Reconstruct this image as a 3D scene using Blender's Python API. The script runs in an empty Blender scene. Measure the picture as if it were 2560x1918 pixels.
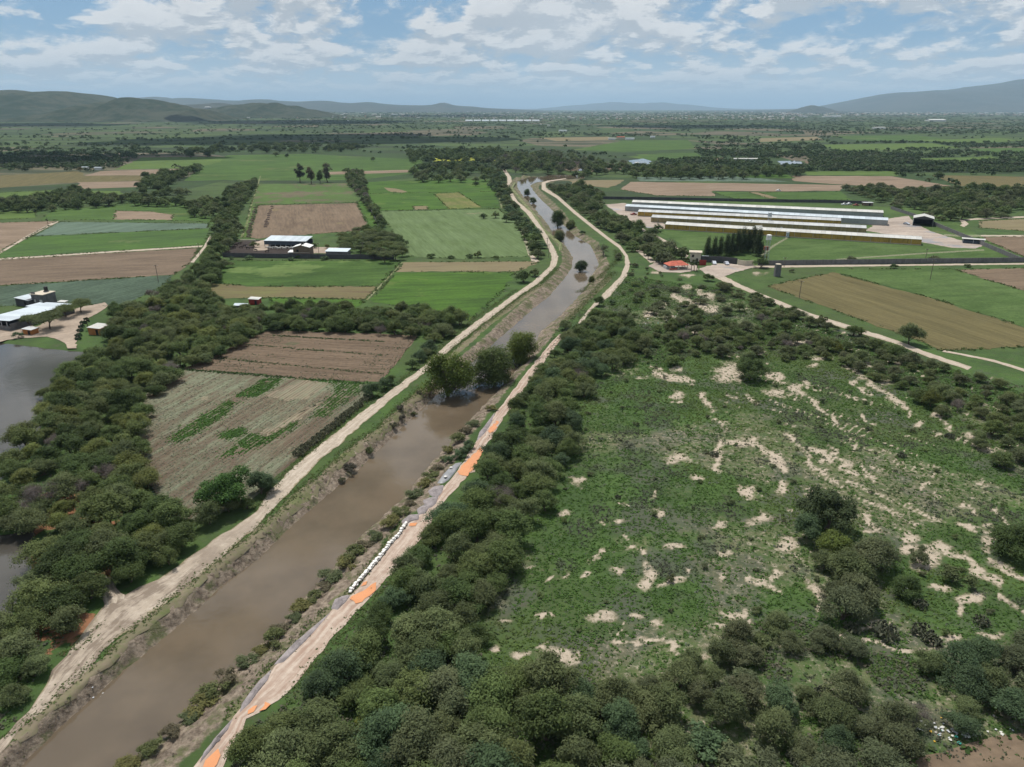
import bpy, bmesh, math, random
import numpy as np
from mathutils import Vector, Matrix

S = bpy.context.scene
COL = S.collection
R = math.radians
rng = np.random.default_rng(7)
random.seed(7)

# ------------------------------------------------------------------ camera
FOC, VH, CH = 1777.0, 270.0, 75.0            # focal length in photo pixels, horizon row, flying height (m)
PITCH = math.atan((959 - VH) / FOC)
PC, PS = math.cos(PITCH), math.sin(PITCH)
cam = bpy.data.cameras.new('camera')
cam.sensor_width = 36.0
cam.lens = 36.0 * FOC / 2560.0
cam.clip_start, cam.clip_end = 1.0, 200000.0
camo = bpy.data.objects.new('camera', cam)
COL.objects.link(camo)
camo.location = (0, 0, CH)
camo.rotation_euler = (R(90) - PITCH, 0, 0)
S.camera = camo

# ------------------------------------------------------------------ sun, sky, exposure
SUN_EL, SUN_AZ = 66.0, -24.0                  # azimuth measured from +Y (ahead) towards +X
sl = bpy.data.lights.new('sun', 'SUN')
sl.energy, sl.angle, sl.color = 4.7, R(0.53), (1.0, 0.965, 0.91)
so = bpy.data.objects.new('sun', sl)
COL.objects.link(so)
SUNV = Vector((math.cos(R(SUN_EL)) * math.sin(R(SUN_AZ)), math.cos(R(SUN_EL)) * math.cos(R(SUN_AZ)), math.sin(R(SUN_EL))))
so.rotation_euler = SUNV.to_track_quat('Z', 'Y').to_euler()
so.location = (0, 0, 300)
S.view_settings.view_transform = 'Standard'
S.view_settings.look = 'None'
S.view_settings.exposure = 0.0
S.view_settings.gamma = 1.0
S.render.engine = 'CYCLES'
cy = S.cycles
cy.max_bounces, cy.diffuse_bounces, cy.glossy_bounces, cy.transmission_bounces = 3, 1, 2, 1
cy.transparent_max_bounces, cy.volume_bounces = 4, 0
cy.use_adaptive_sampling = True
cy.adaptive_threshold = 0.02
cy.use_denoising = True
cy.denoiser = 'OPENIMAGEDENOISE'
cy.denoising_input_passes = 'RGB_ALBEDO_NORMAL'
cy.denoising_prefilter = 'ACCURATE'
cy.caustics_reflective = cy.caustics_refractive = False
cy.sample_clamp_indirect = 4.0


class NT:
    """A little node builder: n('ShaderNodeX', {input: value or socket}, prop=...)"""
    def __init__(self, tree):
        self.t = tree
    def n(self, kind, ins=None, out=0, **props):
        nd = self.t.nodes.new(kind)
        for k, v in props.items():
            setattr(nd, k, v)
        for k, v in (ins or {}).items():
            s = nd.inputs[k]
            if isinstance(v, bpy.types.NodeSocket):
                self.t.links.new(v, s)
            else:
                if s.type == 'RGBA' and len(v) == 3:
                    v = (*v, 1)
                s.default_value = v
        return nd.outputs[out] if out is not None else nd
    def m(self, op, a, b=0.5, c=0.5, clamp=False):
        return self.n('ShaderNodeMath', {0: a, 1: b, 2: c}, operation=op, use_clamp=clamp)
    def v(self, op, a, b=(0, 0, 0)):
        nd = self.n('ShaderNodeVectorMath', {0: a}, out=None, operation=op)
        if isinstance(b, bpy.types.NodeSocket):
            self.t.links.new(b, nd.inputs[1])
        elif op == 'SCALE':
            nd.inputs['Scale'].default_value = b
        else:
            nd.inputs[1].default_value = b
        return nd.outputs[0]
    def noise(self, vec, scale, detail=4, rough=0.55, dist=0.0):
        return self.n('ShaderNodeTexNoise', {'Vector': vec, 'Scale': scale, 'Detail': detail, 'Roughness': rough, 'Distortion': dist})
    def mix(self, f, a, b, blend='MIX'):
        nd = self.n('ShaderNodeMix', {}, out=None, data_type='RGBA', blend_type=blend)
        for i, v in ((0, f), (6, a), (7, b)):
            if isinstance(v, bpy.types.NodeSocket):
                self.t.links.new(v, nd.inputs[i])
            else:
                nd.inputs[i].default_value = v if i == 0 else ((*v, 1) if len(v) == 3 else v)
        return nd.outputs[2]
    def step(self, x, lo, hi, a=0.0, b=1.0):
        return self.n('ShaderNodeMapRange', {'Value': x, 'From Min': lo, 'From Max': hi, 'To Min': a, 'To Max': b}, interpolation_type='SMOOTHSTEP')
    def xyz(self, v):
        nd = self.n('ShaderNodeSeparateXYZ', {0: v}, out=None)
        return nd.outputs
    def comb(self, x, y, z=0.0):
        return self.n('ShaderNodeCombineXYZ', {0: x, 1: y, 2: z})


world = bpy.data.worlds.new('World')
S.world = world
world.use_nodes = True
wt = world.node_tree
wt.nodes.clear()
N = NT(wt)
sky = N.n('ShaderNodeTexSky', {}, sky_type='NISHITA', sun_disc=False, sun_elevation=R(SUN_EL), sun_rotation=R(SUN_AZ), altitude=1800.0, air_density=1.0, dust_density=1.2, ozone_density=1.3)
d = N.n('ShaderNodeTexCoord', {}, out=0)
ds = N.xyz(d)
az = N.m('ARCTAN2', ds[0], ds[1])
el = N.m('ARCSINE', N.m('MINIMUM', N.m('MAXIMUM', ds[2], -0.99), 0.999))
lel = N.m('LOGARITHM', N.m('ADD', N.m('MAXIMUM', el, 0.0), 0.022), 2.718)


def cloud_field(dy):
    # cumulus decks: wide heaps overhead, small and flat towards the horizon
    l2 = N.m('ADD', lel, dy)
    warp = N.noise(N.comb(N.m('MULTIPLY', az, 7.0), N.m('MULTIPLY', l2, 4.0), 3.0), 1.0, 4, 0.6)
    wz = N.m('MULTIPLY', N.m('SUBTRACT', warp, 0.5), 0.9)
    a = N.noise(N.comb(N.m('ADD', N.m('MULTIPLY', az, 7.5), wz), N.m('ADD', N.m('MULTIPLY', l2, 1.7), wz), 0.6), 1.0, 9, 0.58)
    b = N.noise(N.comb(N.m('ADD', N.m('MULTIPLY', az, 24.0), wz), N.m('MULTIPLY', l2, 5.0), 7.0), 1.0, 7, 0.62)
    low = N.step(el, 0.015, 0.10, 1.0, 0.0)
    return N.m('ADD', N.m('MULTIPLY', a, N.m('SUBTRACT', 0.74, N.m('MULTIPLY', low, 0.30))), N.m('MULTIPLY', b, N.m('ADD', 0.26, N.m('MULTIPLY', low, 0.30))))


c0 = cloud_field(0.0)
c1 = cloud_field(0.11)
cover = N.step(c0, 0.422, 0.522)
belly = N.step(N.m('SUBTRACT', c1, c0), -0.045, 0.035)    # more cloud above: this is an underside
thick = N.step(c0, 0.48, 0.64)
ccol = N.mix(belly, (10.6, 10.7, 10.7), (6.4, 7.0, 7.6))
ccol = N.mix(N.m('MULTIPLY', thick, 0.35), ccol, (7.4, 7.8, 8.3))
hz = N.step(el, 0.0, 0.085, 1.0, 0.0)
skyc = N.mix(0.6, sky, (2.6, 5.2, 8.2))
skyc = N.mix(N.m('MULTIPLY', hz, 0.75), skyc, (8.2, 9.5, 10.3))
cov2 = N.m('MULTIPLY', cover, N.step(el, 0.0, 0.055, 0.25, 0.95))
fin = N.mix(cov2, skyc, ccol)
bg = N.n('ShaderNodeBackground', {'Color': fin, 'Strength': 0.078})
N.n('ShaderNodeOutputWorld', {'Surface': bg}, out=None)

# ------------------------------------------------------------------ pixel <-> place
def P(u, v, z=0.0):
    """the place at height z that the photograph shows at (u, v)"""
    xr, yr = (u - 1280) / FOC, (959 - v) / FOC
    dx, dy, dz = xr, PC + yr * PS, -PS + yr * PC
    t = (CH - z) / -dz
    return Vector((dx * t, dy * t, z))


def PA(u, v, z=0.0):
    u, v = np.asarray(u, float), np.asarray(v, float)
    xr, yr = (u - 1280) / FOC, (959 - v) / FOC
    t = (CH - z) / (PS - yr * PC)
    return np.stack([xr * t, (PC + yr * PS) * t, np.zeros_like(t) + z], -1)


def UV(x, y, z=0.0):
    x, y = np.asarray(x, float), np.asarray(y, float)
    zz = np.asarray(z, float) - CH
    dep = y * PC - zz * PS
    return 1280 + FOC * x / dep, 959 - FOC * (y * PS + zz * PC) / dep, FOC / dep


def AT(u, v, D):
    """the point at distance D ahead on the line of sight through (u, v)"""
    xr, yr = (u - 1280) / FOC, (959 - v) / FOC
    t = D / (PC + yr * PS)
    return Vector((xr * t, D, CH + (-PS + yr * PC) * t))


# ------------------------------------------------------------------ numpy tools
def hsh(i, j, seed):
    h = (i.astype(np.int64) * 374761393 + j.astype(np.int64) * 668265263 + seed * 974711) & 0xffffffff
    h = ((h ^ (h >> 13)) * 1274126177) & 0xffffffff
    return ((h ^ (h >> 16)) & 0xffff) / 65535.0


def vn(x, y, seed=0):
    i, j = np.floor(x), np.floor(y)
    fx, fy = x - i, y - j
    fx, fy = fx * fx * (3 - 2 * fx), fy * fy * (3 - 2 * fy)
    a, b, c, e = hsh(i, j, seed), hsh(i + 1, j, seed), hsh(i, j + 1, seed), hsh(i + 1, j + 1, seed)
    return (a * (1 - fx) + b * fx) * (1 - fy) + (c * (1 - fx) + e * fx) * fy


def fbm(x, y, seed=0, o=4):
    s, a, t = 0.0, 1.0, 0.0
    for k in range(o):
        s = s + a * vn(x * 2 ** k + 17.3 * k, y * 2 ** k - 9.1 * k, seed + k)
        t += a
        a *= 0.5
    return s / t


def inpoly(x, y, poly):
    x, y = np.asarray(x, float), np.asarray(y, float)
    r = np.zeros(x.shape, bool)
    n = len(poly)
    for k in range(n):
        x1, y1 = poly[k][0], poly[k][1]
        x2, y2 = poly[(k + 1) % n][0], poly[(k + 1) % n][1]
        if y1 == y2:
            continue
        c = (y1 > y) != (y2 > y)
        r ^= c & (x < (x2 - x1) * (y - y1) / (y2 - y1) + x1)
    return r


def dseg(x, y, pts, closed=False):
    x, y = np.asarray(x, float), np.asarray(y, float)
    best = np.full(x.shape, 1e18)
    n = len(pts)
    for k in range(n if closed else n - 1):
        ax, ay = pts[k][0], pts[k][1]
        bx, by = pts[(k + 1) % n][0], pts[(k + 1) % n][1]
        vx, vy = bx - ax, by - ay
        L = vx * vx + vy * vy + 1e-9
        t = np.clip(((x - ax) * vx + (y - ay) * vy) / L, 0, 1)
        best = np.minimum(best, (x - ax - t * vx) ** 2 + (y - ay - t * vy) ** 2)
    return np.sqrt(best)


def sstep(x, a, b):
    t = np.clip((x - a) / (b - a), 0, 1)
    return t * t * (3 - 2 * t)


# ------------------------------------------------------------------ scene tools
def tag(o, label=None, cat=None, group=None, kind=None):
    for k, v in (('label', label), ('category', cat), ('group', group), ('kind', kind)):
        if v:
            o[k] = v
    return o


def link(name, me, parent=None, loc=None):
    o = bpy.data.objects.new(name, me)
    COL.objects.link(o)
    if parent:
        o.parent = parent
    if loc is not None:
        o.location = loc
    return o


def empty(name, loc, rz=0.0):
    o = link(name, None, None, loc)
    o.rotation_euler = (0, 0, rz)
    o.empty_display_size = 0.3
    return o


def mesh_np(name, verts, faces, mat=None, smooth=False, attrs=None):
    """verts (n,3); faces (m,k) array of equal-sided faces"""
    verts = np.asarray(verts, np.float32)
    faces = np.asarray(faces, np.int32)
    me = bpy.data.meshes.new(name)
    m, k = faces.shape
    me.vertices.add(len(verts))
    me.vertices.foreach_set('co', verts.ravel())
    me.loops.add(m * k)
    me.loops.foreach_set('vertex_index', faces.ravel())
    me.polygons.add(m)
    me.polygons.foreach_set('loop_start', np.arange(0, m * k, k, dtype=np.int32))
    me.polygons.foreach_set('loop_total', np.full(m, k, np.int32))
    if smooth:
        me.polygons.foreach_set('use_smooth', np.ones(m, bool))
    for an, (dom, arr) in (attrs or {}).items():
        arr = np.asarray(arr, np.float32)
        ty = 'FLOAT' if arr.ndim == 1 else 'FLOAT_COLOR'
        at = me.attributes.new(an, ty, dom)
        at.data.foreach_set('value' if arr.ndim == 1 else 'color', arr.ravel())
    me.update(calc_edges=True)
    me.validate()
    if mat:
        me.materials.append(mat)
    return me


def mat(name):
    m = bpy.data.materials.new(name)
    m.use_nodes = True
    m.node_tree.nodes.clear()
    return m, NT(m.node_tree)


def finish(n, base, rough=0.9, bump=None, bstr=0.3, bdist=0.05, spec=0.25, metal=0.0, trans=None, emit=None):
    ins = {'Base Color': base, 'Roughness': rough, 'Specular IOR Level': spec, 'Metallic': metal}
    if bump is not None:
        ins['Normal'] = n.n('ShaderNodeBump', {'Height': bump, 'Strength': bstr, 'Distance': bdist})
    b = n.n('ShaderNodeBsdfPrincipled', ins)
    n.n('ShaderNodeOutputMaterial', {'Surface': b}, out=None)


def plain(name, col, rough=0.8, var=0.25, scale=0.6, spec=0.3, metal=0.0, dirt=None):
    """painted or bare surface with uneven tone and, where asked, streaks of dirt"""
    m, n = mat(name)
    pos = n.n('ShaderNodeNewGeometry', {}, out=0)
    a = n.noise(pos, scale, 5, 0.6)
    b = n.noise(pos, scale * 9, 3, 0.6)
    f = n.m('ADD', n.m('MULTIPLY', a, 0.7), n.m('MULTIPLY', b, 0.3))
    k = n.step(f, 0.3, 0.7, 1 - var, 1 + var)
    c = n.v('SCALE', n.n('ShaderNodeRGB', {}, out=0), 1.0)
    nd = c.node
    nd.inputs[0].default_value = col
    n.t.links.remove(nd.inputs[0].links[0])
    n.t.links.new(k, nd.inputs['Scale'])
    if dirt:
        z = n.xyz(pos)
        st = n.noise(n.comb(n.m('MULTIPLY', z[0], 1.3), n.m('MULTIPLY', z[1], 1.3), n.m('MULTIPLY', z[2], 0.15)), 1.0, 5, 0.65)
        c = n.mix(n.step(st, 0.48, 0.72, 0.0, 0.75), c, dirt)
    finish(n, c, rough, b, 0.15, 0.02, spec, metal)
    return m

# ================================================================== THE LAND
# outlines read off the photograph; water edges lie at the water level, everything else on the plain
LW = [(-420, 2300), (60, 1912), (151, 1819), (275, 1709), (389, 1617), (458, 1558), (572, 1453), (640, 1405), (760, 1290), (900, 1174), (996, 1079), (1085, 995), (1130, 950), (1190, 900), (1245, 850), (1303, 801), (1374, 742), (1414, 696), (1432, 667), (1434, 644), (1417, 615), (1385, 589), (1374, 563), (1339, 522), (1307, 487), (1293, 464), (1296, 452), (1320, 444), (1380, 438), (1460, 436)]
RW = [(-60, 2300), (300, 1916), (457, 1785), (620, 1632), (760, 1488), (885, 1352), (1000, 1247), (1027, 1215), (1088, 1140), (1137, 1088), (1207, 1012), (1235, 985), (1288, 925), (1306, 908), (1335, 860), (1350, 828), (1406, 780), (1455, 728), (1475, 690), (1497, 662), (1487, 638), (1475, 612), (1434, 589), (1405, 560), (1385, 531), (1348, 496), (1321, 463), (1335, 456), (1390, 449), (1460, 445)]
LB = [(-600, 2300), (-20, 1905), (40, 1858), (172, 1738), (262, 1660), (330, 1592), (412, 1530), (512, 1446), (595, 1382), (690, 1300), (754, 1235), (827, 1175), (899, 1114), (943, 1086), (1016, 1016), (1062, 978), (1110, 930), (1165, 885), (1215, 845), (1262, 798), (1342, 728), (1393, 680), (1410, 655), (1408, 632), (1390, 606), (1363, 580), (1350, 560), (1318, 522), (1286, 487), (1276, 464), (1282, 447), (1310, 439), (1380, 433), (1460, 431)]
RB = [(90, 2300), (425, 1918), (560, 1785), (650, 1685), (740, 1592), (812, 1516), (892, 1440), (985, 1306), (1048, 1262), (1085, 1215), (1122, 1170), (1165, 1096), (1222, 1024), (1272, 962), (1325, 900), (1368, 850), (1388, 822), (1432, 788), (1478, 740), (1505, 700), (1522, 664), (1506, 632), (1492, 604), (1448, 578), (1425, 555), (1403, 525), (1364, 490), (1342, 468), (1350, 461), (1395, 453), (1460, 449)]
WZ = -2.0
WPOLY = [tuple(P(u, v, WZ)[:2]) for u, v in LW] + [tuple(P(u, v, WZ)[:2]) for u, v in reversed(RW)]
BPOLY = [tuple(P(u, v)[:2]) for u, v in LB] + [tuple(P(u, v)[:2]) for u, v in reversed(RB)]
PZ = -0.45
POND = [(-500, 846), (0, 858), (130, 874), (235, 884), (190, 935), (110, 1010), (100, 1085), (40, 1135), (5, 1200), (-120, 1260), (-500, 1290)]
FLOOD = [(-500, 1320), (0, 1340), (80, 1328), (78, 1430), (45, 1490), (20, 1565), (-10, 1620), (-500, 1700)]
PONDS = [[tuple(P(u, v, PZ)[:2]) for u, v in q] for q in (POND, FLOOD)]


def height(x, y):
    x, y = np.asarray(x, float), np.asarray(y, float)
    z = np.zeros(x.shape)
    near = (y > 30) & (y < 1000) & (x > -300) & (x < 260)
    if near.any():
        xs, ys = x[near], y[near]
        inB, inW = inpoly(xs, ys, BPOLY), inpoly(xs, ys, WPOLY)
        dW, dB = dseg(xs, ys, WPOLY, True), dseg(xs, ys, BPOLY, True)
        t = dW / (dW + dB + 1e-6)
        rough = (fbm(xs * 0.7, ys * 0.7, 3) - 0.5) * 1.5 * np.sin(np.pi * np.clip(t, 0, 1))
        zb = (WZ - 0.1) + (-WZ + 0.1) * (0.45 * t + 0.55 * t * t * (3 - 2 * t)) + rough
        zz = np.where(inW, WZ - 0.1 - np.minimum(dW * 0.4, 1.5), np.where(inB, zb, 0.0))
        for q in PONDS:
            ins, dq = inpoly(xs, ys, q), dseg(xs, ys, q, True)
            zz = np.where(ins, PZ - 0.05 - np.minimum(dq * 0.3, 0.8), np.where((dq < 3.0) & (zz == 0), PZ + (dq / 3.0) * -PZ, zz))
        z[near] = zz
    return z


# bare sandy patches in the meadow and the scrub: (u, v, half width, half height) and strokes (u1, v1, u2, v2, half width)
SPOTS = [(1820, 935, 36, 24), (1940, 985, 36, 10), (1691, 985, 18, 9), (1693, 1002, 18, 5), (1600, 944, 16, 5), (1695, 922, 15, 5), (1850, 1105, 42, 11), (1690, 1150, 36, 12), (1740, 1198, 22, 9),
 (2300, 1060, 15, 5), (2340, 1085, 13, 8), (2440, 1092, 30, 9), (2000, 855, 28, 9), (2040, 897, 24, 7), (2035, 917, 15, 5), (2170, 915, 27, 7), (2215, 955, 24, 9), (1715, 719, 15, 7), (1625, 785, 17, 11), (1677, 791, 12, 5),
 (1655, 760, 12, 6), (1398, 1288, 19, 7), (1384, 1215, 7, 6), (1553, 1293, 19, 7), (1549, 1256, 15, 7), (1508, 1306, 15, 6), (1650, 1284, 17, 9), (1629, 1231, 5, 11), (1498, 1375, 9, 9), (1485, 1391, 15, 7), (1544, 1430, 17, 11),
 (1457, 1430, 13, 9), (1370, 1439, 7, 11), (1402, 1430, 8, 11), (1316, 1407, 11, 6), (1622, 1439, 18, 40), (1576, 1364, 10, 6), (1604, 1368, 8, 6), (1617, 1377, 9, 9), (1686, 1373, 21, 7), (1695, 1453, 23, 13), (1730, 1430, 11, 11),
 (1663, 1466, 21, 6), (1361, 1542, 21, 11), (1503, 1547, 28, 15), (1261, 1556, 9, 8), (1599, 1540, 18, 10), (1650, 1565, 18, 9), (1819, 1380, 21, 13), (1807, 1448, 11, 11), (1823, 1535, 40, 12), (1787, 1560, 16, 7), (1796, 1311, 15, 9),
 (1311, 1640, 22, 9), (1393, 1645, 44, 25), (1361, 1618, 9, 15), (1434, 1636, 12, 15), (1238, 1622, 17, 11), (1760, 1636, 21, 13), (1631, 1762, 9, 11), (1870, 1233, 23, 21), (1900, 1300, 23, 17), (1965, 1361, 32, 21), (1997, 1393, 9, 13),
 (1947, 1441, 19, 11), (2267, 1341, 31, 11), (2320, 1400, 34, 24), (2360, 1475, 32, 11), (2430, 1498, 34, 13), (2415, 1525, 11, 19), (2482, 1453, 22, 13), (2463, 1350, 19, 21), (2423, 1318, 19, 7), (2478, 1318, 27, 7), (2331, 1610, 27, 15),
 (1960, 1750, 30, 13), (2482, 1585, 27, 11), (1865, 1558, 13, 9), (2386, 1581, 21, 7), (1970, 1281, 13, 6), (1955, 1220, 13, 15), (2034, 1245, 9, 11), (2114, 1242, 8, 7), (2170, 1330, 14, 8), (2350, 1240, 9, 6), (2400, 1262, 10, 5), (2310, 1215, 6, 5),
 (1780, 690, 14, 5), (1900, 685, 16, 5), (1725, 688, 26, 3), (1640, 682, 14, 4), (2020, 960, 12, 8), (1560, 1340, 8, 5), (1450, 1203, 18, 10), (2240, 905, 10, 4), (1940, 1750, 12, 8), (1540, 1700, 10, 6), (1500, 1760, 8, 5), (2140, 880, 12, 5), (1900, 880, 12, 4),
 (1740, 830, 14, 5), (1830, 835, 14, 4), (2370, 980, 14, 6), (2500, 1020, 14, 6)]
STROKES = [(1924, 934, 2011, 983, 9), (1632, 936, 1730, 955, 8), (1626, 916, 1660, 928, 6), (1745, 990, 1785, 1020, 8), (1780, 1040, 1818, 1064, 6), (1880, 1100, 1952, 1168, 11), (1800, 1105, 1795, 1175, 13), (2018, 989, 2088, 1053, 5), (2111, 914, 2163, 949, 6),
 (2134, 954, 2175, 989, 5), (2172, 957, 2253, 1012, 9), (2253, 1012, 2285, 1038, 4), (1963, 1082, 2007, 1128, 6), (2007, 1131, 2082, 1203, 8), (2018, 1114, 2076, 1154, 6), (2059, 1119, 2134, 1186, 7), (2140, 1157, 2181, 1198, 6), (1920, 1128, 1955, 1169, 14),
 (2331, 1033, 2383, 1067, 8), (2444, 1122, 2514, 1148, 10), (1745, 730, 1785, 745, 8), (1685, 740, 1740, 765, 10), (1740, 765, 1790, 775, 9), (1526, 1615, 1663, 1597, 4), (1544, 1563, 1535, 1608, 3), (2015, 1457, 2048, 1480, 12), (2048, 1480, 2061, 1500, 12),
 (2061, 1500, 2034, 1531, 10), (1865, 1453, 1942, 1470, 7), (2160, 1290, 2200, 1325, 9), (2250, 1372, 2340, 1366, 13), (2340, 1366, 2410, 1395, 15), (2410, 1395, 2485, 1462, 15), (2480, 1400, 2570, 1460, 11), (2500, 1490, 2570, 1535, 10), (2098, 1585, 2139, 1606, 6),
 (2139, 1606, 2217, 1617, 6), (2217, 1617, 2300, 1622, 5), (2153, 1574, 2217, 1560, 6), (2400, 1260, 2445, 1290, 5), (2445, 1200, 2470, 1215, 4), (1985, 975, 1996, 1000, 4), (2040, 1000, 2058, 1022, 4), (1860, 990, 1890, 1010, 6), (1815, 985, 1840, 1000, 5),
 (2480, 1270, 2560, 1330, 5), (1700, 1640, 1660, 1600, 4), (2100, 1080, 2150, 1130, 3), (2150, 1030, 2190, 1065, 3)]


MEADOW = [(1560, 700), (1900, 760), (2560, 960), (2900, 1100), (2900, 1900), (1300, 1900), (1150, 1680), (1260, 1430), (1290, 1300), (1370, 1250), (1440, 1100), (1450, 1000), (1560, 890), (1480, 800)]


def sand(u, v):
    u, v = np.asarray(u, float), np.asarray(v, float)
    s = np.zeros(u.shape)
    ok = (u > 1150) & (v > 650)
    uu, vv = u[ok], v[ok]
    W = PA(uu, vv)
    k1, k2 = fbm(W[:, 0] / 3.2, W[:, 1] / 3.2, 301, 4) - 0.5, fbm(W[:, 0] / 3.2 + 50, W[:, 1] / 3.2, 302, 4) - 0.5
    amp = 46 * np.clip((vv - 300) / 1200, 0.25, 1.2)
    reg = fbm(W[:, 0] / 26, W[:, 1] / 26, 303, 3)
    q1 = (W[:, 0] * 0.60 - W[:, 1] * 0.80) / 11.0
    q2 = (W[:, 0] * 0.80 + W[:, 1] * 0.60) / 0.9
    streak = sstep(fbm(q1, q2, 305, 3), 0.60, 0.76) * sstep(fbm(W[:, 0] / 22, W[:, 1] / 22, 306, 2), 0.42, 0.6) * sstep(uu, 1700, 1850) * (vv < 1330)
    base = np.maximum(0.46 * sstep(reg, 0.42, 0.62), 0.85 * streak) * inpoly(uu, vv, MEADOW)
    uu, vv = uu + k1 * amp * 1.5, vv + k2 * amp
    t = base
    for a, b, ru, rv in SPOTS:
        q = ((uu - a) / (ru * 1.3)) ** 2 + ((vv - b) / (rv * 1.3)) ** 2
        t = np.maximum(t, np.exp(-q * 1.1))
    for a, b, c, e, w in STROKES:
        vx, vy = c - a, e - b
        k = np.clip(((uu - a) * vx + (vv - b) * vy) / (vx * vx + vy * vy), 0, 1)
        q = ((uu - a - k * vx) ** 2 + (vv - b - k * vy) ** 2) / (w * 1.2) ** 2
        t = np.maximum(t, 0.95 * np.exp(-q * 1.1))
    s[ok] = t
    return s



# ---- ground: one sheet from behind the camera to the horizon, finer where it is close
vs = np.concatenate([VH + np.array([1.5, 2.2, 3, 4, 5, 6.5, 8, 10, 12, 14, 17]), np.arange(290, 420, 3.5), np.arange(420, 640, 5), np.arange(640, 1960, 6), np.arange(1960, 2800, 60)])
us = np.concatenate([np.arange(-2600, -300, 80), np.arange(-300, 0, 20), np.arange(0, 2560, 6), np.arange(2560, 2860, 20), np.arange(2860, 5200, 80)])
UU, VV = np.meshgrid(us, vs)
G = PA(UU, VV)
back = np.stack([np.stack([np.linspace(-6000, 6000, len(us)), np.full(len(us), yy), np.zeros(len(us))], -1) for yy in (-100.0, -4000.0)])
G = np.concatenate([G, back], 0)
gz = height(G[..., 0], G[..., 1])
gu, gv, _ = UV(G[..., 0], np.maximum(G[..., 1], 20.0))
msk = np.zeros(G.shape[:2] + (4,), np.float32)
msk[..., 0] = sand(gu, gv)
gx, gy = G[..., 0], G[..., 1]
lim = (gy > 30) & (gy < 900) & (np.abs(gx) < 400)
bank = np.zeros(gx.shape)
dBk = np.full(gx.shape, 1e3)
dBk[lim] = dseg(gx[lim], gy[lim], BPOLY, True)
insB = np.zeros(gx.shape, bool)
insB[lim] = inpoly(gx[lim], gy[lim], BPOLY)
msk[..., 1] = np.where(insB, 1.0, np.clip(1 - dBk / 2.5, 0, 1) * 0.75)
REDSOIL = [(90, 1180), (330, 1160), (300, 1330), (275, 1460), (230, 1560), (160, 1640), (60, 1640), (60, 1500), (80, 1340)]
msk[..., 2] = inpoly(gu, gv, REDSOIL) * (0.25 + 0.65 * sstep(fbm(gx / 6, gy / 6, 44, 3), 0.38, 0.58))
msk[..., 3] = inpoly(gu, gv, MEADOW) * 1.0
G[..., 2] = gz
nr, nc = G.shape[:2]
idx = np.arange(nr * nc).reshape(nr, nc)
quads = np.stack([idx[1:, :-1], idx[1:, 1:], idx[:-1, 1:], idx[:-1, :-1]], -1).reshape(-1, 4)

m, n = mat('ground')
pos = n.n('ShaderNodeNewGeometry', {}, out=0)
at = n.n('ShaderNodeAttribute', {}, out=None, attribute_name='mask')
ch = n.n('ShaderNodeSeparateColor', {0: at.outputs['Color']}, out=None).outputs
px = n.xyz(pos)
n1, n2, n3, n4 = n.noise(pos, 0.018, 5), n.noise(pos, 0.11, 5, 0.6), n.noise(pos, 0.9, 5, 0.65), n.noise(n.v('ADD', pos, (37, 91, 5)), 0.075, 5, 0.62)
g = n.mix(n.step(n2, 0.35, 0.65), (0.038, 0.070, 0.020), (0.060, 0.108, 0.026))
g = n.mix(n.step(n1, 0.42, 0.62, 0, 0.6), g, (0.062, 0.082, 0.028))
g = n.mix(n.step(n3, 0.3, 0.75, 0, 0.4), g, (0.046, 0.060, 0.028))
g = n.mix(n.m('MULTIPLY', n.step(n4, 0.5, 0.62), n.m('MULTIPLY', at.outputs['Alpha'], 0.75)), g, (0.074, 0.076, 0.058))
# patchwork of plots far out on the plain
vor = n.n('ShaderNodeTexVoronoi', {'Vector': n.v('MULTIPLY', pos, (0.0045, 0.0032, 0.0)), 'Scale': 1.0, 'Randomness': 0.9}, out=1)
vc = n.n('ShaderNodeSeparateColor', {0: vor}, out=None).outputs
pl = n.mix(n.step(vc[0], 0.3, 0.7), (0.034, 0.060, 0.019), (0.058, 0.090, 0.027))
pl = n.mix(n.step(vc[1], 0.80, 0.84, 0, 0.8), pl, (0.15, 0.115, 0.085))
pl = n.mix(n.step(n.noise(n.v('MULTIPLY', pos, (0.004, 0.012, 0)), 1.0, 6, 0.65), 0.46, 0.58, 0, 0.85), pl, (0.026, 0.038, 0.018))
pl = n.mix(n.step(n2, 0.45, 0.7, 0, 0.5), pl, (0.03, 0.045, 0.02))
far = n.step(px[1], 480.0, 760.0)
g = n.mix(far, g, pl)
sandc = n.mix(n3, (0.33, 0.265, 0.20), (0.48, 0.40, 0.315))
sf = n.step(n.m('ADD', ch[0], n.m('MULTIPLY', n.m('SUBTRACT', n.noise(pos, 0.9, 9, 0.80), 0.5), 2.1)), 0.42, 0.94, 0.0, 0.92)
ring = n.step(n.m('ADD', ch[0], n.m('MULTIPLY', n.m('SUBTRACT', n.noise(pos, 0.35, 8, 0.75), 0.5), 1.6)), 0.28, 0.75, 0, 0.75)
g = n.mix(ring, g, (0.135, 0.122, 0.070))
g = n.mix(n.m('MULTIPLY', at.outputs['Alpha'], n.step(n.noise(pos, 0.30, 6, 0.7), 0.50, 0.66, 0, 0.35)), g, (0.052, 0.066, 0.034))
g = n.mix(sf, g, sandc)
mudc = n.mix(n.step(n.noise(pos, 0.8, 8, 0.75), 0.32, 0.68), (0.085, 0.064, 0.048), (0.285, 0.228, 0.172))
mudc = n.mix(n.step(n.m('ADD', n.noise(pos, 0.22, 6, 0.7), n.step(px[1], 150, 420, 0.0, 0.10)), 0.50, 0.64, 0, 0.85), mudc, (0.080, 0.090, 0.036))
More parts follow.
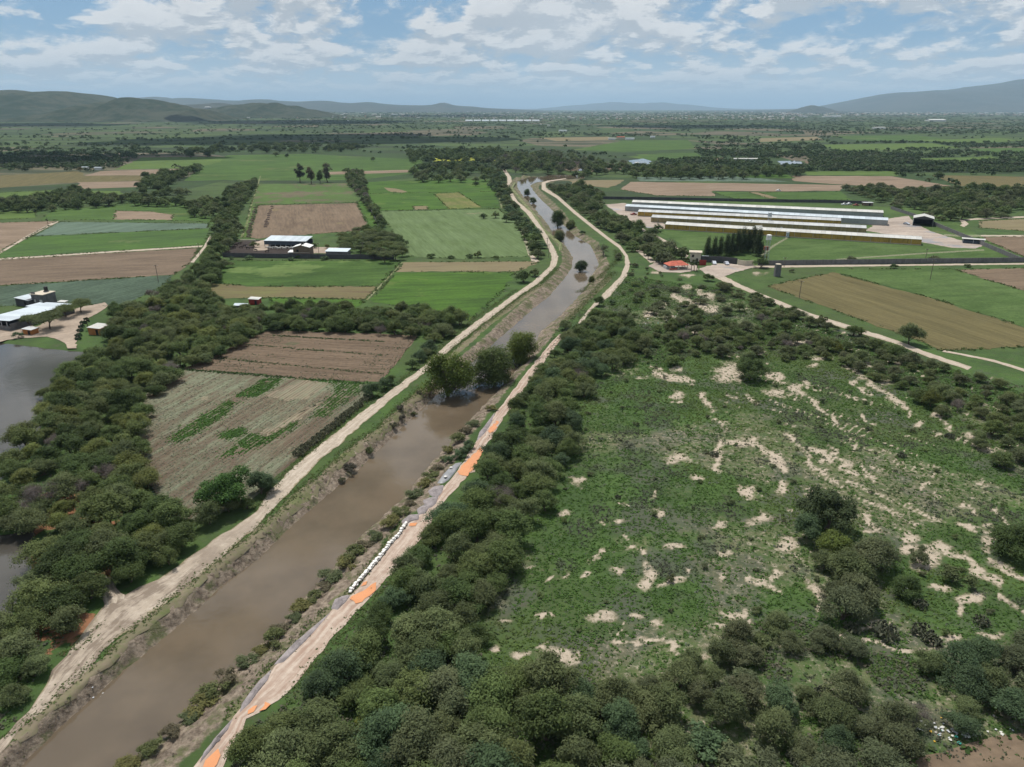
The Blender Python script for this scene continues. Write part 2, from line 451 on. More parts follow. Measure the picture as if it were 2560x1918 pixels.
mf = n.step(n.m('ADD', ch[1], n.m('MULTIPLY', n.m('SUBTRACT', n.noise(pos, 0.35, 5, 0.7), 0.5), 0.9)), 0.42, 0.66)
g = n.mix(mf, g, mudc)
redc = n.mix(n3, (0.16, 0.075, 0.04), (0.26, 0.125, 0.065))
g = n.mix(n.step(n.m('ADD', ch[2], n.m('SUBTRACT', n3, 0.5)), 0.5, 0.7), g, redc)
# litter and dry soil between the shrubs
g = n.mix(n.m('MULTIPLY', n.step(n.noise(pos, 0.23, 5, 0.7), 0.55, 0.7), 0.5), g, (0.085, 0.075, 0.052))
finish(n, g, 0.95, n.m('ADD', n3, n.m('MULTIPLY', n.noise(pos, 2.2, 6, 0.7), n.m('ADD', 0.3, ch[1]))), 0.8, 0.25, 0.15)
GROUND_MAT = m
go = link('ground', mesh_np('ground', G.reshape(-1, 3), quads, m, True, {'mask': ('POINT', msk.reshape(-1, 4))}))
tag(go, kind='structure')


# ---- water
def water(name, col, rough, wave, wscale):
    m, n = mat(name)
    pos = n.n('ShaderNodeNewGeometry', {}, out=0)
    a = n.noise(pos, 0.06, 4, 0.6)
    b = n.m('ADD', n.noise(n.v('MULTIPLY', pos, (1.0, 0.6, 1.0)), wscale, 4, 0.6), n.m('MULTIPLY', n.noise(pos, 0.25, 4, 0.6, 1.5), 2.0))
    c = n.mix(n.step(a, 0.35, 0.65), tuple(0.85 * x for x in col), tuple(1.15 * x for x in col))
    finish(n, c, rough, b, wave, 0.02, 0.5)
    return m


M_RIVER = water('muddy water', (0.112, 0.085, 0.057), 0.06, 0.30, 1.4)
M_POND = water('pond water', (0.055, 0.050, 0.042), 0.06, 0.25, 1.6)
M_FAR = water('flood water', (0.10, 0.10, 0.10), 0.05, 0.1, 1.0)


def poly_obj(name, pts, z, m, jit=0.0, seg=3.0, seed=0):
    """flat sheet from an outline, its edges broken into short uneven pieces"""
    out = []
    r = np.random.default_rng(seed + 11)
    k = len(pts)
    for i in range(k):
        a, b = np.array(pts[i][:2], float), np.array(pts[(i + 1) % k][:2], float)
        L = np.linalg.norm(b - a)
        s = max(1, min(60, int(L / seg))) if jit else 1
        for j in range(s):
            q = a + (b - a) * j / s
            out.append(q + r.normal(0, jit, 2) * (1 if j else 0.3))
    bm = bmesh.new()
    f = bm.faces.new([bm.verts.new((q[0], q[1], z)) for q in out])
    bmesh.ops.triangulate(bm, faces=[f])
    bmesh.ops.recalc_face_normals(bm, faces=bm.faces[:])
    if sum(x.normal.z for x in bm.faces) < 0:
        bmesh.ops.reverse_faces(bm, faces=bm.faces[:])
    me = bpy.data.meshes.new(name)
    bm.to_mesh(me)
    bm.free()
    me.materials.append(m)
    return link(name, me)


def wide(poly, k):
    c = np.mean(np.array(poly), 0)
    return poly


WIDE = [tuple(P(u - 25 * (v - 270) / 800, v, WZ)[:2]) for u, v in LW] + [tuple(P(u + 25 * (v - 270) / 800, v, WZ)[:2]) for u, v in reversed(RW)]
tag(poly_obj('river_water', WIDE, WZ, M_RIVER), 'brown muddy canal running from the lower edge to the bend far ahead', kind='structure')
WIDEP = [(u + (14 if u > 0 else 0), v + (6 if v > 1000 else -6)) for u, v in POND]
tag(poly_obj('pond_water', [P(u, v, PZ)[:2] for u, v in WIDEP], PZ, M_POND), 'dark pond beside the farmhouse yard', kind='structure')
WIDEF = [(u + (12 if u > 0 else 0), v + (6 if v > 1450 else -6)) for u, v in FLOOD]
tag(poly_obj('flood_water', [P(u, v, PZ)[:2] for u, v in WIDEF], PZ, M_POND), 'shallow flood water among the trees', kind='structure')


# ---- field materials
def fieldmat(name, soil, crop, cover, ang, sp=1.0, soft=0.1, rows=0.5, patch=0.05, third=None, third_at=0.62, bump=0.3):
    """rows run along ang (radians from +X); cover = how much of the plot the crop hides"""
    m, n = mat(name)
    pos = n.n('ShaderNodeNewGeometry', {}, out=0)
    p = n.xyz(pos)
    ca, sa = math.cos(ang), math.sin(ang)
    al = n.m('ADD', n.m('MULTIPLY', p[0], ca), n.m('MULTIPLY', p[1], sa))
    ac = n.m('ADD', n.m('MULTIPLY', p[0], -sa), n.m('MULTIPLY', p[1], ca))
    st1 = n.noise(n.comb(n.m('MULTIPLY', al, 0.015), n.m('MULTIPLY', ac, 0.22 / sp)), 1.0, 5, 0.6)
    st2 = n.noise(n.comb(n.m('MULTIPLY', al, 0.06), n.m('MULTIPLY', ac, 1.0 / sp)), 1.0, 3, 0.6)
    pa = n.noise(pos, patch, 5, 0.62)
    fi = n.noise(pos, 0.7, 5, 0.7)
    f = n.m('ADD', n.m('ADD', n.m('MULTIPLY', st1, 0.4 * rows), n.m('MULTIPLY', st2, 0.35 * rows)), n.m('ADD', n.m('MULTIPLY', pa, 0.55), n.m('MULTIPLY', fi, 0.5 - 0.25 * rows)))
    base = 0.4 * rows * 0.5 + 0.35 * rows * 0.5 + 0.275 + (0.5 - 0.25 * rows) * 0.5
    th = base + (0.5 - cover) * 0.42
    c = n.mix(n.step(f, th - soft, th + soft), soil, crop)
    if third:
        c = n.mix(n.step(n.noise(n.v('ADD', pos, (130, 40, 0)), patch * 0.8, 5, 0.66), third_at, third_at + 0.07, 0, 0.9), c, third)
    k = n.m('ADD', n.m('ADD', 0.05, n.m('MULTIPLY', fi, 0.45)), n.m('ADD', n.m('MULTIPLY', st2, 0.75), n.m('MULTIPLY', st1, 0.70)))
    nd = n.n('ShaderNodeVectorMath', {0: c, 'Scale': k}, out=None, operation='SCALE')
    finish(n, nd.outputs[0], 0.95, n.m('ADD', fi, st2), bump, 0.12, 0.1)
    return m


def ang_of(u1, v1, u2, v2):
    a, b = P(u1, v1), P(u2, v2)
    return math.atan2(b.y - a.y, b.x - a.x)


SOIL, SOIL2, PINK = (0.155, 0.113, 0.076), (0.122, 0.088, 0.060), (0.222, 0.165, 0.118)
BRI, GRN, DKG, LIM = (0.055, 0.108, 0.018), (0.060, 0.104, 0.025), (0.036, 0.068, 0.017), (0.085, 0.122, 0.032)
CAB, CABD, GRY = (0.108, 0.148, 0.066), (0.068, 0.098, 0.066), (0.105, 0.112, 0.078)
A0 = ang_of(627, 513, 891, 507)
AV = ang_of(645, 461, 627, 513)
AL = ang_of(363, 1081, 523, 992)
AU = ang_of(598, 870, 960, 892)
AT_ = ang_of(2082, 681, 2560, 817)
FM = dict(
    plough=fieldmat('ploughed soil', SOIL2, SOIL, 0.55, A0, 2.0, 0.2, 0.8),
    ploughV=fieldmat('ploughed soil along', SOIL2, SOIL, 0.55, AV, 1.6, 0.2, 0.9, third=(0.19, 0.155, 0.075), third_at=0.63),
    ploughL=fieldmat('brown bare plot', (0.116, 0.085, 0.060), (0.160, 0.118, 0.082), 0.5, ang_of(0, 713, 434, 687), 2.5, 0.25, 0.7, 0.015),
    pink=fieldmat('pale fallow', SOIL, PINK, 0.6, A0, 2.0, 0.25, 0.6, 0.02),
    bright=fieldmat('bright green crop', DKG, BRI, 0.6, A0, 3.0, 0.18, 0.8, 0.03, third=(0.085, 0.125, 0.030), third_at=0.57),
    lush=fieldmat('lush mixed crop', DKG, GRN, 0.5, A0, 4.0, 0.2, 0.6, 0.025, third=(0.105, 0.150, 0.046), third_at=0.54),
    green=fieldmat('green crop', (0.042, 0.075, 0.021), GRN, 0.55, A0, 4.0, 0.18, 0.9, 0.012, third=(0.092, 0.110, 0.040), third_at=0.58),
    light=fieldmat('light green grass', GRN, LIM, 0.6, A0, 4.0, 0.3, 0.4, 0.02),
    cab=fieldmat('young cabbages', (0.082, 0.120, 0.042), CAB, 0.5, AV, 1.2, 0.18, 0.6, 0.03, third=(0.175, 0.165, 0.095), third_at=0.63),
    cabd=fieldmat('blue green cabbages', (0.040, 0.058, 0.038), CABD, 0.5, 1.2, 1.5, 0.12, 0.3, 0.03),
    cabn=fieldmat('pale blue green cabbages', (0.075, 0.105, 0.075), (0.105, 0.145, 0.105), 0.5, 1.2, 1.5, 0.2, 0.4, 0.02),
    mixed=fieldmat('patchy green crop', (0.046, 0.080, 0.028), (0.062, 0.115, 0.022), 0.45, ang_of(0, 640, 500, 600), 3.0, 0.2, 0.5, 0.015, third=(0.135, 0.150, 0.065), third_at=0.60),
    stripes=fieldmat('striped young crop', (0.125, 0.105, 0.066), (0.066, 0.105, 0.030), 0.60, AV, 9.0, 0.05, 1.0, 0.012),
    olive=fieldmat('olive stubble', (0.098, 0.085, 0.038), (0.118, 0.098, 0.045), 0.5, AT_, 1.0, 0.25, 0.9, 0.012),
    limey=fieldmat('yellowing crop', (0.085, 0.125, 0.025), (0.145, 0.125, 0.055), 0.5, AV, 5.0, 0.2, 0.9, 0.02),
    brownstrip=fieldmat('brown stubble strip', (0.135, 0.098, 0.060), (0.115, 0.115, 0.045), 0.45, ang_of(639, 716, 940, 716), 2.5, 0.2, 1.0, 0.02),
    tan=fieldmat('tan stubble strip', (0.185, 0.145, 0.088), (0.150, 0.130, 0.070), 0.5, A0, 2.0, 0.25, 0.9, 0.02),
    grass=fieldmat('compound grass', (0.042, 0.076, 0.019), (0.078, 0.118, 0.038), 0.5, A0, 6.0, 0.18, 0.4, 0.03, third=(0.10, 0.115, 0.045), third_at=0.60),
    furrow=fieldmat('furrowed soil', (0.136, 0.100, 0.070), (0.148, 0.156, 0.102), 0.48, AL, 1.6, 0.12, 1.0, 0.03),
    furrowU=fieldmat('furrowed soil upper', (0.118, 0.085, 0.058), (0.168, 0.122, 0.085), 0.5, AU, 1.0, 0.3, 0.4, 0.04, third=(0.085, 0.095, 0.05), third_at=0.6),
    sandyfield=fieldmat('sandy plot', (0.235, 0.185, 0.135), (0.17, 0.15, 0.095), 0.5, AL, 1.5, 0.25, 0.6, 0.05),
    dung=fieldmat('trampled dung yard', (0.030, 0.023, 0.020), (0.055, 0.042, 0.036), 0.5, 0.0, 2.0, 0.2, 0.2, 0.06),
    yard=fieldmat('gravel yard', (0.27, 0.215, 0.175), (0.37, 0.31, 0.26), 0.5, A0, 6.0, 0.25, 0.5, 0.03, third=(0.24, 0.235, 0.24), third_at=0.57),
    dirtyard=fieldmat('dirt yard', (0.25, 0.195, 0.15), (0.36, 0.29, 0.225), 0.5, 0.9, 5.0, 0.3, 0.5, 0.05),
    yellow=fieldmat('yellow flowering plot', (0.19, 0.21, 0.03), (0.28, 0.28, 0.04), 0.6, A0, 4.0, 0.3, 0.4, 0.02),
)
# name, material, level, outline in photo pixels
FIELDS = [
 ('crop_field', 'green', 0, [(460, 453), (560, 450), (640, 452), (900, 450), (1040, 432), (1060, 400), (760, 385), (570, 388), (500, 418)]),
 ('fallow_strip', 'pink', 1, [(822, 430), (1028, 425), (1030, 431), (822, 437)]),
 ('crop_field', 'light', 0, [(285, 424), (356, 394), (558, 392), (552, 406), (474, 421)]),
 ('fallow_field', 'pink', 0, [(214, 440), (249, 428), (474, 422), (462, 431), (353, 438)]),
 ('stubble_field', 'olive', 0, [(-80, 444), (200, 428), (214, 440), (353, 439), (352, 452), (150, 458), (-80, 476)]),
 ('fallow_field', 'pink', 0, [(192, 456), (352, 453), (345, 468), (205, 472)]),
 ('crop_field', 'light', 0, [(-80, 486), (130, 476), (300, 478), (330, 500), (60, 505), (-80, 505)]),
 ('crop_field', 'green', 0, [(96, 549), (139, 525), (300, 512), (443, 500), (527, 514), (530, 556), (458, 552)]),
 ('fallow_patch', 'pink', 1, [(290, 527), (385, 530), (432, 537), (429, 550), (284, 549)]),
 ('crop_field', 'light', 0, [(-80, 532), (90, 527), (88, 546), (-80, 552)]),
 ('cabbage_field', 'cabn', 0, [(151, 555), (521, 559), (519, 571), (81, 591)]),
 ('crop_field', 'mixed', 0, [(80, 592), (519, 572), (522, 589), (507, 614), (0, 647), (-160, 662), (-160, 655), (0, 632)]),
 ('ploughed_field', 'ploughL', 0, [(-240, 672), (0, 650), (498, 620), (478, 655), (434, 687), (0, 714), (-260, 730)]),
 ('ploughed_field', 'pink', 0, [(-160, 566), (0, 557), (143, 553), (78, 588), (0, 628), (-160, 652)]),
 ('cabbage_field', 'cabd', 0, [(-260, 733), (0, 716), (430, 688), (410, 716), (300, 768), (200, 760), (0, 766), (-260, 775)]),
 ('crop_field', 'stripes', 0, [(645, 461), (871, 458), (891, 506), (627, 512)]),
 ('ploughed_field', 'ploughV', 0, [(645, 514), (891, 508), (917, 559), (925, 575), (640, 597), (622, 594)]),
 ('crop_strip', 'light', 0, [(627, 514), (642, 514), (618, 594), (606, 594)]),
 ('crop_strip', 'bright', 0, [(893, 505), (906, 503), (948, 560), (928, 572), (919, 560)]),
 ('crop_field', 'bright', 0, [(905, 456), (1180, 448), (1238, 452), (1240, 478), (917, 484)]),
 ('fallow_patch', 'tan', 1, [(960, 469), (990, 472), (1018, 480), (1005, 482), (975, 480)]),
 ('crop_field', 'bright', 0, [(918, 485), (1238, 479), (1248, 521), (947, 527)]),
 ('yellowing_plot', 'limey', 1, [(1085, 485), (1147, 481), (1204, 519), (1122, 523)]),
 ('bare_plot', 'tan', 1, [(1032, 516), (1068, 515), (1070, 524), (1036, 525)]),
 ('cabbage_field', 'cab', 0, [(948, 529), (1246, 523), (1288, 555), (1312, 600), (1326, 622), (1334, 640), (1150, 648), (1014, 640), (980, 575)]),
 ('stubble_strip', 'tan', 0, [(1006, 656), (1350, 654), (1290, 679), (992, 680)]),
 ('crop_field', 'bright', 0, [(990, 682), (1287, 681), (1262, 722), (1175, 802), (1060, 775), (925, 752)]),
 ('crop_field', 'lush', 0, [(562, 652), (985, 652), (1002, 657), (945, 716), (640, 716), (530, 708)]),
 ('stubble_strip', 'brownstrip', 0, [(528, 709), (640, 717), (944, 717), (916, 748), (703, 744), (500, 750), (490, 735)]),
 ('crop_strip', 'bright', 0, [(674, 746), (912, 750), (890, 778), (690, 775)]),
 ('stubble_field', 'olive', 0, [(1920, 716), (2082, 681), (2330, 747), (2570, 822), (2800, 895), (2560, 868), (2355, 877), (2290, 850), (2180, 810), (2000, 746)]),
 ('crop_field', 'grass', 0, [(2086, 681), (2102, 673), (2380, 673), (2560, 728), (2800, 800), (2800, 890), (2570, 820), (2330, 745)]),
 ('ploughed_field', 'plough', 0, [(2388, 675), (2560, 671), (2820, 680), (2820, 800), (2560, 727)]),
 ('ploughed_field', 'plough', 0, [(2441, 594), (2560, 591), (2800, 590), (2800, 690), (2560, 642), (2500, 616)]),
 ('fallow_field', 'tan', 0, [(2452, 553), (2560, 548), (2800, 545), (2800, 575), (2560, 578), (2448, 570)]),
 ('ploughed_field', 'pink', 0, [(1552, 474), (1576, 455), (1800, 458), (2110, 463), (2100, 477), (1910, 479), (1780, 477), (1790, 491), (1640, 489)]),
 ('crop_field', 'green', 0, [(1776, 479), (1910, 481), (2100, 479), (2132, 500), (1834, 497)]),
 ('fallow_patch', 'tan', 1, [(1870, 481), (1895, 481), (1945, 496), (1925, 497)]),
 ('crop_field', 'cabn', 0, [(1593, 443), (1850, 441), (1972, 455), (1600, 453)]),
 ('crop_field', 'bright', 1, [(1828, 437), (1970, 437), (1990, 446), (1850, 444)]),
 ('fallow_field', 'pink', 0, [(1984, 440), (2230, 441), (2380, 465), (2250, 472), (2110, 462), (1985, 453)]),
 ('crop_field', 'light', 0, [(2010, 429), (2240, 428), (2245, 440), (2012, 438)]),
 ('fallow_field', 'tan', 0, [(1420, 452), (1560, 450), (1552, 458), (1520, 470), (1440, 462)]),
 ('crop_field', 'green', 0, [(1430, 375), (1560, 352), (1720, 350), (1740, 372), (1560, 380)]),
 ('fallow_field', 'tan', 0, [(1350, 345), (1520, 342), (1525, 350), (1390, 353)]),
 ('crop_field', 'light', 0, [(1570, 392), (1700, 384), (1740, 396), (1620, 401)]),
 ('yellow_plot', 'yellow', 0, [(1080, 396), (1245, 393), (1242, 402), (1085, 404)]),
 ('crop_field', 'green', 0, [(2060, 340), (2290, 338), (2400, 352), (2150, 352)]),
 ('crop_field', 'light', 0, [(2290, 350), (2500, 345), (2560, 352), (2380, 360)]),
 ('crop_field', 'light', 0, [(2050, 362), (2330, 358), (2400, 370), (2100, 378)]),
 ('crop_field', 'green', 0, [(1590, 386), (1740, 382), (1760, 398), (1620, 402)]),
 ('crop_field', 'light', 0, [(2300, 396), (2480, 392), (2520, 402), (2330, 408)]),
 ('fallow_field', 'tan', 0, [(1900, 346), (2040, 342), (2060, 350), (1900, 355)]),
 ('crop_field', 'green', 0, [(2420, 372), (2640, 368), (2640, 382), (2440, 384)]),
 ('grass_field', 'olive', 0, [(2330, 438), (2560, 442), (2700, 445), (2700, 470), (2400, 466)]),
 ('compound_grass', 'grass', 0, [(1610, 515), (1700, 500), (2320, 520), (2560, 650), (1900, 652), (1760, 640), (1700, 610), (1640, 575)]),
 ('ploughed_field', 'plough', 0, [(2280, 1895), (2420, 1862), (2560, 1838), (2760, 1800), (2760, 2100), (2250, 2100)]),
]
for i, (nm, mk, lv, pts) in enumerate(FIELDS):
    far_ = np.mean([p[1] for p in pts]) < 500
    o = poly_obj(nm, [P(u, v)[:2] for u, v in pts], 0.03 + 0.02 * lv + 0.0013 * i, FM[mk], 0.8 if not far_ else 1.3, 3.0 if not far_ else 12.0, i)
    tag(o, kind='structure')

# yards (bare ground round the buildings)
YARDS = [
 ('gravel_yard', 'yard', [(1512, 512), (1560, 508), (1600, 520), (1640, 545), (1668, 566), (1660, 573), (1630, 572), (1600, 566), (1560, 545)]),
 ('gravel_yard', 'yard', [(2163, 577), (2190, 560), (2215, 548), (2270, 540), (2290, 560), (2330, 580), (2395, 600), (2470, 610), (2440, 622), (2380, 620), (2302, 606), (2240, 590)]),
 ('farm_yard', 'dung', [(560, 630), (590, 606), (650, 600), (690, 612), (780, 610), (800, 632), (700, 636), (565, 637)]),
 ('farm_yard', 'dirtyard', [(635, 607), (662, 600), (672, 615), (668, 626), (634, 628)]),
 ('farm_yard', 'dirtyard', [(765, 618), (860, 620), (870, 634), (780, 634)]),
 ('dirt_yard', 'dirtyard', [(-120, 790), (0, 788), (60, 800), (90, 818), (170, 775), (262, 757), (275, 765), (230, 792), (205, 812), (195, 840), (190, 872), (170, 872), (150, 852), (120, 842), (60, 846), (0, 856), (-120, 858)]),
 ('gravel_yard', 'yard', [(1622, 665), (1640, 655), (1700, 655), (1744, 665), (1745, 676), (1700, 683), (1650, 681)]),
 ('gravel_yard', 'yard', [(1748, 672), (1790, 660), (1880, 662), (1890, 668), (1850, 678), (1815, 690), (1800, 694), (1770, 692)]),
]
for i, (nm, mk, pts) in enumerate(YARDS):
    tag(poly_obj(nm, [P(u, v)[:2] for u, v in pts], 0.14 + 0.004 * i, FM[mk], 0.35, 2.0, 50 + i), kind='structure')

# far flood waters and pale plots on the plain
for i, pts in enumerate([[(1570, 402), (1610, 397), (1628, 403), (1622, 412), (1590, 414)], [(1720, 400), (1760, 398), (1770, 404), (1730, 408)], [(1940, 403), (2000, 402), (2010, 412), (1960, 414)], [(1442, 424), (1460, 420), (1462, 428), (1446, 428)], [(1495, 424), (1512, 420), (1514, 428), (1498, 428)]]):
    tag(poly_obj('flood_pool', [P(u, v)[:2] for u, v in pts], 0.16, M_FAR, 1.5, 8, 90 + i), kind='structure')
for i, pts in enumerate([[(1390, 412), (1480, 409), (1560, 412), (1570, 424), (1480, 430), (1400, 426)], [(2010, 404), (2180, 405), (2180, 411), (2020, 412)], [(1730, 398), (1810, 394), (1800, 404)]]):
    tag(poly_obj('mud_flat', [P(u, v)[:2] for u, v in pts], 0.12, FM['plough'], 1.5, 8, 97 + i), kind='structure')


# ---- furrowed plots beside the river: every ridge is built
def ridged(name, pts, ang, sp, hgt, m, z0=0.05, seed=0):
    W = [np.array(P(u, v)[:2]) for u, v in pts]
    ca, sa = math.cos(ang), math.sin(ang)
    Q = [(p[0] * ca + p[1] * sa, -p[0] * sa + p[1] * ca) for p in W]
    lo, hi = min(q[1] for q in Q), max(q[1] for q in Q)
    r = np.random.default_rng(seed)
    V, Fc, rows = [], [], []
    y = lo + sp * 0.5
    while y < hi:
        xs = []
        for k in range(len(Q)):
            (x1, y1), (x2, y2) = Q[k], Q[(k + 1) % len(Q)]
            if (y1 > y) != (y2 > y):
                xs.append(x1 + (y - y1) / (y2 - y1) * (x2 - x1))
        xs.sort()
        for a, b in zip(xs[::2], xs[1::2]):
            if b - a < 2:
                continue
            a, b = a + r.uniform(-0.4, 0.5), b + r.uniform(-0.5, 0.4)
            k = max(2, int((b - a) / 2.0))
            t = np.linspace(a, b, k + 1)
            wob = np.cumsum(r.normal(0, 0.02, k + 1))
            h = hgt * r.uniform(0.6, 1.3, k + 1)
            base = len(V)
            for j in range(k + 1):
                for off, zz in ((-0.5, 0.0), (-0.16, h[j]), (0.16, h[j] * 0.96), (0.5, 0.0)):
                    X, Y = t[j], y + wob[j] + off * sp
                    V.append((X * ca - Y * sa, X * sa + Y * ca, z0 + zz))
            for j in range(k):
                for q in range(3):
                    i0 = base + j * 4 + q
                    Fc.append((i0, i0 + 4, i0 + 5, i0 + 1))
            rows.append((a, b, y))
        y += sp
    o = link(name, mesh_np(name, V, [f[::-1] for f in Fc], m))
    me = o.data
    nz = np.zeros(len(me.polygons) * 3)
    me.polygons.foreach_get('normal', nz)
    if nz[2::3].sum() < 0:
        me.flip_normals()
    return tag(o, kind='structure'), rows, (ca, sa)


FU = [(668, 828), (860, 832), (1045, 840), (1012, 880), (952, 955), (772, 949), (640, 934), (458, 924), (534, 891), (600, 857)]
FL = [(455, 927), (640, 938), (772, 953), (940, 965), (905, 1005), (820, 1080), (745, 1145), (690, 1190), (640, 1240), (540, 1290), (470, 1300), (410, 1290), (370, 1200), (345, 1120), (345, 1040), (366, 986)]
poly_obj('field_soil', [P(u, v)[:2] for u, v in FU], 0.035, FM['furrowU'], 0.3)['kind'] = 'structure'
poly_obj('field_soil', [P(u, v)[:2] for u, v in FL], 0.037, FM['furrow'], 0.3)['kind'] = 'structure'
_, ROWU, DU = ridged('furrowed_field', FU, AU, 1.0, 0.22, FM['furrowU'], seed=1)
_, ROWL, DL = ridged('furrowed_field', FL, AL, 1.0, 0.22, FM['furrow'], seed=2)
PATCH = [[(589, 992), (659, 948), (708, 948), (688, 963), (644, 992)], [(416, 1102), (482, 1056), (566, 1003), (589, 1006), (566, 1035), (488, 1084), (447, 1105)], [(772, 947), (899, 959), (897, 980), (810, 1044), (781, 1041), (839, 980), (830, 960)], [(549, 1142), (627, 1084), (668, 1093), (740, 1055), (749, 1061), (668, 1105), (610, 1131)],
         [(560, 1085), (600, 1073), (598, 1082), (575, 1092)]]
BARE = [[(660, 990), (750, 955), (835, 958), (770, 1000), (700, 1000)], [(648, 1084), (810, 1003), (783, 1029), (668, 1093)], [(500, 994), (520, 992), (522, 1002), (504, 1003)]]
for i, q in enumerate(BARE):
    tag(poly_obj('sandy_patch', [P(u, v)[:2] for u, v in q], 0.19 + i * 0.003, FM['sandyfield'], 0.7, 1.5, 140 + i), kind='structure')


# ---- dirt roads and tracks: strips with wheel ruts and ragged edges
def roadmat(name, c1, c2, rut, edge=None, mudc=None):
    m, n = mat(name)
    pos = n.n('ShaderNodeNewGeometry', {}, out=0)
    a = n.n('ShaderNodeAttribute', {}, out=None, attribute_name='lane').outputs
    ch = n.n('ShaderNodeSeparateColor', {0: a['Color']}, out=None).outputs
    al = n.m('MULTIPLY', ch[1], 100.0)
    st = n.noise(n.comb(n.m('MULTIPLY', ch[0], 7.0), n.m('MULTIPLY', al, 0.12), 0), 1.0, 5, 0.65)
    fi = n.noise(pos, 0.8, 5, 0.7)
    c = n.mix(n.step(n.m('ADD', n.m('MULTIPLY', st, 0.6), n.m('MULTIPLY', fi, 0.4)), 0.36, 0.62), c1, c2)
    w = n.m('ABSOLUTE', n.m('SUBTRACT', n.m('ABSOLUTE', n.m('SUBTRACT', ch[0], 0.5)), 0.2))
    c = n.mix(n.m('MULTIPLY', n.step(w, 0.02, 0.14, 1.0, 0.0), n.step(n.noise(pos, 0.12, 4), 0.4, 0.6, 0.1, 0.8)), c, rut)
    if edge:
        e = n.m('ADD', n.m('MULTIPLY', n.m('ABSOLUTE', n.m('SUBTRACT', ch[0], 0.5)), 2.0), n.m('MULTIPLY', n.m('SUBTRACT', n.noise(pos, 0.45, 5, 0.7), 0.5), 0.9))
        c = n.mix(n.step(e, 0.78, 1.02), c, edge)
    if mudc:
        c = n.mix(n.m('MULTIPLY', ch[2], n.step(n.m('ADD', n.m('MULTIPLY', st, 0.5), n.m('MULTIPLY', n.noise(pos, 0.16, 5, 0.65), 0.5)), 0.44, 0.56)), c, mudc)
    finish(n, c, 0.95, n.m('ADD', fi, st), 0.4, 0.1, 0.1)
    return m


M_ROAD = roadmat('pale dirt road', (0.285, 0.235, 0.18), (0.45, 0.38, 0.305), (0.33, 0.27, 0.21), (0.20, 0.17, 0.10), (0.19, 0.15, 0.115))
M_MUD = roadmat('muddy road', (0.20, 0.16, 0.122), (0.43, 0.365, 0.29), (0.17, 0.135, 0.105), (0.16, 0.13, 0.095))
M_BANK = roadmat('reddish bank road', (0.30, 0.215, 0.165), (0.46, 0.375, 0.305), (0.30, 0.205, 0.155), None)
M_TRACK = roadmat('grassy two-track', (0.085, 0.115, 0.035), (0.11, 0.13, 0.05), (0.33, 0.28, 0.21), (0.06, 0.09, 0.025))


def road(name, L, Rr, m, z=0.07, jit=0.18, seed=0, step=2.0, crown=0.0, drape=False, mud=None):
    A = [np.array(P(u, v)[:2]) for u, v in L]
    B = [np.array(P(u, v)[:2]) for u, v in Rr]
    r = np.random.default_rng(seed + 500)
    pts, al = [], 0.0
    for k in range(len(A) - 1):
        s = max(1, int(max(np.linalg.norm(A[k + 1] - A[k]), np.linalg.norm(B[k + 1] - B[k])) / step))
        for j in range(s):
            t = j / s
            pts.append((A[k] + (A[k + 1] - A[k]) * t, B[k] + (B[k + 1] - B[k]) * t))
    pts.append((A[-1], B[-1]))
    V, C, nx = [], [], 9
    for i, (a, b) in enumerate(pts):
        if i:
            al += np.linalg.norm((a + b) / 2 - (pts[i - 1][0] + pts[i - 1][1]) / 2)
        w = (b - a)
        ln = np.linalg.norm(w) + 1e-6
        a2, b2 = a - w / ln * r.normal(0, jit), b + w / ln * r.normal(0, jit)
        for j in range(nx):
            t = j / (nx - 1)
            q = a2 + (b2 - a2) * t
            rut = -0.04 * (abs(abs(t - 0.5) - 0.2) < 0.08)
            V.append((q[0], q[1], z + crown * (1 - (2 * t - 1) ** 2) + rut + (0 if 0 < j < nx - 1 else -0.03)))
            C.append((t, al / 100.0, 0 if mud is None else float(np.clip((mud[1] - q[1]) / (mud[1] - mud[0]), 0, 1)), 1))
    V = np.array(V)
    if drape:
        V[:, 2] += height(V[:, 0], V[:, 1]) + 0.02
    Fc = []
    for i in range(len(pts) - 1):
        for j in range(nx - 1):
            i0 = i * nx + j
            Fc.append((i0, i0 + 1, i0 + nx + 1, i0 + nx))
    o = link(name, mesh_np(name, V, Fc, m, True, {'lane': ('POINT', np.array(C))}))
    me = o.data
    nz = np.zeros(len(me.polygons) * 3)
    me.polygons.foreach_get('normal', nz)
    if nz[2::3].sum() < 0:
        me.flip_normals()
    return tag(o, kind='structure')


road('dirt_road', [(-160, 2010), (14, 1838), (91, 1746), (133, 1677), (183, 1622), (255, 1520), (316, 1485), (421, 1434), (531, 1348), (640, 1283), (668, 1232), (749, 1154), (899, 1035), (987, 969), (1062, 914), (1123, 856), (1190, 804), (1280, 740), (1327, 708), (1374, 667), (1379, 641), (1368, 615), (1350, 580), (1316, 534), (1284, 505), (1261, 464), (1268, 455), (1268, 444), (1254, 421), (1246, 408)],
     [(-110, 2050), (44, 1830), (126, 1762), (196, 1697), (288, 1600), (366, 1544), (439, 1489), (526, 1421), (568, 1384), (645, 1315), (731, 1223), (807, 1145), (917, 1053), (1001, 980), (1072, 925), (1138, 865), (1207, 810), (1300, 740), (1348, 708), (1392, 664), (1396, 641), (1385, 618), (1362, 580), (1328, 531), (1294, 503), (1271, 466), (1280, 454), (1278, 443), (1262, 421), (1252, 408)], M_ROAD, 0.10, 0.22, crown=0.06, mud=(98.0, 135.0))
road('side_track', [(262, 1440), (255, 1475), (262, 1520)], [(288, 1448), (300, 1480), (318, 1500)], M_MUD, 0.13, 0.2, 2, 1.0)
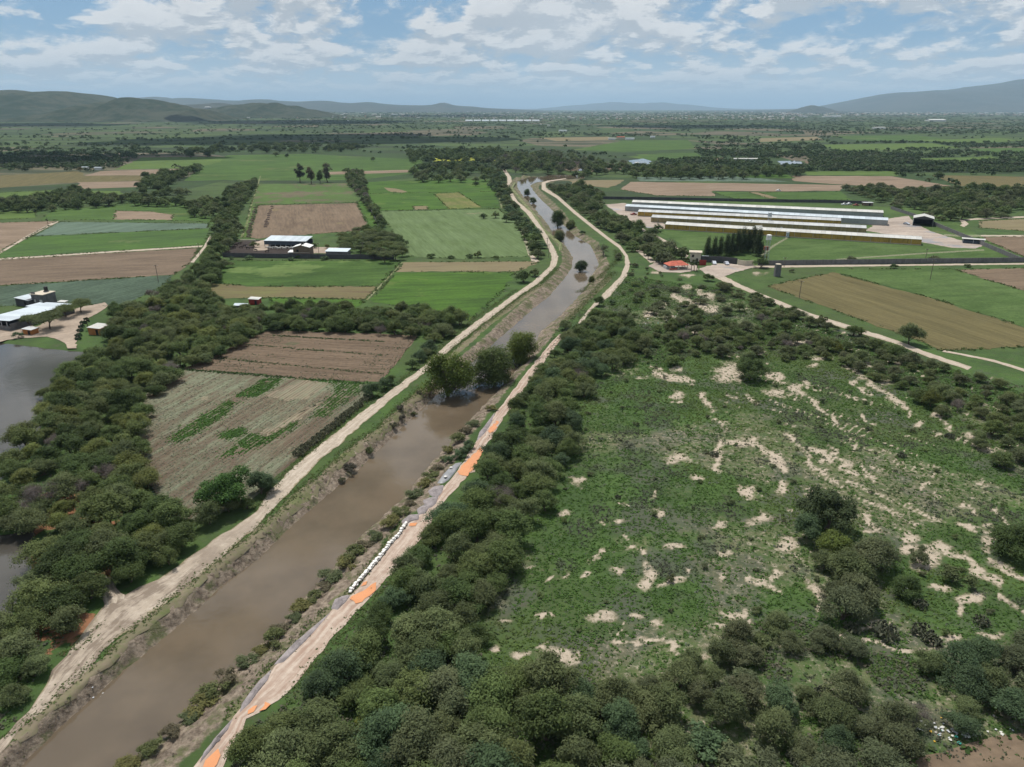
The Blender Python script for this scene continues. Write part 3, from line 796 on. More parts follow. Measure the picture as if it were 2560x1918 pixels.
road('bank_road', [(330, 2080), (490, 1918), (587, 1791), (688, 1663), (766, 1599), (834, 1521), (880, 1489), (950, 1400), (1020, 1311), (1066, 1270), (1112, 1215), (1152, 1164), (1193, 1100), (1222, 1057), (1246, 1024), (1285, 975), (1330, 915), (1375, 860), (1400, 835)],
     [(400, 2080), (550, 1918), (622, 1800), (720, 1736), (792, 1645), (838, 1585), (905, 1517), (985, 1430), (1063, 1338), (1100, 1265), (1155, 1206), (1182, 1178), (1214, 1114), (1250, 1059), (1270, 1030), (1302, 985), (1345, 925), (1388, 868), (1410, 840)], M_BANK, 0.10, 0.2, 3, crown=0.05)
road('dirt_road', [(1434, 822), (1470, 775), (1500, 742), (1550, 693), (1562, 664), (1562, 641), (1547, 621), (1518, 600), (1484, 574), (1434, 534), (1391, 496), (1354, 474), (1354, 457), (1368, 452), (1414, 446)],
     [(1444, 824), (1482, 772), (1526, 740), (1566, 693), (1576, 661), (1569, 638), (1551, 614), (1522, 594), (1490, 569), (1441, 530), (1398, 492), (1366, 470), (1364, 459), (1376, 454), (1416, 448)], M_ROAD, 0.10, 0.15, 4, crown=0.06)
road('grass_track', [(1396, 628), (1396, 612), (1354, 576), (1336, 543), (1301, 503), (1276, 472), (1284, 457)], [(1406, 624), (1404, 608), (1361, 572), (1343, 541), (1308, 501), (1283, 470), (1290, 456)], M_TRACK, 0.09, 0.1, 5)
road('dirt_road', [(1775, 690), (1850, 722), (1920, 752), (2010, 790), (2090, 815), (2170, 840), (2230, 858), (2310, 890), (2420, 925)], [(1806, 688), (1862, 717), (1930, 745), (2022, 782), (2100, 806), (2180, 832), (2240, 851), (2322, 882), (2430, 918)], M_ROAD, 0.10, 0.2, 6)
road('dirt_road', [(1880, 671), (2060, 668), (2300, 665), (2560, 662), (2760, 660)], [(1880, 665), (2060, 663), (2300, 661), (2560, 658), (2760, 656)], M_ROAD, 0.11, 0.2, 7)
road('dirt_track', [(1600, 575), (1640, 596), (1670, 612), (1700, 634), (1715, 645)], [(1604, 570), (1645, 591), (1676, 607), (1706, 629), (1722, 640)], M_ROAD, 0.12, 0.2, 8)
road('dirt_track', [(1588, 626), (1605, 640), (1625, 658)], [(1596, 622), (1618, 634), (1640, 654)], M_ROAD, 0.12, 0.2, 9)
road('farm_track', [(600, 594), (614, 560), (624, 520), (640, 470), (650, 440)], [(608, 594), (620, 560), (629, 520), (644, 470), (653, 440)], M_TRACK, 0.10, 0.1, 10)
road('farm_track', [(-60, 652), (0, 630), (70, 588), (140, 552)], [(-60, 660), (0, 635), (76, 591), (147, 555)], M_ROAD, 0.10, 0.15, 11)
road('farm_track', [(476, 656), (508, 618), (524, 590)], [(484, 658), (514, 620), (531, 591)], M_ROAD, 0.10, 0.15, 12)
road('farm_track', [(914, 750), (945, 718), (985, 676), (1004, 656)], [(920, 751), (951, 718), (990, 677), (1010, 656)], M_TRACK, 0.10, 0.05, 13)
road('farm_track', [(0, 646), (250, 630), (507, 614)], [(0, 651), (250, 634), (505, 618)], M_ROAD, 0.11, 0.1, 14)
road('dirt_track', [(2392, 592), (2385, 575), (2405, 560), (2398, 550), (2440, 546), (2560, 541)], [(2408, 590), (2398, 576), (2422, 560), (2412, 552), (2440, 550), (2560, 545)], M_ROAD, 0.10, 0.2, 15)
road('dirt_track', [(2360, 590), (2400, 592), (2560, 592), (2700, 592)], [(2360, 586), (2400, 588), (2560, 588), (2700, 588)], M_ROAD, 0.12, 0.2, 16)
road('foot_path', [(1900, 640), (1930, 615), (1966, 594)], [(1904, 643), (1935, 617), (1970, 596)], M_ROAD, 0.12, 0.1, 17)
road('foot_path', [(2090, 648), (2200, 640), (2320, 632), (2460, 624)], [(2090, 651), (2200, 643), (2320, 635), (2460, 627)], M_ROAD, 0.12, 0.1, 18)
road('dirt_track', [(2355, 880), (2400, 888), (2480, 905), (2560, 930)], [(2360, 876), (2404, 884), (2486, 900), (2566, 924)], M_ROAD, 0.10, 0.2, 19)
road('dirt_track', [(1330, 656), (1318, 630), (1306, 590), (1302, 575)], [(1350, 654), (1326, 632), (1313, 590), (1307, 575)], M_ROAD, 0.09, 0.2, 20)
road('dirt_track', [(1252, 521), (1245, 490), (1240, 470)], [(1258, 521), (1250, 490), (1244, 470)], M_TRACK, 0.09, 0.2, 21)

# grassy verges on the crown of the banks (their own soil shows through)
def verge(name, L, w, seed, m):
    A = [(u, v) for u, v in L]
    return road(name, A, [(u + w * (v - 240) / 1000, v + w * 0.45 * (v - 240) / 1000) for u, v in A], m, 0.06, 0.35, seed, drape=True)


M_VERGE = fieldmat('bank grass', (0.185, 0.150, 0.105), (0.085, 0.105, 0.036), 0.42, 0.8, 2.0, 0.15, 0.2, 0.12)
verge('grass_verge', [(20, 1842), (160, 1722), (250, 1646), (318, 1580), (400, 1518), (500, 1436), (584, 1372), (660, 1310)], 18, 30, M_VERGE)
verge('grass_verge', [(660, 1310), (745, 1228), (818, 1168), (890, 1106), (935, 1078), (1005, 1010), (1052, 970)], 24, 31, M_VERGE)
verge('grass_verge', [(1080, 925), (1140, 872), (1210, 812), (1302, 742), (1350, 710)], 22, 32, M_VERGE)
verge('grass_verge', [(560, 1798), (655, 1688), (742, 1600), (820, 1520)], 26, 33, M_VERGE)
verge('grass_verge', [(830, 1515), (900, 1440), (960, 1360), (1005, 1305)], 16, 34, M_VERGE)
verge('grass_verge', [(1400, 800), (1440, 765), (1490, 720), (1520, 690)], 24, 35, M_VERGE)

# ---- puddles, gravel and sandbags on the bank road
m, n = mat('orange puddle water')
pos = n.n('ShaderNodeNewGeometry', {}, out=0)
c = n.mix(n.noise(pos, 0.5, 4), (0.52, 0.215, 0.09), (0.62, 0.285, 0.135))
finish(n, c, 0.12, n.noise(pos, 3.0, 3), 0.05, 0.01, 0.4)
M_PUD = m
PUD = [[(1149, 1189), (1143, 1180), (1161, 1160), (1185, 1136), (1201, 1119), (1207, 1131), (1198, 1151), (1184, 1172), (1169, 1192)], [(1219, 1079), (1230, 1066), (1242, 1053), (1248, 1056), (1238, 1076), (1226, 1084)],
       [(889, 1512), (878, 1492), (892, 1487), (908, 1480), (928, 1464), (940, 1457), (941, 1469), (925, 1490), (905, 1508)], [(903, 1468), (908, 1459), (918, 1455), (916, 1464)], [(1022, 1317), (1026, 1310), (1042, 1309), (1040, 1316)],
       [(622, 1789), (633, 1768), (644, 1766), (636, 1782)], [(649, 1780), (662, 1758), (676, 1762), (664, 1776)], [(506, 1925), (528, 1890), (546, 1872), (551, 1892), (533, 1925)], [(1085, 1240), (1098, 1222), (1104, 1226), (1092, 1244)]]
for i, q in enumerate(PUD):
    tag(poly_obj('puddle', [P(u, v)[:2] for u, v in q], 0.185 + 0.001 * i, M_PUD, 0.18, 0.7, 300 + i), kind='structure')

# ================================================================== VEGETATION
def leafmat(name, trans=0.25, rough=0.75):
    """foliage: the tree's own colour (object colour) varied leaf by leaf"""
    m, n = mat(name)
    oi = n.n('ShaderNodeObjectInfo', {}, out=None)
    t = n.n('ShaderNodeAttribute', {}, out=None, attribute_name='tint').outputs['Fac']
    k = n.m('ADD', 0.62, n.m('MULTIPLY', t, 0.85))
    c = n.n('ShaderNodeVectorMath', {0: oi.outputs['Color'], 'Scale': k}, out=None, operation='SCALE').outputs[0]
    c = n.mix(n.step(t, 0.72, 1.0, 0.0, 0.35), c, n.mix(0.5, c, (0.15, 0.17, 0.06)))
    d = n.n('ShaderNodeBsdfPrincipled', {'Base Color': c, 'Roughness': rough, 'Specular IOR Level': 0.18})
    tr = n.n('ShaderNodeBsdfTranslucent', {'Color': c})
    n.n('ShaderNodeOutputMaterial', {'Surface': n.n('ShaderNodeMixShader', {0: trans, 1: d, 2: tr})}, out=None)
    return m


M_LEAF = leafmat('foliage', 0.32)
M_BARK = plain('bark', (0.095, 0.072, 0.055), 0.95, 0.3, 1.5)
M_GREYBARK = plain('grey bark', (0.15, 0.125, 0.115), 0.95, 0.25, 1.5)


def unit(r, k):
    v = r.normal(size=(k, 3))
    return v / np.linalg.norm(v, axis=1)[:, None]


def leaves(cen, nrm, r, ln, wd, jitter=0.6, droop=0.0):
    """one small kite-shaped spray of leaves at every point"""
    k = len(cen)
    nn = nrm + r.normal(size=(k, 3)) * jitter
    nn /= np.linalg.norm(nn, axis=1)[:, None] + 1e-9
    t = np.cross(nn, r.normal(size=(k, 3)))
    t /= np.linalg.norm(t, axis=1)[:, None] + 1e-9
    if droop:
        t = t * (1 - droop) + np.array([0, 0, -1.0]) * droop
        t /= np.linalg.norm(t, axis=1)[:, None] + 1e-9
    b = np.cross(nn, t)
    b /= np.linalg.norm(b, axis=1)[:, None] + 1e-9
    L = (ln * r.uniform(0.6, 1.35, k))[:, None]
    W = (wd * r.uniform(0.6, 1.35, k))[:, None]
    a0 = cen - t * L * 0.5
    a1 = cen + b * W * 0.5 - t * L * 0.05
    a2 = cen + t * L * 0.5 + nn * L * 0.12
    a3 = cen - b * W * 0.5 - t * L * 0.05
    V = np.stack([a0, a1, a2, a3], 1).reshape(-1, 3)
    return V, np.arange(4 * k).reshape(k, 4)


def crown_mesh(name, seed, Rr, H, base, blobs, nleaf, ln, wd, flat=0.8, droop=0.0, up=0.75, shape='dome', ragged=0.30):
    r = np.random.default_rng(seed)
    cs, rs = [], []
    for i in range(blobs):
        a = r.uniform(0, 2 * np.pi)
        if shape == 'cone':
            h = r.uniform(0, 1)
            q = Rr * (1.02 - h) * 0.6 * math.sqrt(r.uniform(0.1, 1))
            cs.append((q * math.cos(a), q * math.sin(a), base + h * (H - base)))
            rs.append(Rr * (0.30 + 0.22 * (1 - h)))
        elif shape == 'tall':
            h = r.uniform(0, 1)
            lob = 1 + 0.2 * math.sin(2 * a + seed + 3 * h) + 0.15 * math.sin(3 * a + seed * 1.7)
            q = Rr * 0.62 * math.sqrt(r.uniform(0, 1)) * (0.55 + 0.9 * math.sin(math.pi * min(1, h * 0.8 + 0.15))) * lob
            cs.append((q * math.cos(a), q * math.sin(a), base + h * (H - base) * 0.88))
            rs.append(Rr * r.uniform(0.20, 0.44))
        elif shape == 'flat':
            q = Rr * 0.78 * math.sqrt(r.uniform(0, 1))
            cs.append((q * math.cos(a), q * math.sin(a), H * (0.80 - 0.22 * (q / Rr) ** 2) + r.normal(0, 0.06 * H)))
            rs.append(Rr * r.uniform(0.22, 0.34))
        else:
            q = math.sqrt(r.uniform(0.0, 1.0))
            top = math.sqrt(max(0.0, 1 - (q * 0.92) ** 2))
            h = r.uniform(0.25, 1.0) ** 0.7
            lob = 1 + 0.22 * math.sin(2 * a + seed) + 0.14 * math.sin(3 * a + seed * 2.1)
            cs.append((Rr * 0.80 * q * lob * math.cos(a), Rr * 0.80 * q * lob * math.sin(a), base + (H - base) * (0.10 + 0.70 * top * h) * r.uniform(0.85, 1.12)))
            rs.append(Rr * r.uniform(0.17, 0.36))
    cs, rs = np.array(cs), np.array(rs)
    w = rs ** 2
    pick = r.choice(blobs, nleaf, p=w / w.sum())
    dirs = unit(r, nleaf)
    dirs[:, 2] = np.where(dirs[:, 2] < -0.45, -dirs[:, 2], dirs[:, 2])
    rad = rs[pick] * (1.0 + r.normal(0, ragged, nleaf)) * np.where(r.uniform(size=nleaf) < 0.2, r.uniform(0.4, 0.9, nleaf), 1.0)
    sc = np.array([1, 1, flat])
    cen = cs[pick] + dirs * rad[:, None] * sc
    if shape != 'flat':
        cen[:, 2] = np.maximum(cen[:, 2], base * 0.35 + r.uniform(0, 0.5, nleaf))
    nrm = dirs * np.array([1, 1, 1]) + np.array([0, 0, up])
    V, Fc = leaves(cen, nrm, r, ln, wd, 0.55, droop)
    bt = r.uniform(0, 1, blobs)
    tint = np.clip(0.5 * bt[pick] + 0.5 * r.uniform(0, 1, nleaf), 0, 1)
    me = mesh_np(name, V, Fc, M_LEAF, False, {'tint': ('FACE', tint)})
    return me, cs, rs


def tube(bm, pts, radii, n=6):
    rings = []
    for i, (p, q) in enumerate(zip(pts, radii)):
        p = Vector(p)
        dv = (Vector(pts[min(i + 1, len(pts) - 1)]) - Vector(pts[max(i - 1, 0)])).normalized()
        a = dv.orthogonal().normalized()
        b = dv.cross(a)
        rings.append([bm.verts.new(p + (a * math.cos(2 * math.pi * k / n) + b * math.sin(2 * math.pi * k / n)) * q) for k in range(n)])
    for r0, r1 in zip(rings, rings[1:]):
        for k in range(n):
            bm.faces.new((r0[k], r0[(k + 1) % n], r1[(k + 1) % n], r1[k]))
    bm.faces.new(rings[0][::-1])
    bm.faces.new(rings[-1])


def trunk_mesh(name, seed, cs, H, base, r0, m, limbs=6, lean=0.15, multi=1):
    r = random.Random(seed)
    bm = bmesh.new()
    order = sorted(range(len(cs)), key=lambda i: r.random())[:limbs]
    for s in range(multi):
        fx, fy = r.uniform(-lean, lean) * H, r.uniform(-lean, lean) * H
        fork = Vector((fx * 0.5, fy * 0.5, max(0.35, base * r.uniform(0.75, 1.0))))
        o = Vector((r.uniform(-.15, .15) * multi, r.uniform(-.15, .15) * multi, -0.1))
        tube(bm, [o, o.lerp(fork, 0.5) + Vector((r.uniform(-.1, .1), r.uniform(-.1, .1), 0)), fork], [r0 * 1.25, r0, r0 * 0.85], 7)
        for i in order[s::multi]:
            c = Vector(cs[i])
            mid = fork.lerp(c, 0.5) + Vector((r.uniform(-.2, .2), r.uniform(-.2, .2), 0.25))
            tube(bm, [fork - Vector((0, 0, 0.05)), mid, c], [r0 * 0.6, r0 * 0.38, r0 * 0.12], 5)
    me = bpy.data.meshes.new(name)
    bm.to_mesh(me)
    bm.free()
    me.materials.append(m)
    return me


PROTO = {}


def proto(kind, count, seed, bark=None, r0=0.16, limbs=6, multi=1, **kw):
    PROTO[kind] = []
    for i in range(count):
        k2 = dict(kw)
        rr = random.Random(seed + i)
        k2['Rr'] *= rr.uniform(0.88, 1.12)
        k2['H'] *= rr.uniform(0.9, 1.12)
        me, cs, rs = crown_mesh(kind + '_crown', seed + i * 7, **k2)
        tm = trunk_mesh(kind + '_trunk', seed + i, cs, k2['H'], k2['base'], r0, bark or M_BARK, limbs, multi=multi)
        PROTO[kind].append((tm, me, k2['H']))


proto('mesquite', 9, 100, Rr=3.3, H=4.8, base=0.8, blobs=36, nleaf=8000, ln=0.40, wd=0.14, flat=0.78, limbs=7, multi=2)
proto('grove', 7, 200, Rr=3.5, H=5.8, base=1.0, blobs=36, nleaf=8000, ln=0.40, wd=0.15, flat=0.8, limbs=7)
proto('broad', 3, 300, Rr=4.0, H=6.6, base=1.0, blobs=34, nleaf=9000, ln=0.36, wd=0.2, flat=0.85, ragged=0.12, r0=0.25)
proto('willow', 4, 400, Rr=4.0, H=8.6, base=0.9, blobs=52, nleaf=12000, ln=0.50, wd=0.18, flat=1.0, ragged=0.24, droop=0.35, shape='tall', limbs=10, r0=0.3)
proto('shrub', 6, 500, Rr=1.5, H=1.9, base=0.25, blobs=12, nleaf=1500, ln=0.30, wd=0.10, flat=0.8, limbs=5, multi=3, r0=0.05)
proto('acacia', 3, 600, Rr=4.2, H=5.4, base=2.0, blobs=24, nleaf=5000, ln=0.45, wd=0.16, flat=0.5, shape='flat', limbs=8, r0=0.2)
proto('euca', 3, 700, Rr=3.6, H=15.0, base=4.0, blobs=26, nleaf=3200, ln=0.9, wd=0.35, flat=1.1, droop=0.4, shape='tall', r0=0.35)
proto('casuarina', 3, 800, Rr=3.9, H=12.5, base=0.8, blobs=34, nleaf=4200, ln=0.75, wd=0.2, flat=1.2, shape='cone', r0=0.25)
proto('field', 5, 900, Rr=3.6, H=5.6, base=0.3, blobs=26, nleaf=1500, ln=0.75, wd=0.38, flat=0.82, limbs=5, r0=0.22)
proto('thicket', 5, 950, Rr=3.0, H=3.4, base=0.4, blobs=18, nleaf=1300, ln=0.7, wd=0.32, flat=0.72, limbs=4, multi=2, r0=0.1)
proto('twig', 3, 1000, bark=M_GREYBARK, Rr=3.0, H=4.6, base=1.0, blobs=20, nleaf=2600, ln=0.85, wd=0.035, flat=0.8, limbs=14, multi=3, r0=0.10, up=0.1)
proto('bank', 4, 1100, Rr=1.3, H=1.5, base=0.2, blobs=10, nleaf=1300, ln=0.30, wd=0.10, flat=0.9, limbs=5, multi=3, r0=0.04)


# prickly pear: stacks of oval pads
def pear_mesh(name, seed, pads, spread, hgt):
    r = np.random.default_rng(seed)
    bm = bmesh.new()
    for i in range(pads):
        q = math.sqrt(r.uniform(0, 1)) * spread
        a = r.uniform(0, 6.28)
        z = r.uniform(0.1, 1.0) * hgt * (1.05 - 0.5 * q / spread)
        s = r.uniform(0.16, 0.26)
        yaw, til = r.uniform(0, 3.14), r.uniform(-0.7, 0.7)
        M = Matrix.Translation((q * math.cos(a), q * math.sin(a), z)) @ Matrix.Rotation(yaw, 4, 'Z') @ Matrix.Rotation(til, 4, 'X')
        f, b = [], []
        for k in range(8):
            t = 2 * math.pi * k / 8
            x, y = math.cos(t) * s * 0.72, math.sin(t) * s * 1.1
            f.append(bm.verts.new(M @ Vector((x, -0.035, y))))
            b.append(bm.verts.new(M @ Vector((x, 0.035, y))))
        bm.faces.new(f)
        bm.faces.new(b[::-1])
        for k in range(8):
            bm.faces.new((f[k], b[k], b[(k + 1) % 8], f[(k + 1) % 8]))
    me = bpy.data.meshes.new(name)
    bm.to_mesh(me)
    bm.free()
    at = me.attributes.new('tint', 'FLOAT', 'FACE')
    at.data.foreach_set('value', np.repeat(r.uniform(0, 1, pads), 10).astype(np.float32))
    me.materials.append(M_LEAF)
    return me


PEAR = [pear_mesh('prickly_pear', 1200 + i, 110, 1.3, 1.7) for i in range(3)]


# fan palm
def palm_meshes(seed, H):
    r = random.Random(seed)
    bm = bmesh.new()
    tube(bm, [(0, 0, -0.1), (0.05, 0, H * 0.5), (0.1, 0.05, H)], [0.26, 0.2, 0.18], 8)
    tm = bpy.data.meshes.new('palm_trunk')
    bm.to_mesh(tm)
    bm.free()
    tm.materials.append(M_BARK)
    bm = bmesh.new()
    for i in range(46):
        a, e = r.uniform(0, 6.28), r.uniform(-0.9, 1.3)
        L = r.uniform(1.2, 1.7)
        o = Vector((0.1, 0.05, H + r.uniform(-0.3, 0.1)))
        dv = Vector((math.cos(a) * math.cos(e), math.sin(a) * math.cos(e), math.sin(e)))
        s = dv.orthogonal().normalized()
        up = dv.cross(s)
        s = s * math.cos(1.2) + up * math.sin(1.2)
        c = o + dv * L * 0.55
        tip = [c + (dv * math.cos(t) + s * math.sin(t)) * L * 0.5 + Vector((0, 0, -0.12)) for t in (-1.3, -0.8, -0.4, 0, 0.4, 0.8, 1.3)]
        vc, vt = bm.verts.new(c), [bm.verts.new(q) for q in tip]
        vo, v2 = bm.verts.new(o), bm.verts.new(o + s * 0.05)
        bm.faces.new((vo, v2, vc))
        for p, q in zip(vt, vt[1:]):
            bm.faces.new((vc, p, q))
    cm = bpy.data.meshes.new('palm_crown')
    bm.to_mesh(cm)
    bm.free()
    at = cm.attributes.new('tint', 'FLOAT', 'FACE')
    at.data.foreach_set('value', np.random.default_rng(seed).uniform(0, 1, len(cm.polygons)).astype(np.float32))
    cm.materials.append(M_LEAF)
    return tm, cm, H + 1


PROTO['palm'] = [palm_meshes(5, 5.0), palm_meshes(6, 6.0)]
PROTO['youngpalm'] = [palm_meshes(7, 1.2)]



def joined(tm, cm, H):
    bm = bmesh.new()
    bm.from_mesh(cm)
    k = len(bm.faces)
    bm.from_mesh(tm)
    bm.faces.ensure_lookup_table()
    for f in bm.faces[k:]:
        f.material_index = 1
    me = bpy.data.meshes.new(cm.name.replace('crown', 'tree'))
    bm.to_mesh(me)
    bm.free()
    me.materials.append(M_LEAF)
    me.materials.append(M_BARK)
    return me


WHOLE = {k: [joined(*p) for p in PROTO[k]] for k in ('field', 'thicket')}
ONES = 'zeroth first second third fourth fifth sixth seventh eighth ninth tenth eleventh twelfth thirteenth fourteenth fifteenth sixteenth seventeenth eighteenth nineteenth'.split()
TENS = {2: 'twent', 3: 'thirt', 4: 'fort', 5: 'fift', 6: 'sixt', 7: 'sevent'}


def ordw(n):
    if n < 20:
        return ONES[n]
    t, o = divmod(n, 10)
    return TENS[t] + ('ieth' if o == 0 else 'y-' + ONES[o])


def plant(name, kind, xy, s, col, label=None, cat=None, group=None, idx=None, rz=None, sz=1.0, z=None):
    """a tree: an Empty at its foot with a trunk and a crown"""
    x, y = float(xy[0]), float(xy[1])
    ps = PROTO[kind]
    tm, cm, H = ps[(idx if idx is not None else random.randrange(len(ps))) % len(ps)]
    if z is None:
        z = float(height(np.array([x]), np.array([y]))[0])
    if kind in WHOLE and UV(x, y)[2] < 3.2:      # a few pixels tall: one mesh
        me = WHOLE[kind][(idx if idx is not None else random.randrange(9)) % len(ps)]
        o = link(name, me, None, (x, y, z))
        o.rotation_euler = (0, 0, random.uniform(0, 6.28))
        o.scale = (s, s, s * sz)
        o.color = (*col, 1)
        return tag(o, label, cat, group)
    o = empty(name, (x, y, z), random.uniform(0, 6.28) if rz is None else rz)
    e_ = random.uniform(0.88, 1.14)
    o.scale = (s * e_, s / e_, s * sz)
    t = link('trunk', tm, o)
    c = link('crown', cm, o)
    c.color = (*col, 1)
    return tag(o, label, cat, group)


OLIVE, GREYG, MIDG, DEEP, DULL, YEL, BLUEG, BROWNG = (0.106, 0.130, 0.044), (0.104, 0.127, 0.052), (0.092, 0.126, 0.040), (0.060, 0.090, 0.028), (0.106, 0.120, 0.058), (0.130, 0.150, 0.042), (0.070, 0.108, 0.050), (0.098, 0.114, 0.058)
TWIG = (0.150, 0.125, 0.112)
TONES = {OLIVE: 'olive', GREYG: 'grey-green', MIDG: 'mid-green', DEEP: 'dark green', DULL: 'dull grey-green', YEL: 'yellow-green', BLUEG: 'blue-green', BROWNG: 'brownish', TWIG: 'leafless grey'}


def darts(poly, sp, zc, seed, gap=None, tries=40):
    """spread places inside an outline given as the photograph shows the crowns (zc = their height)"""
    r = np.random.default_rng(seed)
    W = PA([p[0] for p in poly], [p[1] for p in poly], zc)[:, :2]
    lo, hi = W.min(0), W.max(0)
    area = (hi - lo).prod()
    k = int(min(60000, area / (sp * sp) * tries / 4))
    c = r.uniform(lo, hi, (k, 2))
    c = c[inpoly(c[:, 0], c[:, 1], W)]
    if gap:
        c = c[fbm(c[:, 0] / gap[0], c[:, 1] / gap[0], seed, 3) > gap[1]]
    out, cell = [], {}
    for p in c:
        d2 = sp * r.uniform(0.8, 1.25)
        g = (int(p[0] // sp), int(p[1] // sp))
        if any((p[0] - q[0]) ** 2 + (p[1] - q[1]) ** 2 < d2 * d2 for i in (-1, 0, 1, -2, 2) for j in (-1, 0, 1, -2, 2) for q in cell.get((g[0] + i, g[1] + j), ())):
            continue
        cell.setdefault(g, []).append(p)
        out.append(p)
    return np.array(out).reshape(-1, 2)


def label_zone(rows, noun, phrase):
    """rows: list of dicts with u, v, tone: each gets its own row and place words"""
    rows.sort(key=lambda d: d['v'])
    k = max(1, int(round(math.sqrt(len(rows) / 2.2))))
    per = math.ceil(len(rows) / k)
    for b in range(k):
        part = sorted(rows[b * per:(b + 1) * per], key=lambda d: d['u'])
        for j, dct in enumerate(part):
            dct['label'] = f"{dct['tone']} {noun} {phrase}, {ordw(j + 1)} from left in {ordw(b + 1)} row"
    return rows


ALLTREES = []


ROADLINES = [[tuple(P(u, v)[:2]) for u, v in L] for L in (
    [(400, 2080), (520, 1918), (605, 1796), (704, 1700), (779, 1622), (836, 1553), (893, 1503), (968, 1415), (1042, 1325), (1083, 1268), (1134, 1210), (1167, 1171), (1204, 1107), (1236, 1058), (1258, 1027), (1294, 980), (1338, 920), (1382, 864), (1405, 838)],
    [(-130, 2030), (29, 1834), (108, 1754), (165, 1687), (236, 1611), (315, 1532), (378, 1487), (474, 1428), (547, 1366), (640, 1299), (700, 1228), (778, 1150), (908, 1044), (994, 975), (1067, 920), (1131, 861), (1198, 807), (1290, 740), (1338, 708), (1383, 666), (1388, 641)],
    [(1440, 822), (1478, 773), (1513, 741), (1558, 693), (1569, 662), (1566, 640), (1549, 618), (1520, 597), (1487, 572), (1437, 532), (1394, 494), (1360, 472)],
    [(1790, 689), (1856, 720), (1925, 749), (2016, 786), (2095, 811), (2175, 836), (2235, 855), (2316, 886), (2425, 921)])]
ROADW = [2.4, 2.9, 2.0, 1.6]


def grove(name, noun, phrase, group, poly, sp, kinds, zc, sc, pal, seed, gap=None, avoid=(), cat='tree', maxn=None):
    r = np.random.default_rng(seed)
    pts = darts(poly, sp, zc, seed, gap)
    rows = []
    zs = height(pts[:, 0], pts[:, 1]) if len(pts) else []
    rd = np.min([dseg(pts[:, 0], pts[:, 1], L) - w for L, w in zip(ROADLINES, ROADW)], 0) if len(pts) else []
    for p, zg, dr in zip(pts, zs, rd):
        u, v, ppm = UV(p[0], p[1], zc)
        u0, v0, _ = UV(p[0], p[1], 0)
        if u < -90 or u > 2650 or v > 2010:
            continue
        if any(inpoly(u0, v0, q) for q in avoid):
            continue
        if zg < -1.2 or dr < 0.6:
            continue
        kd = kinds[r.choice(len(kinds), p=np.array([k[1] for k in kinds]) / sum(k[1] for k in kinds))][0]
        col = TWIG if kd == 'twig' else pal[r.integers(len(pal))]
        rows.append(dict(p=p, u=float(u), v=float(v), kind=kd, col=col, tone=TONES[col], s=min(r.uniform(*sc), max(0.45, (dr + 0.9) / 3.3)), j=r.uniform(0.80, 1.18) * r.uniform(0.97, 1.03, 3), z=float(zg)))
    if maxn and len(rows) > maxn:
        rows = rows[:maxn]
    for dct in label_zone(rows, noun, phrase):
        col = tuple(np.array(dct['col']) * dct['j'])
        plant(name, dct['kind'], dct['p'], dct['s'], col, dct['label'], cat, group, z=dct['z'], sz=r.uniform(0.85, 1.12), idx=int(r.integers(99)))
        ALLTREES.append((dct['p'][0], dct['p'][1], dct['s'] * 3))
    return len(rows)


CNT = {}
# riverside grove east of the bank road
GA1 = [(1395, 815), (1470, 770), (1560, 790), (1620, 850), (1560, 900), (1500, 920), (1446, 990), (1435, 1105), (1377, 1185), (1366, 1255), (1290, 1310), (1261, 1423), (1227, 1520), (1160, 1590), (1050, 1640), (960, 1690), (830, 1690), (815, 1680), (880, 1545), (1030, 1395), (1120, 1280), (1165, 1225), (1215, 1165), (1262, 1075), (1310, 970)]
CNT['GA1'] = grove('mesquite_tree', 'mesquite', 'in riverside grove beside puddled road', 'mesquites of the riverside grove', GA1, 4.1, [('mesquite', 5), ('grove', 4), ('twig', 0.25)], 3.0, (0.62, 1.15), [GREYG, MIDG, MIDG, GREYG, OLIVE, DEEP, BLUEG], 1)
GA2 = [(830, 1690), (960, 1690), (1160, 1600), (1240, 1665), (1330, 1690), (1500, 1700), (1560, 1760), (1540, 1830), (1600, 1990), (590, 1990), (575, 1850), (700, 1772), (800, 1690)]
CNT['GA2'] = grove('mesquite_tree', 'mesquite', 'in bottom thicket below the meadow', 'mesquites of the bottom thicket', GA2, 4.1, [('mesquite', 5), ('grove', 4)], 3.0, (0.7, 1.2), [GREYG, GREYG, MIDG, OLIVE, DULL, MIDG, BLUEG], 2)
GA3 = [(1560, 1700), (1640, 1665), (1700, 1640), (1850, 1570), (1960, 1540), (2060, 1570), (2150, 1630), (2300, 1650), (2450, 1630), (2600, 1590), (2600, 1760), (2450, 1790), (2330, 1805), (2270, 1860), (2230, 1990), (1600, 1990)]
CNT['GA3'] = grove('thorn_tree', 'thorn tree', 'in dry scrub near corner field', 'thorn trees of the dry scrub', GA3, 3.7, [('mesquite', 6), ('thicket', 1), ('twig', 0.3)], 2.2, (0.48, 0.95), [DULL, GREYG, GREYG, DULL, BROWNG, BLUEG], 3, gap=(13.0, 0.37))
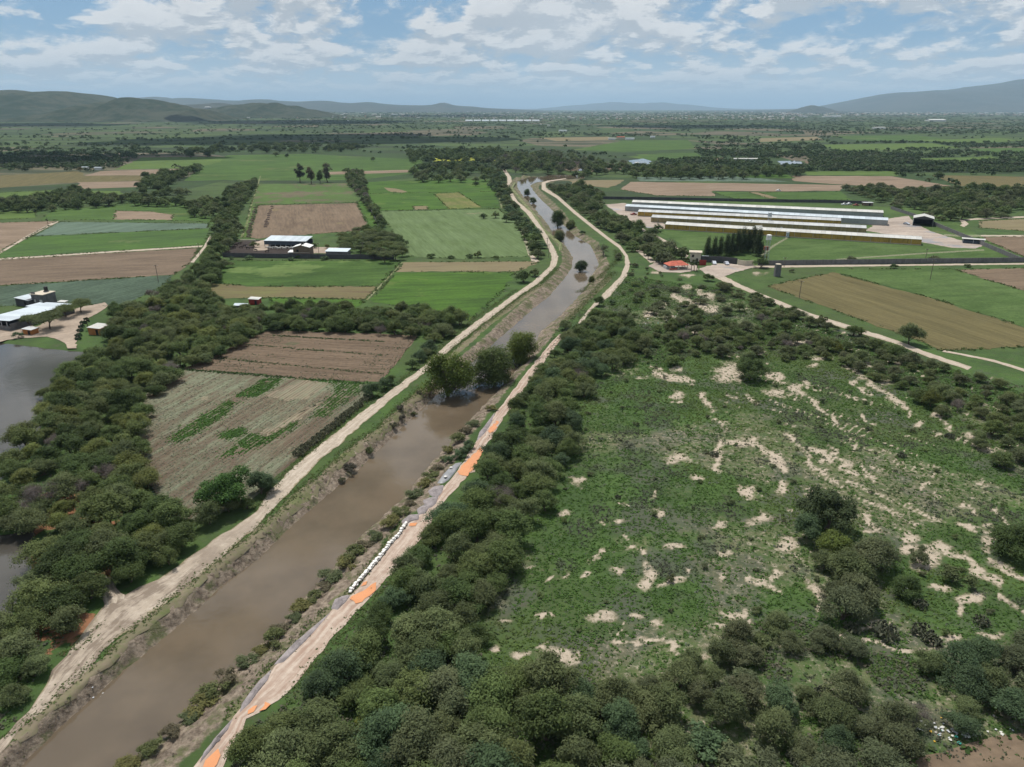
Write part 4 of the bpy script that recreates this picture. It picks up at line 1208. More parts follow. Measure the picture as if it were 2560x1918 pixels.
# groves west of the river
GD = [(285, 775), (420, 735), (500, 705), (560, 765), (640, 795), (590, 850), (500, 895), (430, 930), (362, 985), (335, 1060), (345, 1150), (380, 1225), (440, 1290), (400, 1380), (330, 1430), (275, 1425), (240, 1390), (205, 1320), (90, 1300), (20, 1290), (-70, 1230), (10, 1175), (45, 1090), (110, 1050), (105, 965), (195, 900), (265, 860)]
CNT['GD'] = grove('acacia_tree', 'acacia', 'in wood between pond and furrowed field', 'acacias of the pond wood', GD, 4.5, [('grove', 5), ('mesquite', 4), ('twig', 0.5)], 3.2, (0.7, 1.2), [OLIVE, OLIVE, MIDG, GREYG, MIDG, DEEP, YEL], 4, avoid=[[(0, 730), (275, 730), (275, 800), (200, 875), (0, 870)]])
GE = [(70, 1330), (190, 1350), (235, 1430), (225, 1500), (175, 1580), (105, 1650), (80, 1720), (50, 1790), (0, 1840), (-80, 1850), (-80, 1560), (20, 1500), (75, 1430)]
CNT['GE'] = grove('acacia_tree', 'acacia', 'in lower wood beside the muddy road', 'acacias of the lower wood', GE, 4.2, [('grove', 5), ('mesquite', 3)], 3.2, (0.75, 1.2), [OLIVE, MIDG, DEEP, GREYG], 5)
GF = [(290, 1455), (330, 1395), (420, 1330), (520, 1280), (610, 1235), (690, 1175), (705, 1190), (630, 1258), (530, 1330), (430, 1408), (315, 1466)]
CNT['GF'] = grove('roadside_tree', 'roadside tree', 'along field side of muddy road', 'trees along the muddy road', GF, 3.8, [('grove', 4), ('mesquite', 3)], 1.8, (0.6, 1.0), [DEEP, GREYG, BLUEG, MIDG], 6)
GG = [(480, 775), (560, 760), (640, 772), (760, 758), (900, 768), (1050, 772), (1160, 792), (1150, 810), (1110, 838), (1050, 832), (900, 815), (700, 808), (590, 830)]
CNT['GG'] = grove('hedgerow_tree', 'hedgerow tree', 'between green strip and furrowed plot', 'trees of the middle hedgerow', GG, 4.2, [('grove', 5), ('mesquite', 4), ('twig', 0.5)], 3.0, (0.7, 1.15), [DEEP, MIDG, GREYG, OLIVE, MIDG], 7)
GG2 = [(1085, 850), (1115, 840), (1080, 890), (1045, 930), (960, 960), (935, 985), (925, 975), (960, 945), (1030, 900)]
CNT['GG2'] = grove('roadside_tree', 'roadside tree', 'between furrowed plot and pale road', 'trees beside the pale road', GG2, 3.8, [('grove', 4), ('mesquite', 4)], 2.5, (0.7, 1.05), [DEEP, GREYG, BLUEG], 8)
# scrub band east of the meadow
GC = [(1500, 800), (1600, 800), (1690, 775), (1850, 765), (1950, 775), (2080, 840), (2200, 862), (2300, 905), (2420, 930), (2600, 975), (2600, 1260), (2480, 1160), (2420, 1060), (2300, 995), (2200, 945), (2090, 888), (1980, 892), (1870, 895), (1760, 870), (1700, 900), (1640, 915), (1570, 890)]
CNT['GC'] = grove('thorn_shrub', 'thorn bush', 'in scrub band beyond the meadow', 'thorn bushes of the scrub band', GC, 4.8, [('mesquite', 6), ('shrub', 1), ('twig', 0.3)], 1.8, (0.45, 0.9), [GREYG, GREYG, DULL, MIDG, OLIVE], 9, gap=(22.0, 0.40), cat='shrub')
GC2 = [(1580, 660), (1700, 690), (1800, 700), (1900, 745), (1950, 765), (1850, 760), (1700, 770), (1590, 790), (1540, 770)]
CNT['GC2'] = grove('thorn_shrub', 'thorn bush', 'on sandy grass below red palapa', 'bushes on the sandy grass', GC2, 7.5, [('shrub', 4), ('thicket', 3)], 1.0, (0.6, 1.0), [GREYG, MIDG, DULL], 10, cat='shrub')
# thickets in the middle distance
GH = [(690, 606), (760, 592), (840, 585), (900, 568), (960, 572), (1000, 595), (1012, 622), (970, 640), (930, 632), (880, 622), (850, 612), (760, 604)]
CNT['GH'] = grove('compound_acacia', 'flat-topped acacia', 'in farm compound behind white shed', 'acacias of the farm compound', GH, 6.5, [('acacia', 5), ('grove', 2)], 4.2, (0.85, 1.15), [OLIVE, GREYG, MIDG, GREYG], 11, avoid=[[(640, 580), (840, 580), (840, 640), (640, 640)]])
GI = [(575, 470), (640, 448), (632, 472), (606, 510), (588, 545), (600, 575), (585, 598), (540, 640), (515, 640), (530, 590), (540, 545)]
CNT['GI'] = grove('hedgerow_tree', 'hedgerow tree', 'along two-track left of ploughed plot', 'trees of the farm track hedgerow', GI, 6.6, [('field', 6), ('grove', 2)], 3.0, (0.8, 1.2), [MIDG, GREYG, DEEP], 12)
GI2 = [(520, 645), (560, 655), (545, 690), (505, 720), (470, 745), (420, 745), (415, 720), (440, 695)]
CNT['GI2'] = grove('hedgerow_tree', 'hedgerow tree', 'between cabbages and lush crop', 'trees by the cabbage field', GI2, 5.0, [('grove', 5), ('mesquite', 3)], 3.0, (0.8, 1.15), [GREYG, DEEP, MIDG], 13)
GJ1 = [(-60, 505), (60, 495), (190, 470), (205, 480), (290, 492), (270, 508), (130, 518), (-60, 524)]
CNT['GJ1'] = grove('copse_tree', 'hedgerow tree', 'behind the pale green plots westward', 'trees of the western hedgerow', GJ1, 9.0, [('field', 6)], 3.5, (1.1, 1.6), [DEEP, MIDG, DEEP, GREYG], 14)
GJ2 = [(290, 498), (340, 485), (460, 476), (545, 488), (540, 540), (480, 542), (470, 510), (340, 506)]
CNT['GJ2'] = grove('copse_tree', 'hedgerow tree', 'above the fallow patch in green', 'trees above the fallow patch', GJ2, 8.6, [('field', 6)], 3.2, (1.0, 1.4), [DEEP, MIDG, GREYG], 15, gap=(30.0, 0.40))
GJ3 = [(345, 462), (360, 440), (440, 428), (500, 412), (505, 420), (430, 452), (410, 470), (360, 475)]
CNT['GJ3'] = grove('copse_tree', 'hedgerow tree', 'at corner of pinkish fallow', 'trees at the pinkish fallow', GJ3, 12.5, [('field', 6)], 4.0, (1.2, 1.8), [DEEP, MIDG], 16)
GK = [(862, 425), (905, 425), (915, 470), (920, 495), (945, 520), (965, 570), (950, 570), (925, 520), (895, 480), (872, 455)]
CNT['GK'] = grove('hedgerow_tree', 'hedgerow tree', 'right of striped and ploughed plots', 'trees right of the ploughed plot', GK, 6.8, [('field', 6), ('twig', 0.6)], 3.0, (0.75, 1.15), [DEEP, MIDG, GREYG], 17)
GL = [(1228, 420), (1262, 440), (1262, 455), (1290, 512), (1320, 550), (1352, 590), (1365, 625), (1345, 640), (1318, 600), (1290, 555), (1255, 500), (1225, 460)]
CNT['GL'] = grove('roadside_tree', 'roadside tree', 'left of winding levee road', 'trees left of the levee road', GL, 6.8, [('field', 5), ('thicket', 3), ('grove', 1)], 2.6, (0.75, 1.2), [DEEP, MIDG, GREYG, BLUEG], 18)
GM = [(1375, 468), (1440, 462), (1510, 480), (1500, 505), (1490, 528), (1560, 545), (1610, 572), (1660, 600), (1712, 636), (1690, 660), (1640, 645), (1600, 622), (1560, 625), (1530, 590), (1460, 540), (1410, 505)]
CNT['GM'] = grove('thorn_tree', 'thorn tree', 'between levee road and barn yard', 'thorn trees by the barn yard', GM, 7.0, [('thicket', 6), ('field', 3)], 2.2, (1.0, 1.5), [GREYG, MIDG, DULL, DEEP], 19, avoid=[[(1510, 505), (1580, 505), (1670, 570), (1600, 572)]])
GN = [(2110, 470), (2200, 462), (2300, 472), (2440, 465), (2600, 480), (2600, 535), (2450, 538), (2380, 545), (2340, 545), (2300, 530), (2240, 515), (2190, 495)]
CNT['GN'] = grove('scrub_tree', 'thorn tree', 'in scrub beyond the open hangar', 'thorn trees beyond the hangar', GN, 9.6, [('thicket', 6), ('field', 3)], 2.4, (1.2, 1.8), [GREYG, MIDG, DEEP, DULL], 20, gap=(45.0, 0.36))
GO = [(1545, 425), (1680, 415), (1720, 412), (1760, 425), (1990, 420), (2010, 432), (1850, 440), (1600, 440)]
CNT['GO'] = grove('field_tree', 'dark tree', 'in belt above pinkish ploughed fields', 'trees above the ploughed fields', GO, 12.5, [('field', 6)], 4.0, (1.3, 1.9), [DEEP, MIDG, DEEP, GREYG], 21)
GP = [(1190, 395), (1280, 385), (1380, 380), (1480, 400), (1560, 405), (1540, 428), (1450, 440), (1330, 432), (1250, 420)]
CNT['GP'] = grove('bend_tree', 'dark tree', 'round the far river bend', 'trees round the far river bend', GP, 16.0, [('field', 6), ('twig', 0.6)], 4.0, (1.4, 2.0), [DEEP, MIDG, GREYG, BROWNG], 22, gap=(60.0, 0.36))
GQ = [(1020, 378), (1245, 372), (1255, 390), (1190, 400), (1030, 400)]
CNT['GQ'] = grove('belt_tree', 'dark tree', 'beside the yellow flowering plot', 'trees by the yellow plot', GQ, 16.5, [('field', 6)], 4.5, (1.4, 2.1), [DEEP, MIDG, DEEP], 23)
GR = [(450, 372), (640, 358), (900, 362), (890, 372), (640, 378), (470, 388)]
CNT['GR'] = grove('belt_tree', 'dark tree', 'behind the large green field', 'trees behind the large green field', GR, 22.0, [('field', 6)], 5.0, (1.5, 2.2), [DEEP, MIDG, DEEP], 24, gap=(80.0, 0.42))
GS = [(1020, 425), (1110, 405), (1220, 420), (1215, 445), (1060, 448)]
CNT['GS'] = grove('field_tree', 'dark tree', 'between levee road and green plots', 'trees by the green plots', GS, 14.0, [('field', 6)], 4.5, (1.2, 1.8), [DEEP, MIDG, GREYG], 25, gap=(40.0, 0.44))
print('groves', CNT, sum(CNT.values()))

# ---- single trees one can pick out (crown centre in photo pixels, crown height above ground)
SINGLES = [
 ('round_tree', 'broad', (1880, 932), 2.2, 1.05, DEEP, 'dark round tree standing alone on bare sand in the meadow', 'tree'),
 ('broad_tree', 'broad', (566, 1228), 3.8, 1.3, (0.055, 0.112, 0.026), 'big glossy green tree beside the road at the furrowed field', 'tree'),
 ('broad_tree', 'grove', (650, 1208), 2.6, 0.9, BLUEG, 'dull blue-green tree leaning against the big glossy one', 'tree'),
 ('field_tree', 'grove', (2278, 832), 4.0, 1.3, GREYG, 'tall grey-green tree on the edge of the olive stubble', 'tree'),
 ('umbrella_tree', 'acacia', (2250, 875), 3.2, 0.75, DEEP, 'flat-topped tree just below the tall one by the stubble', 'tree'),
 ('yard_tree', 'acacia', (198, 758), 3.9, 1.0, OLIVE, 'umbrella-shaped tree shading the dirt yard near the cabbages', 'tree'),
 ('yard_tree', 'acacia', (120, 797), 4.0, 1.2, GREYG, 'spreading tree at the pond end of the long shed', 'tree'),
 ('yard_tree', 'acacia', (68, 800), 3.6, 1.0, GREYG, 'spreading tree against the long shed wall', 'tree'),
 ('yard_tree', 'acacia', (160, 772), 3.4, 0.95, OLIVE, 'spreading tree between farmhouse and dirt yard', 'tree'),
 ('yard_bush', 'shrub', (122, 741), 1.2, 1.1, DEEP, 'dark bush behind the block house with water tank', 'shrub'),
 ('yard_bush', 'shrub', (45, 840), 0.8, 1.2, BLUEG, 'dark bush on the pond bank by the small shack', 'shrub'),
 ('river_willow', 'willow', (1118, 928), 7.0, 1.5, (0.092, 0.125, 0.026), 'large olive willow standing in the canal near the road', 'tree'),
 ('river_willow', 'willow', (1236, 910), 6.5, 1.4, (0.088, 0.118, 0.036), 'grey-olive willow standing mid canal beside the large one', 'tree'),
 ('river_willow', 'willow', (1298, 862), 6.0, 1.25, (0.105, 0.135, 0.030), 'yellowish willow standing in the canal behind the other two', 'tree'),
 ('river_willow', 'willow', (1395, 548), 5.0, 1.3, DEEP, 'tall dark willow on the canal edge at the narrows', 'tree'),
 ('river_willow', 'willow', (1428, 562), 3.0, 0.8, OLIVE, 'olive willow beside the tall dark one at the narrows', 'tree'),
 ('river_willow', 'willow', (1400, 590), 2.8, 0.8, GREYG, 'grey-green willow in front of the tall dark one', 'tree'),
 ('river_bush', 'willow', (1454, 664), 2.6, 0.68, (0.050, 0.075, 0.030), 'green bush growing alone in the middle of the canal', 'tree'),
 ('river_bush', 'willow', (1480, 697), 1.4, 0.38, (0.075, 0.09, 0.02), 'small yellow-green bush in the canal at the bank side', 'tree'),
 ('sparse_tree', 'twig', (1508, 628), 4.0, 1.4, (0.095, 0.105, 0.060), 'sparse grey tree leaning over the canal bend', 'tree'),
 ('sparse_tree', 'mesquite', (1547, 645), 2.5, 0.7, DULL, 'sparse dull tree between canal bend and road', 'tree'),
 ('river_willow', 'willow', (1318, 480), 3.0, 0.75, DEEP, 'dark willow in the far canal reach', 'tree'),
 ('river_willow', 'willow', (1332, 500), 2.6, 0.65, MIDG, 'green willow just below the dark one far up the canal', 'tree'),
 ('reed_clump', 'thicket', (1455, 580), 1.2, 0.7, BLUEG, 'blue-green reed clump on the far bank at the narrows', 'reeds'),
 ('giant_reed', 'bank', (1152, 1130), 1.2, 1.5, BLUEG, 'blue-green clump of giant reed between gravel and canal', 'reeds'),
 ('giant_reed', 'bank', (1172, 1112), 1.2, 1.4, BLUEG, 'upper clump of giant reed where the gravel narrows', 'reeds'),
 ('giant_reed', 'bank', (1126, 1143), 1.0, 1.1, BLUEG, 'lowest clump of giant reed at the water side', 'reeds'),
 ('bare_tree', 'twig', (110, 1235), 2.8, 1.25, TWIG, 'leafless mauve-grey tree at the edge of flood water', 'tree'),
 ('bare_tree', 'twig', (200, 1215), 2.8, 1.0, TWIG, 'smaller leafless grey tree beside the mauve-grey one', 'tree'),
 ('bare_tree', 'twig', (40, 1280), 2.0, 0.9, TWIG, 'low leafless tree over the flood water', 'tree'),
 ('bare_tree', 'twig', (1245, 1245), 2.5, 1.1, TWIG, 'leafless grey tree among the riverside mesquites', 'tree'),
 ('bare_tree', 'twig', (378, 735), 2.5, 1.0, TWIG, 'leafless mauve tree above the pond wood', 'tree'),
 ('bare_tree', 'twig', (1152, 798), 2.0, 0.85, TWIG, 'leafless brown tree at the road end of the hedgerow', 'tree'),
 ('meadow_tree', 'broad', (2068, 1290), 2.8, 1.3, (0.045, 0.062, 0.026), 'large dark tree at head of the meadow clump', 'tree'),
 ('meadow_tree', 'grove', (2022, 1322), 2.0, 0.9, BLUEG, 'grey-green tree on the meadow side of the dark one', 'tree'),
 ('meadow_tree', 'grove', (2090, 1368), 2.2, 0.95, (0.100, 0.130, 0.030), 'yellow-green tree below the large dark meadow tree', 'tree'),
 ('meadow_tree', 'mesquite', (2185, 1398), 2.2, 1.2, DULL, 'dull thorn tree nearest the sandy slope', 'tree'),
 ('meadow_tree', 'mesquite', (2125, 1432), 2.0, 1.1, GREYG, 'grey thorn tree in the middle of the meadow clump', 'tree'),
 ('meadow_tree', 'mesquite', (2150, 1482), 2.0, 1.1, DULL, 'dull thorn tree low in the meadow clump', 'tree'),
 ('meadow_tree', 'mesquite', (2110, 1522), 1.9, 1.05, BROWNG, 'brownish thorn tree by the sandy footpath bend', 'tree'),
 ('meadow_tree', 'mesquite', (2062, 1402), 1.5, 0.7, GREYG, 'small grey thorn bush left of the clump', 'tree'),
 ('meadow_bush', 'shrub', (2297, 1392), 1.0, 1.5, DULL, 'dull bush on the sandy slope, upper one', 'shrub'),
 ('meadow_bush', 'shrub', (2392, 1440), 1.2, 1.7, GREYG, 'round grey bush on the sandy slope, lower one', 'shrub'),
 ('meadow_bush', 'mesquite', (2535, 1362), 2.0, 1.15, DEEP, 'dark bush by a post at the right edge', 'shrub'),
 ('gate_tree', 'field', (1905, 655), 3.0, 1.0, DEEP, 'dark tree at the end of the white gate wall', 'tree'),
 ('wall_bush', 'thicket', (2235, 665), 1.2, 0.75, DEEP, 'dark bush in front of the long grey wall', 'shrub'),
 ('wall_bush', 'thicket', (2128, 646), 1.2, 0.8, DULL, 'dull bush on the barn side of the grey wall', 'shrub'),
 ('wall_bush', 'thicket', (2335, 648), 1.2, 1.0, DULL, 'wide dull bush on the barn side further along', 'shrub'),
 ('wall_bush', 'thicket', (2420, 664), 1.0, 0.6, DEEP, 'small dark bush in front of the wall near its end', 'shrub'),
 ('wall_bush', 'shrub', (1980, 676), 1.0, 1.1, BROWNG, 'dry bush beside the block tower', 'shrub'),
 ('round_tree', 'field', (2346, 440), 4.0, 1.6, DEEP, 'big round tree alone between green and olive fields', 'tree'),
 ('field_tree', 'field', (2242, 433), 2.5, 0.7, DEEP, 'small tree alone on the light green strip', 'tree'),
 ('field_tree', 'field', (1208, 538), 2.6, 0.75, DEEP, 'small round tree alone on the pale cabbage field', 'tree'),
 ('field_tree', 'field', (1240, 535), 3.0, 0.85, OLIVE, 'olive tree next to the lone cabbage field tree', 'tree'),
 ('field_tree', 'field', (1265, 545), 3.0, 1.0, DEEP, 'dark tree at the levee end of the cabbage field', 'tree'),
 ('field_tree', 'field', (1190, 458), 3.0, 0.9, DEEP, 'lone tree on the bright green plot by the levee', 'tree'),
 ('field_tree', 'field', (1310, 690), 3.0, 1.0, DEEP, 'dark round bush-like tree at the road bend', 'tree'),
 ('field_tree', 'field', (1335, 678), 2.6, 0.7, GREYG, 'smaller tree behind the dark one at the road bend', 'tree'),
 ('hedge_bush', 'thicket', (1078, 638), 1.5, 0.8, DEEP, 'dark bush on the edge of tan stubble, westmost', 'shrub'),
 ('hedge_bush', 'thicket', (1128, 641), 1.2, 0.6, DEEP, 'second dark bush on the edge of tan stubble', 'shrub'),
 ('hedge_bush', 'thicket', (1175, 638), 1.5, 0.7, DEEP, 'third dark bush on the edge of tan stubble', 'shrub'),
 ('hedge_bush', 'field', (1195, 634), 2.2, 0.65, OLIVE, 'tallest bush on the edge of tan stubble', 'shrub'),
 ('hedge_bush', 'thicket', (1240, 643), 1.0, 0.6, MIDG, 'low bush on the edge of tan stubble near the track', 'shrub'),
 ('compound_bush', 'thicket', (622, 643), 1.2, 0.75, BLUEG, 'rounded bush in front of the dark compound wall', 'shrub'),
 ('compound_bush', 'thicket', (728, 647), 1.0, 0.6, BLUEG, 'small bush at the wall left of the brick house', 'shrub'),
 ('compound_bush', 'thicket', (745, 641), 1.0, 0.6, DEEP, 'dark bush right against the brick house wall', 'shrub'),
 ('compound_bush', 'thicket', (811, 644), 1.2, 0.7, BLUEG, 'rounded bush at the wall below the white shed', 'shrub'),
 ('compound_bush', 'thicket', (578, 645), 0.8, 0.5, BLUEG, 'small bush at the left end of the compound wall', 'shrub'),
 ('compound_bush', 'field', (540, 640), 1.8, 0.6, YEL, 'yellow-green bush outside the compound wall corner', 'shrub'),
 ('compound_tree', 'field', (634, 608), 2.5, 0.65, OLIVE, 'olive tree on the dung yard left of the cattle shed', 'tree'),
 ('compound_tree', 'field', (785, 610), 2.5, 0.55, MIDG, 'small green tree right of the cattle shed', 'tree'),
 ('compound_tree', 'field', (817, 615), 1.5, 0.45, YEL, 'yellow-green bush behind the concrete yard', 'shrub'),
 ('compound_tree', 'field', (1000, 605), 3.0, 1.05, DEEP, 'dark tree outside the compound beside the cabbages', 'tree'),
 ('tall_eucalyptus', 'euca', (748, 430), 11.0, 1.4, (0.060, 0.066, 0.040), 'tallest eucalyptus behind the striped plot', 'tree'),
 ('tall_eucalyptus', 'euca', (776, 438), 9.0, 1.1, (0.085, 0.062, 0.036), 'reddish brown eucalyptus beside the tallest', 'tree'),
 ('tall_eucalyptus', 'euca', (799, 440), 8.0, 0.9, DEEP, 'slim dark eucalyptus between reddish and sparse ones', 'tree'),
 ('tall_eucalyptus', 'euca', (817, 431), 10.5, 1.25, (0.095, 0.085, 0.055), 'sparse pale eucalyptus at the end of the clump', 'tree'),
 ('field_tree', 'field', (690, 385), 4.0, 1.4, OLIVE, 'olive round tree, left one of the pair on green field', 'tree'),
 ('field_tree', 'field', (717, 388), 4.0, 1.2, DEEP, 'dark round tree, right one of the pair on green field', 'tree'),
 ('field_tree', 'field', (822, 375), 4.0, 1.4, (0.09, 0.11, 0.03), 'yellowish round tree at the far hedge', 'tree'),
 ('field_tree', 'field', (932, 396), 4.0, 1.2, MIDG, 'lone tree on far green plots', 'tree'),
 ('field_tree', 'field', (200, 422), 3.0, 1.0, (0.12, 0.10, 0.04), 'yellow-brown lone tree by the olive stubble', 'tree'),
 ('field_tree', 'field', (258, 374), 4.0, 1.5, DEEP, 'dark tree on the shaded plain, upper right of scrub', 'tree'),
 ('field_tree', 'field', (335, 369), 4.0, 1.7, DEEP, 'dark round tree at the hedge on shaded plain', 'tree'),
 ('yard_tree', 'field', (1644, 566), 3.0, 0.85, DEEP, 'dark tree at the corner of the barn yard', 'tree'),
 ('field_tree', 'field', (2560, 474), 3.0, 1.3, DEEP, 'dark tree at the right edge below olive field', 'tree'),
 ('yellow_tree', 'mesquite', (925, 1785), 2.5, 0.55, (0.13, 0.14, 0.028), 'yellow-green tree in the bottom thicket', 'tree'),
 ('yellow_tree', 'mesquite', (945, 1830), 2.0, 0.5, (0.10, 0.12, 0.03), 'second yellow-green tree just below the first', 'tree'),
 ('bright_tree', 'grove', (2090, 867), 1.8, 0.6, (0.095, 0.105, 0.022), 'yellow-green tree in the scrub band near sand', 'tree'),
 ('bright_tree', 'grove', (2330, 1000), 2.0, 0.8, (0.085, 0.098, 0.024), 'yellowish domed tree on the lower side of the scrub band', 'tree'),
 ('bright_tree', 'grove', (1490, 785), 2.5, 0.8, (0.075, 0.095, 0.022), 'olive domed tree at the upper end of the riverside grove', 'tree'),
 ('round_tree', 'grove', (1497, 752), 2.2, 0.75, DEEP, 'dark domed tree beside the pale bank road end', 'tree'),
 ('round_tree', 'shrub', (1530, 755), 1.2, 1.2, BLUEG, 'small dull bush beside the dark domed tree', 'shrub'),
]
for nm, kd, (u, v), zc, s, col, lab, cat in SINGLES:
    p = P(u, v, zc)
    if nm.startswith('river') or nm == 'sparse_tree':
        zc2 = zc
        p = P(u, v, zc + WZ * 0.8)
    plant(nm, kd, p, s, col, lab, cat, z=(WZ - 0.3) if nm.startswith('river') else None)
    ALLTREES.append((p.x, p.y, 3 * s))

# casuarina row and palms by the farm gate
CAS = [(1768, 634), (1785, 632), (1800, 630), (1815, 628), (1828, 625), (1842, 624), (1856, 620), (1868, 618), (1880, 618), (1893, 628)]
for i, (u, v) in enumerate(CAS):
    p = P(u, v + 12, 0)
    plant('casuarina_tree', 'casuarina', p, 0.78 + 0.03 * i + random.uniform(-.08, .08), (0.036, 0.052, 0.020), f'dark conical tree of the row behind the gate wall, {ordw(i + 1)} from left', 'tree', 'conical trees behind the gate wall')
PAL = [(1640, 655), (1655, 660), (1668, 650), (1686, 648), (1703, 648), (1712, 668), (1718, 672), (1728, 676), (1735, 678), (1742, 678), (1708, 660), (1620, 648)]
for i, (u, v) in enumerate(PAL):
    plant('fan_palm', 'palm', P(u, v, 0), random.uniform(0.6, 0.85) * (1.1 if i in (5, 10) else 1), (0.055, 0.072, 0.028), f'fan palm near the red palapa, {ordw(i + 1)} going towards the gate', 'palm', 'fan palms at the palapa')
for i, (u, v) in enumerate([(1895, 742), (1915, 752), (1945, 758), (1962, 765), (1975, 772), (2060, 790), (2072, 796), (2145, 822), (2158, 832), (2205, 858), (1928, 757), (2048, 800)]):
    plant('young_palm', 'youngpalm', P(u - 8, v + 5, 0), random.uniform(0.4, 0.55), (0.095, 0.115, 0.05), f'squat dark palm beside the dirt road, {ordw(i + 1)} from its upper end', 'palm', 'squat palms beside the dirt road')
plant('fan_palm', 'palm', P(221, 826, 0), 0.75, (0.03, 0.042, 0.018), 'slim dark palm beside the orange shack', 'palm')
plant('field_palm', 'palm', P(90, 540, 0), 0.6, (0.03, 0.04, 0.018), 'small dark palm at the field corner, left one', 'palm')
plant('field_palm', 'palm', P(120, 560, 0), 0.6, (0.03, 0.04, 0.018), 'small dark palm on the track between plots', 'palm')

# bank shrubs along both water edges, one by one
RBS = [(v, None) for v in ()]
rb_line = [(305, 1905), (360, 1868), (410, 1826), (455, 1790), (490, 1755), (520, 1725), (560, 1690), (600, 1655), (640, 1618), (665, 1600), (690, 1570), (720, 1545), (745, 1512), (770, 1488), (795, 1462), (815, 1440), (845, 1412), (870, 1385), (895, 1365), (925, 1350), (960, 1320), (985, 1290), (1010, 1268), (1020, 1240), (1045, 1215), (1062, 1195), (1080, 1172), (1095, 1150), (1110, 1128), (1130, 1105), (1150, 1085), (1170, 1068), (1215, 1030)]
for i, (u, v) in enumerate(rb_line):
    p = P(u + 14, v, -0.6)
    col = [(0.135, 0.130, 0.045), (0.105, 0.120, 0.045), (0.125, 0.108, 0.066), (0.095, 0.115, 0.052)][i % 4]
    plant('bank_shrub', 'bank', p, random.uniform(1.1, 1.8), col, f'straggly weed shrub on the road-side canal bank, {ordw(i + 1)} from the bottom', 'shrub', 'weed shrubs on the road-side bank', sz=random.uniform(0.5, 0.85))
lb_line = [(860, 1195), (880, 1172), (930, 1128), (990, 1068), (1012, 1048), (1040, 1030), (1055, 992), (1010, 1034)]
for i, (u, v) in enumerate(lb_line):
    p = P(u - 6, v, -0.9)
    col = [(0.085, 0.082, 0.045), (0.075, 0.068, 0.05), (0.07, 0.085, 0.03)][i % 3]
    plant('bank_shrub', 'bank', p, random.uniform(0.7, 1.3), col, f'low weed shrub on the field-side canal bank, {ordw(i + 1)} from the bottom', 'shrub', 'weed shrubs on the field-side bank')

# prickly pears: hedge beside the pale road and loose ones
def pear(u, v, s, col, lab, grp=None):
    p = P(u, v, 0.5)
    o = link('prickly_pear', PEAR[random.randrange(3)], None, (p.x, p.y, 0))
    o.scale = (s, s, s * 0.9)
    o.rotation_euler = (0, 0, random.uniform(0, 6.28))
    o.color = (*col, 1)
    tag(o, lab, 'cactus', grp)


hd = [(748, 1132), (760, 1120), (775, 1110), (788, 1100), (800, 1090), (813, 1080), (825, 1070), (838, 1060), (850, 1050), (862, 1040), (873, 1030), (885, 1022), (897, 1012), (910, 1000), (922, 990)]
for i, (u, v) in enumerate(hd):
    pear(u, v, random.uniform(0.95, 1.2), (0.125, 0.128, 0.075), f'prickly pear in the hedge beside the pale road, {ordw(i + 1)} from the bottom', 'prickly pears in the roadside hedge')
for i, (u, v, s) in enumerate([(2213, 1583, 1.5), (2305, 1578, 1.2), (2455, 1553, 0.95), (2255, 1137, 0.8), (1786, 1135, 0.8), (1640, 1790, 1.2), (2090, 1905, 1.5), (2220, 1900, 1.2), (2330, 1600, 1.0), (2425, 1632, 1.2), (2060, 1735, 1.0), (1545, 1240, 0.5), (1980, 895, 0.8), (1905, 830, 0.9), (1800, 885, 0.7), (2375, 1090, 0.9), (2130, 1570, 1.0), (2000, 1900, 1.2), (1790, 1730, 1.1), (2300, 1510, 0.9)]):
    pear(u, v, s, (0.112, 0.118, 0.078), f'loose clump of prickly pear, {ordw(i + 1)} of those scattered over meadow and scrub', 'scattered prickly pears')


MB = [(1480, 960), (1700, 900), (2000, 930), (2250, 1010), (2420, 1180), (2560, 1300), (2560, 1560), (2250, 1600), (1900, 1560), (1600, 1600), (1330, 1560), (1300, 1420), (1380, 1260), (1450, 1120)]
CNT['MB'] = grove('low_bush', 'low bush', 'dotted over the sandy meadow', 'low bushes of the meadow', MB, 8.5, [('shrub', 5)], 0.4, (0.3, 0.62), [DULL, GREYG, BROWNG, MIDG], 51, gap=(18.0, 0.40), cat='shrub')
GB2 = [(2020, 1390), (2140, 1400), (2260, 1420), (2320, 1560), (2230, 1640), (2060, 1620), (2050, 1500)]
CNT['GB2'] = grove('clump_bush', 'thorn bush', 'of the clump beside sandy slope', 'thorn bushes of the meadow clump', GB2, 4.2, [('mesquite', 3), ('shrub', 3)], 0.9, (0.4, 0.75), [DULL, GREYG, BROWNG, DEEP], 55, gap=(9.0, 0.40), cat='shrub')
RS = [(1800, 706), (1900, 748), (2010, 790), (2100, 820), (2230, 862), (2420, 930), (2420, 945), (2230, 880), (2090, 836), (1990, 803), (1880, 762), (1790, 715)]
CNT['RS'] = grove('roadside_bush', 'roadside bush', 'along lower side of dirt road', 'bushes along the dirt road', RS, 3.6, [('shrub', 3), ('mesquite', 2)], 0.9, (0.42, 0.85), [GREYG, DULL, MIDG, DEEP], 52, cat='shrub')


# ---- ground cover that nobody could count
M_TUFT, n = mat('herbs')
a = n.n('ShaderNodeAttribute', {}, out=None, attribute_name='col').outputs['Color']
dd = n.n('ShaderNodeBsdfPrincipled', {'Base Color': a, 'Roughness': 0.85, 'Specular IOR Level': 0.12})
tt = n.n('ShaderNodeBsdfTranslucent', {'Color': a})
n.n('ShaderNodeOutputMaterial', {'Surface': n.n('ShaderNodeMixShader', {0: 0.25, 1: dd, 2: tt})}, out=None)


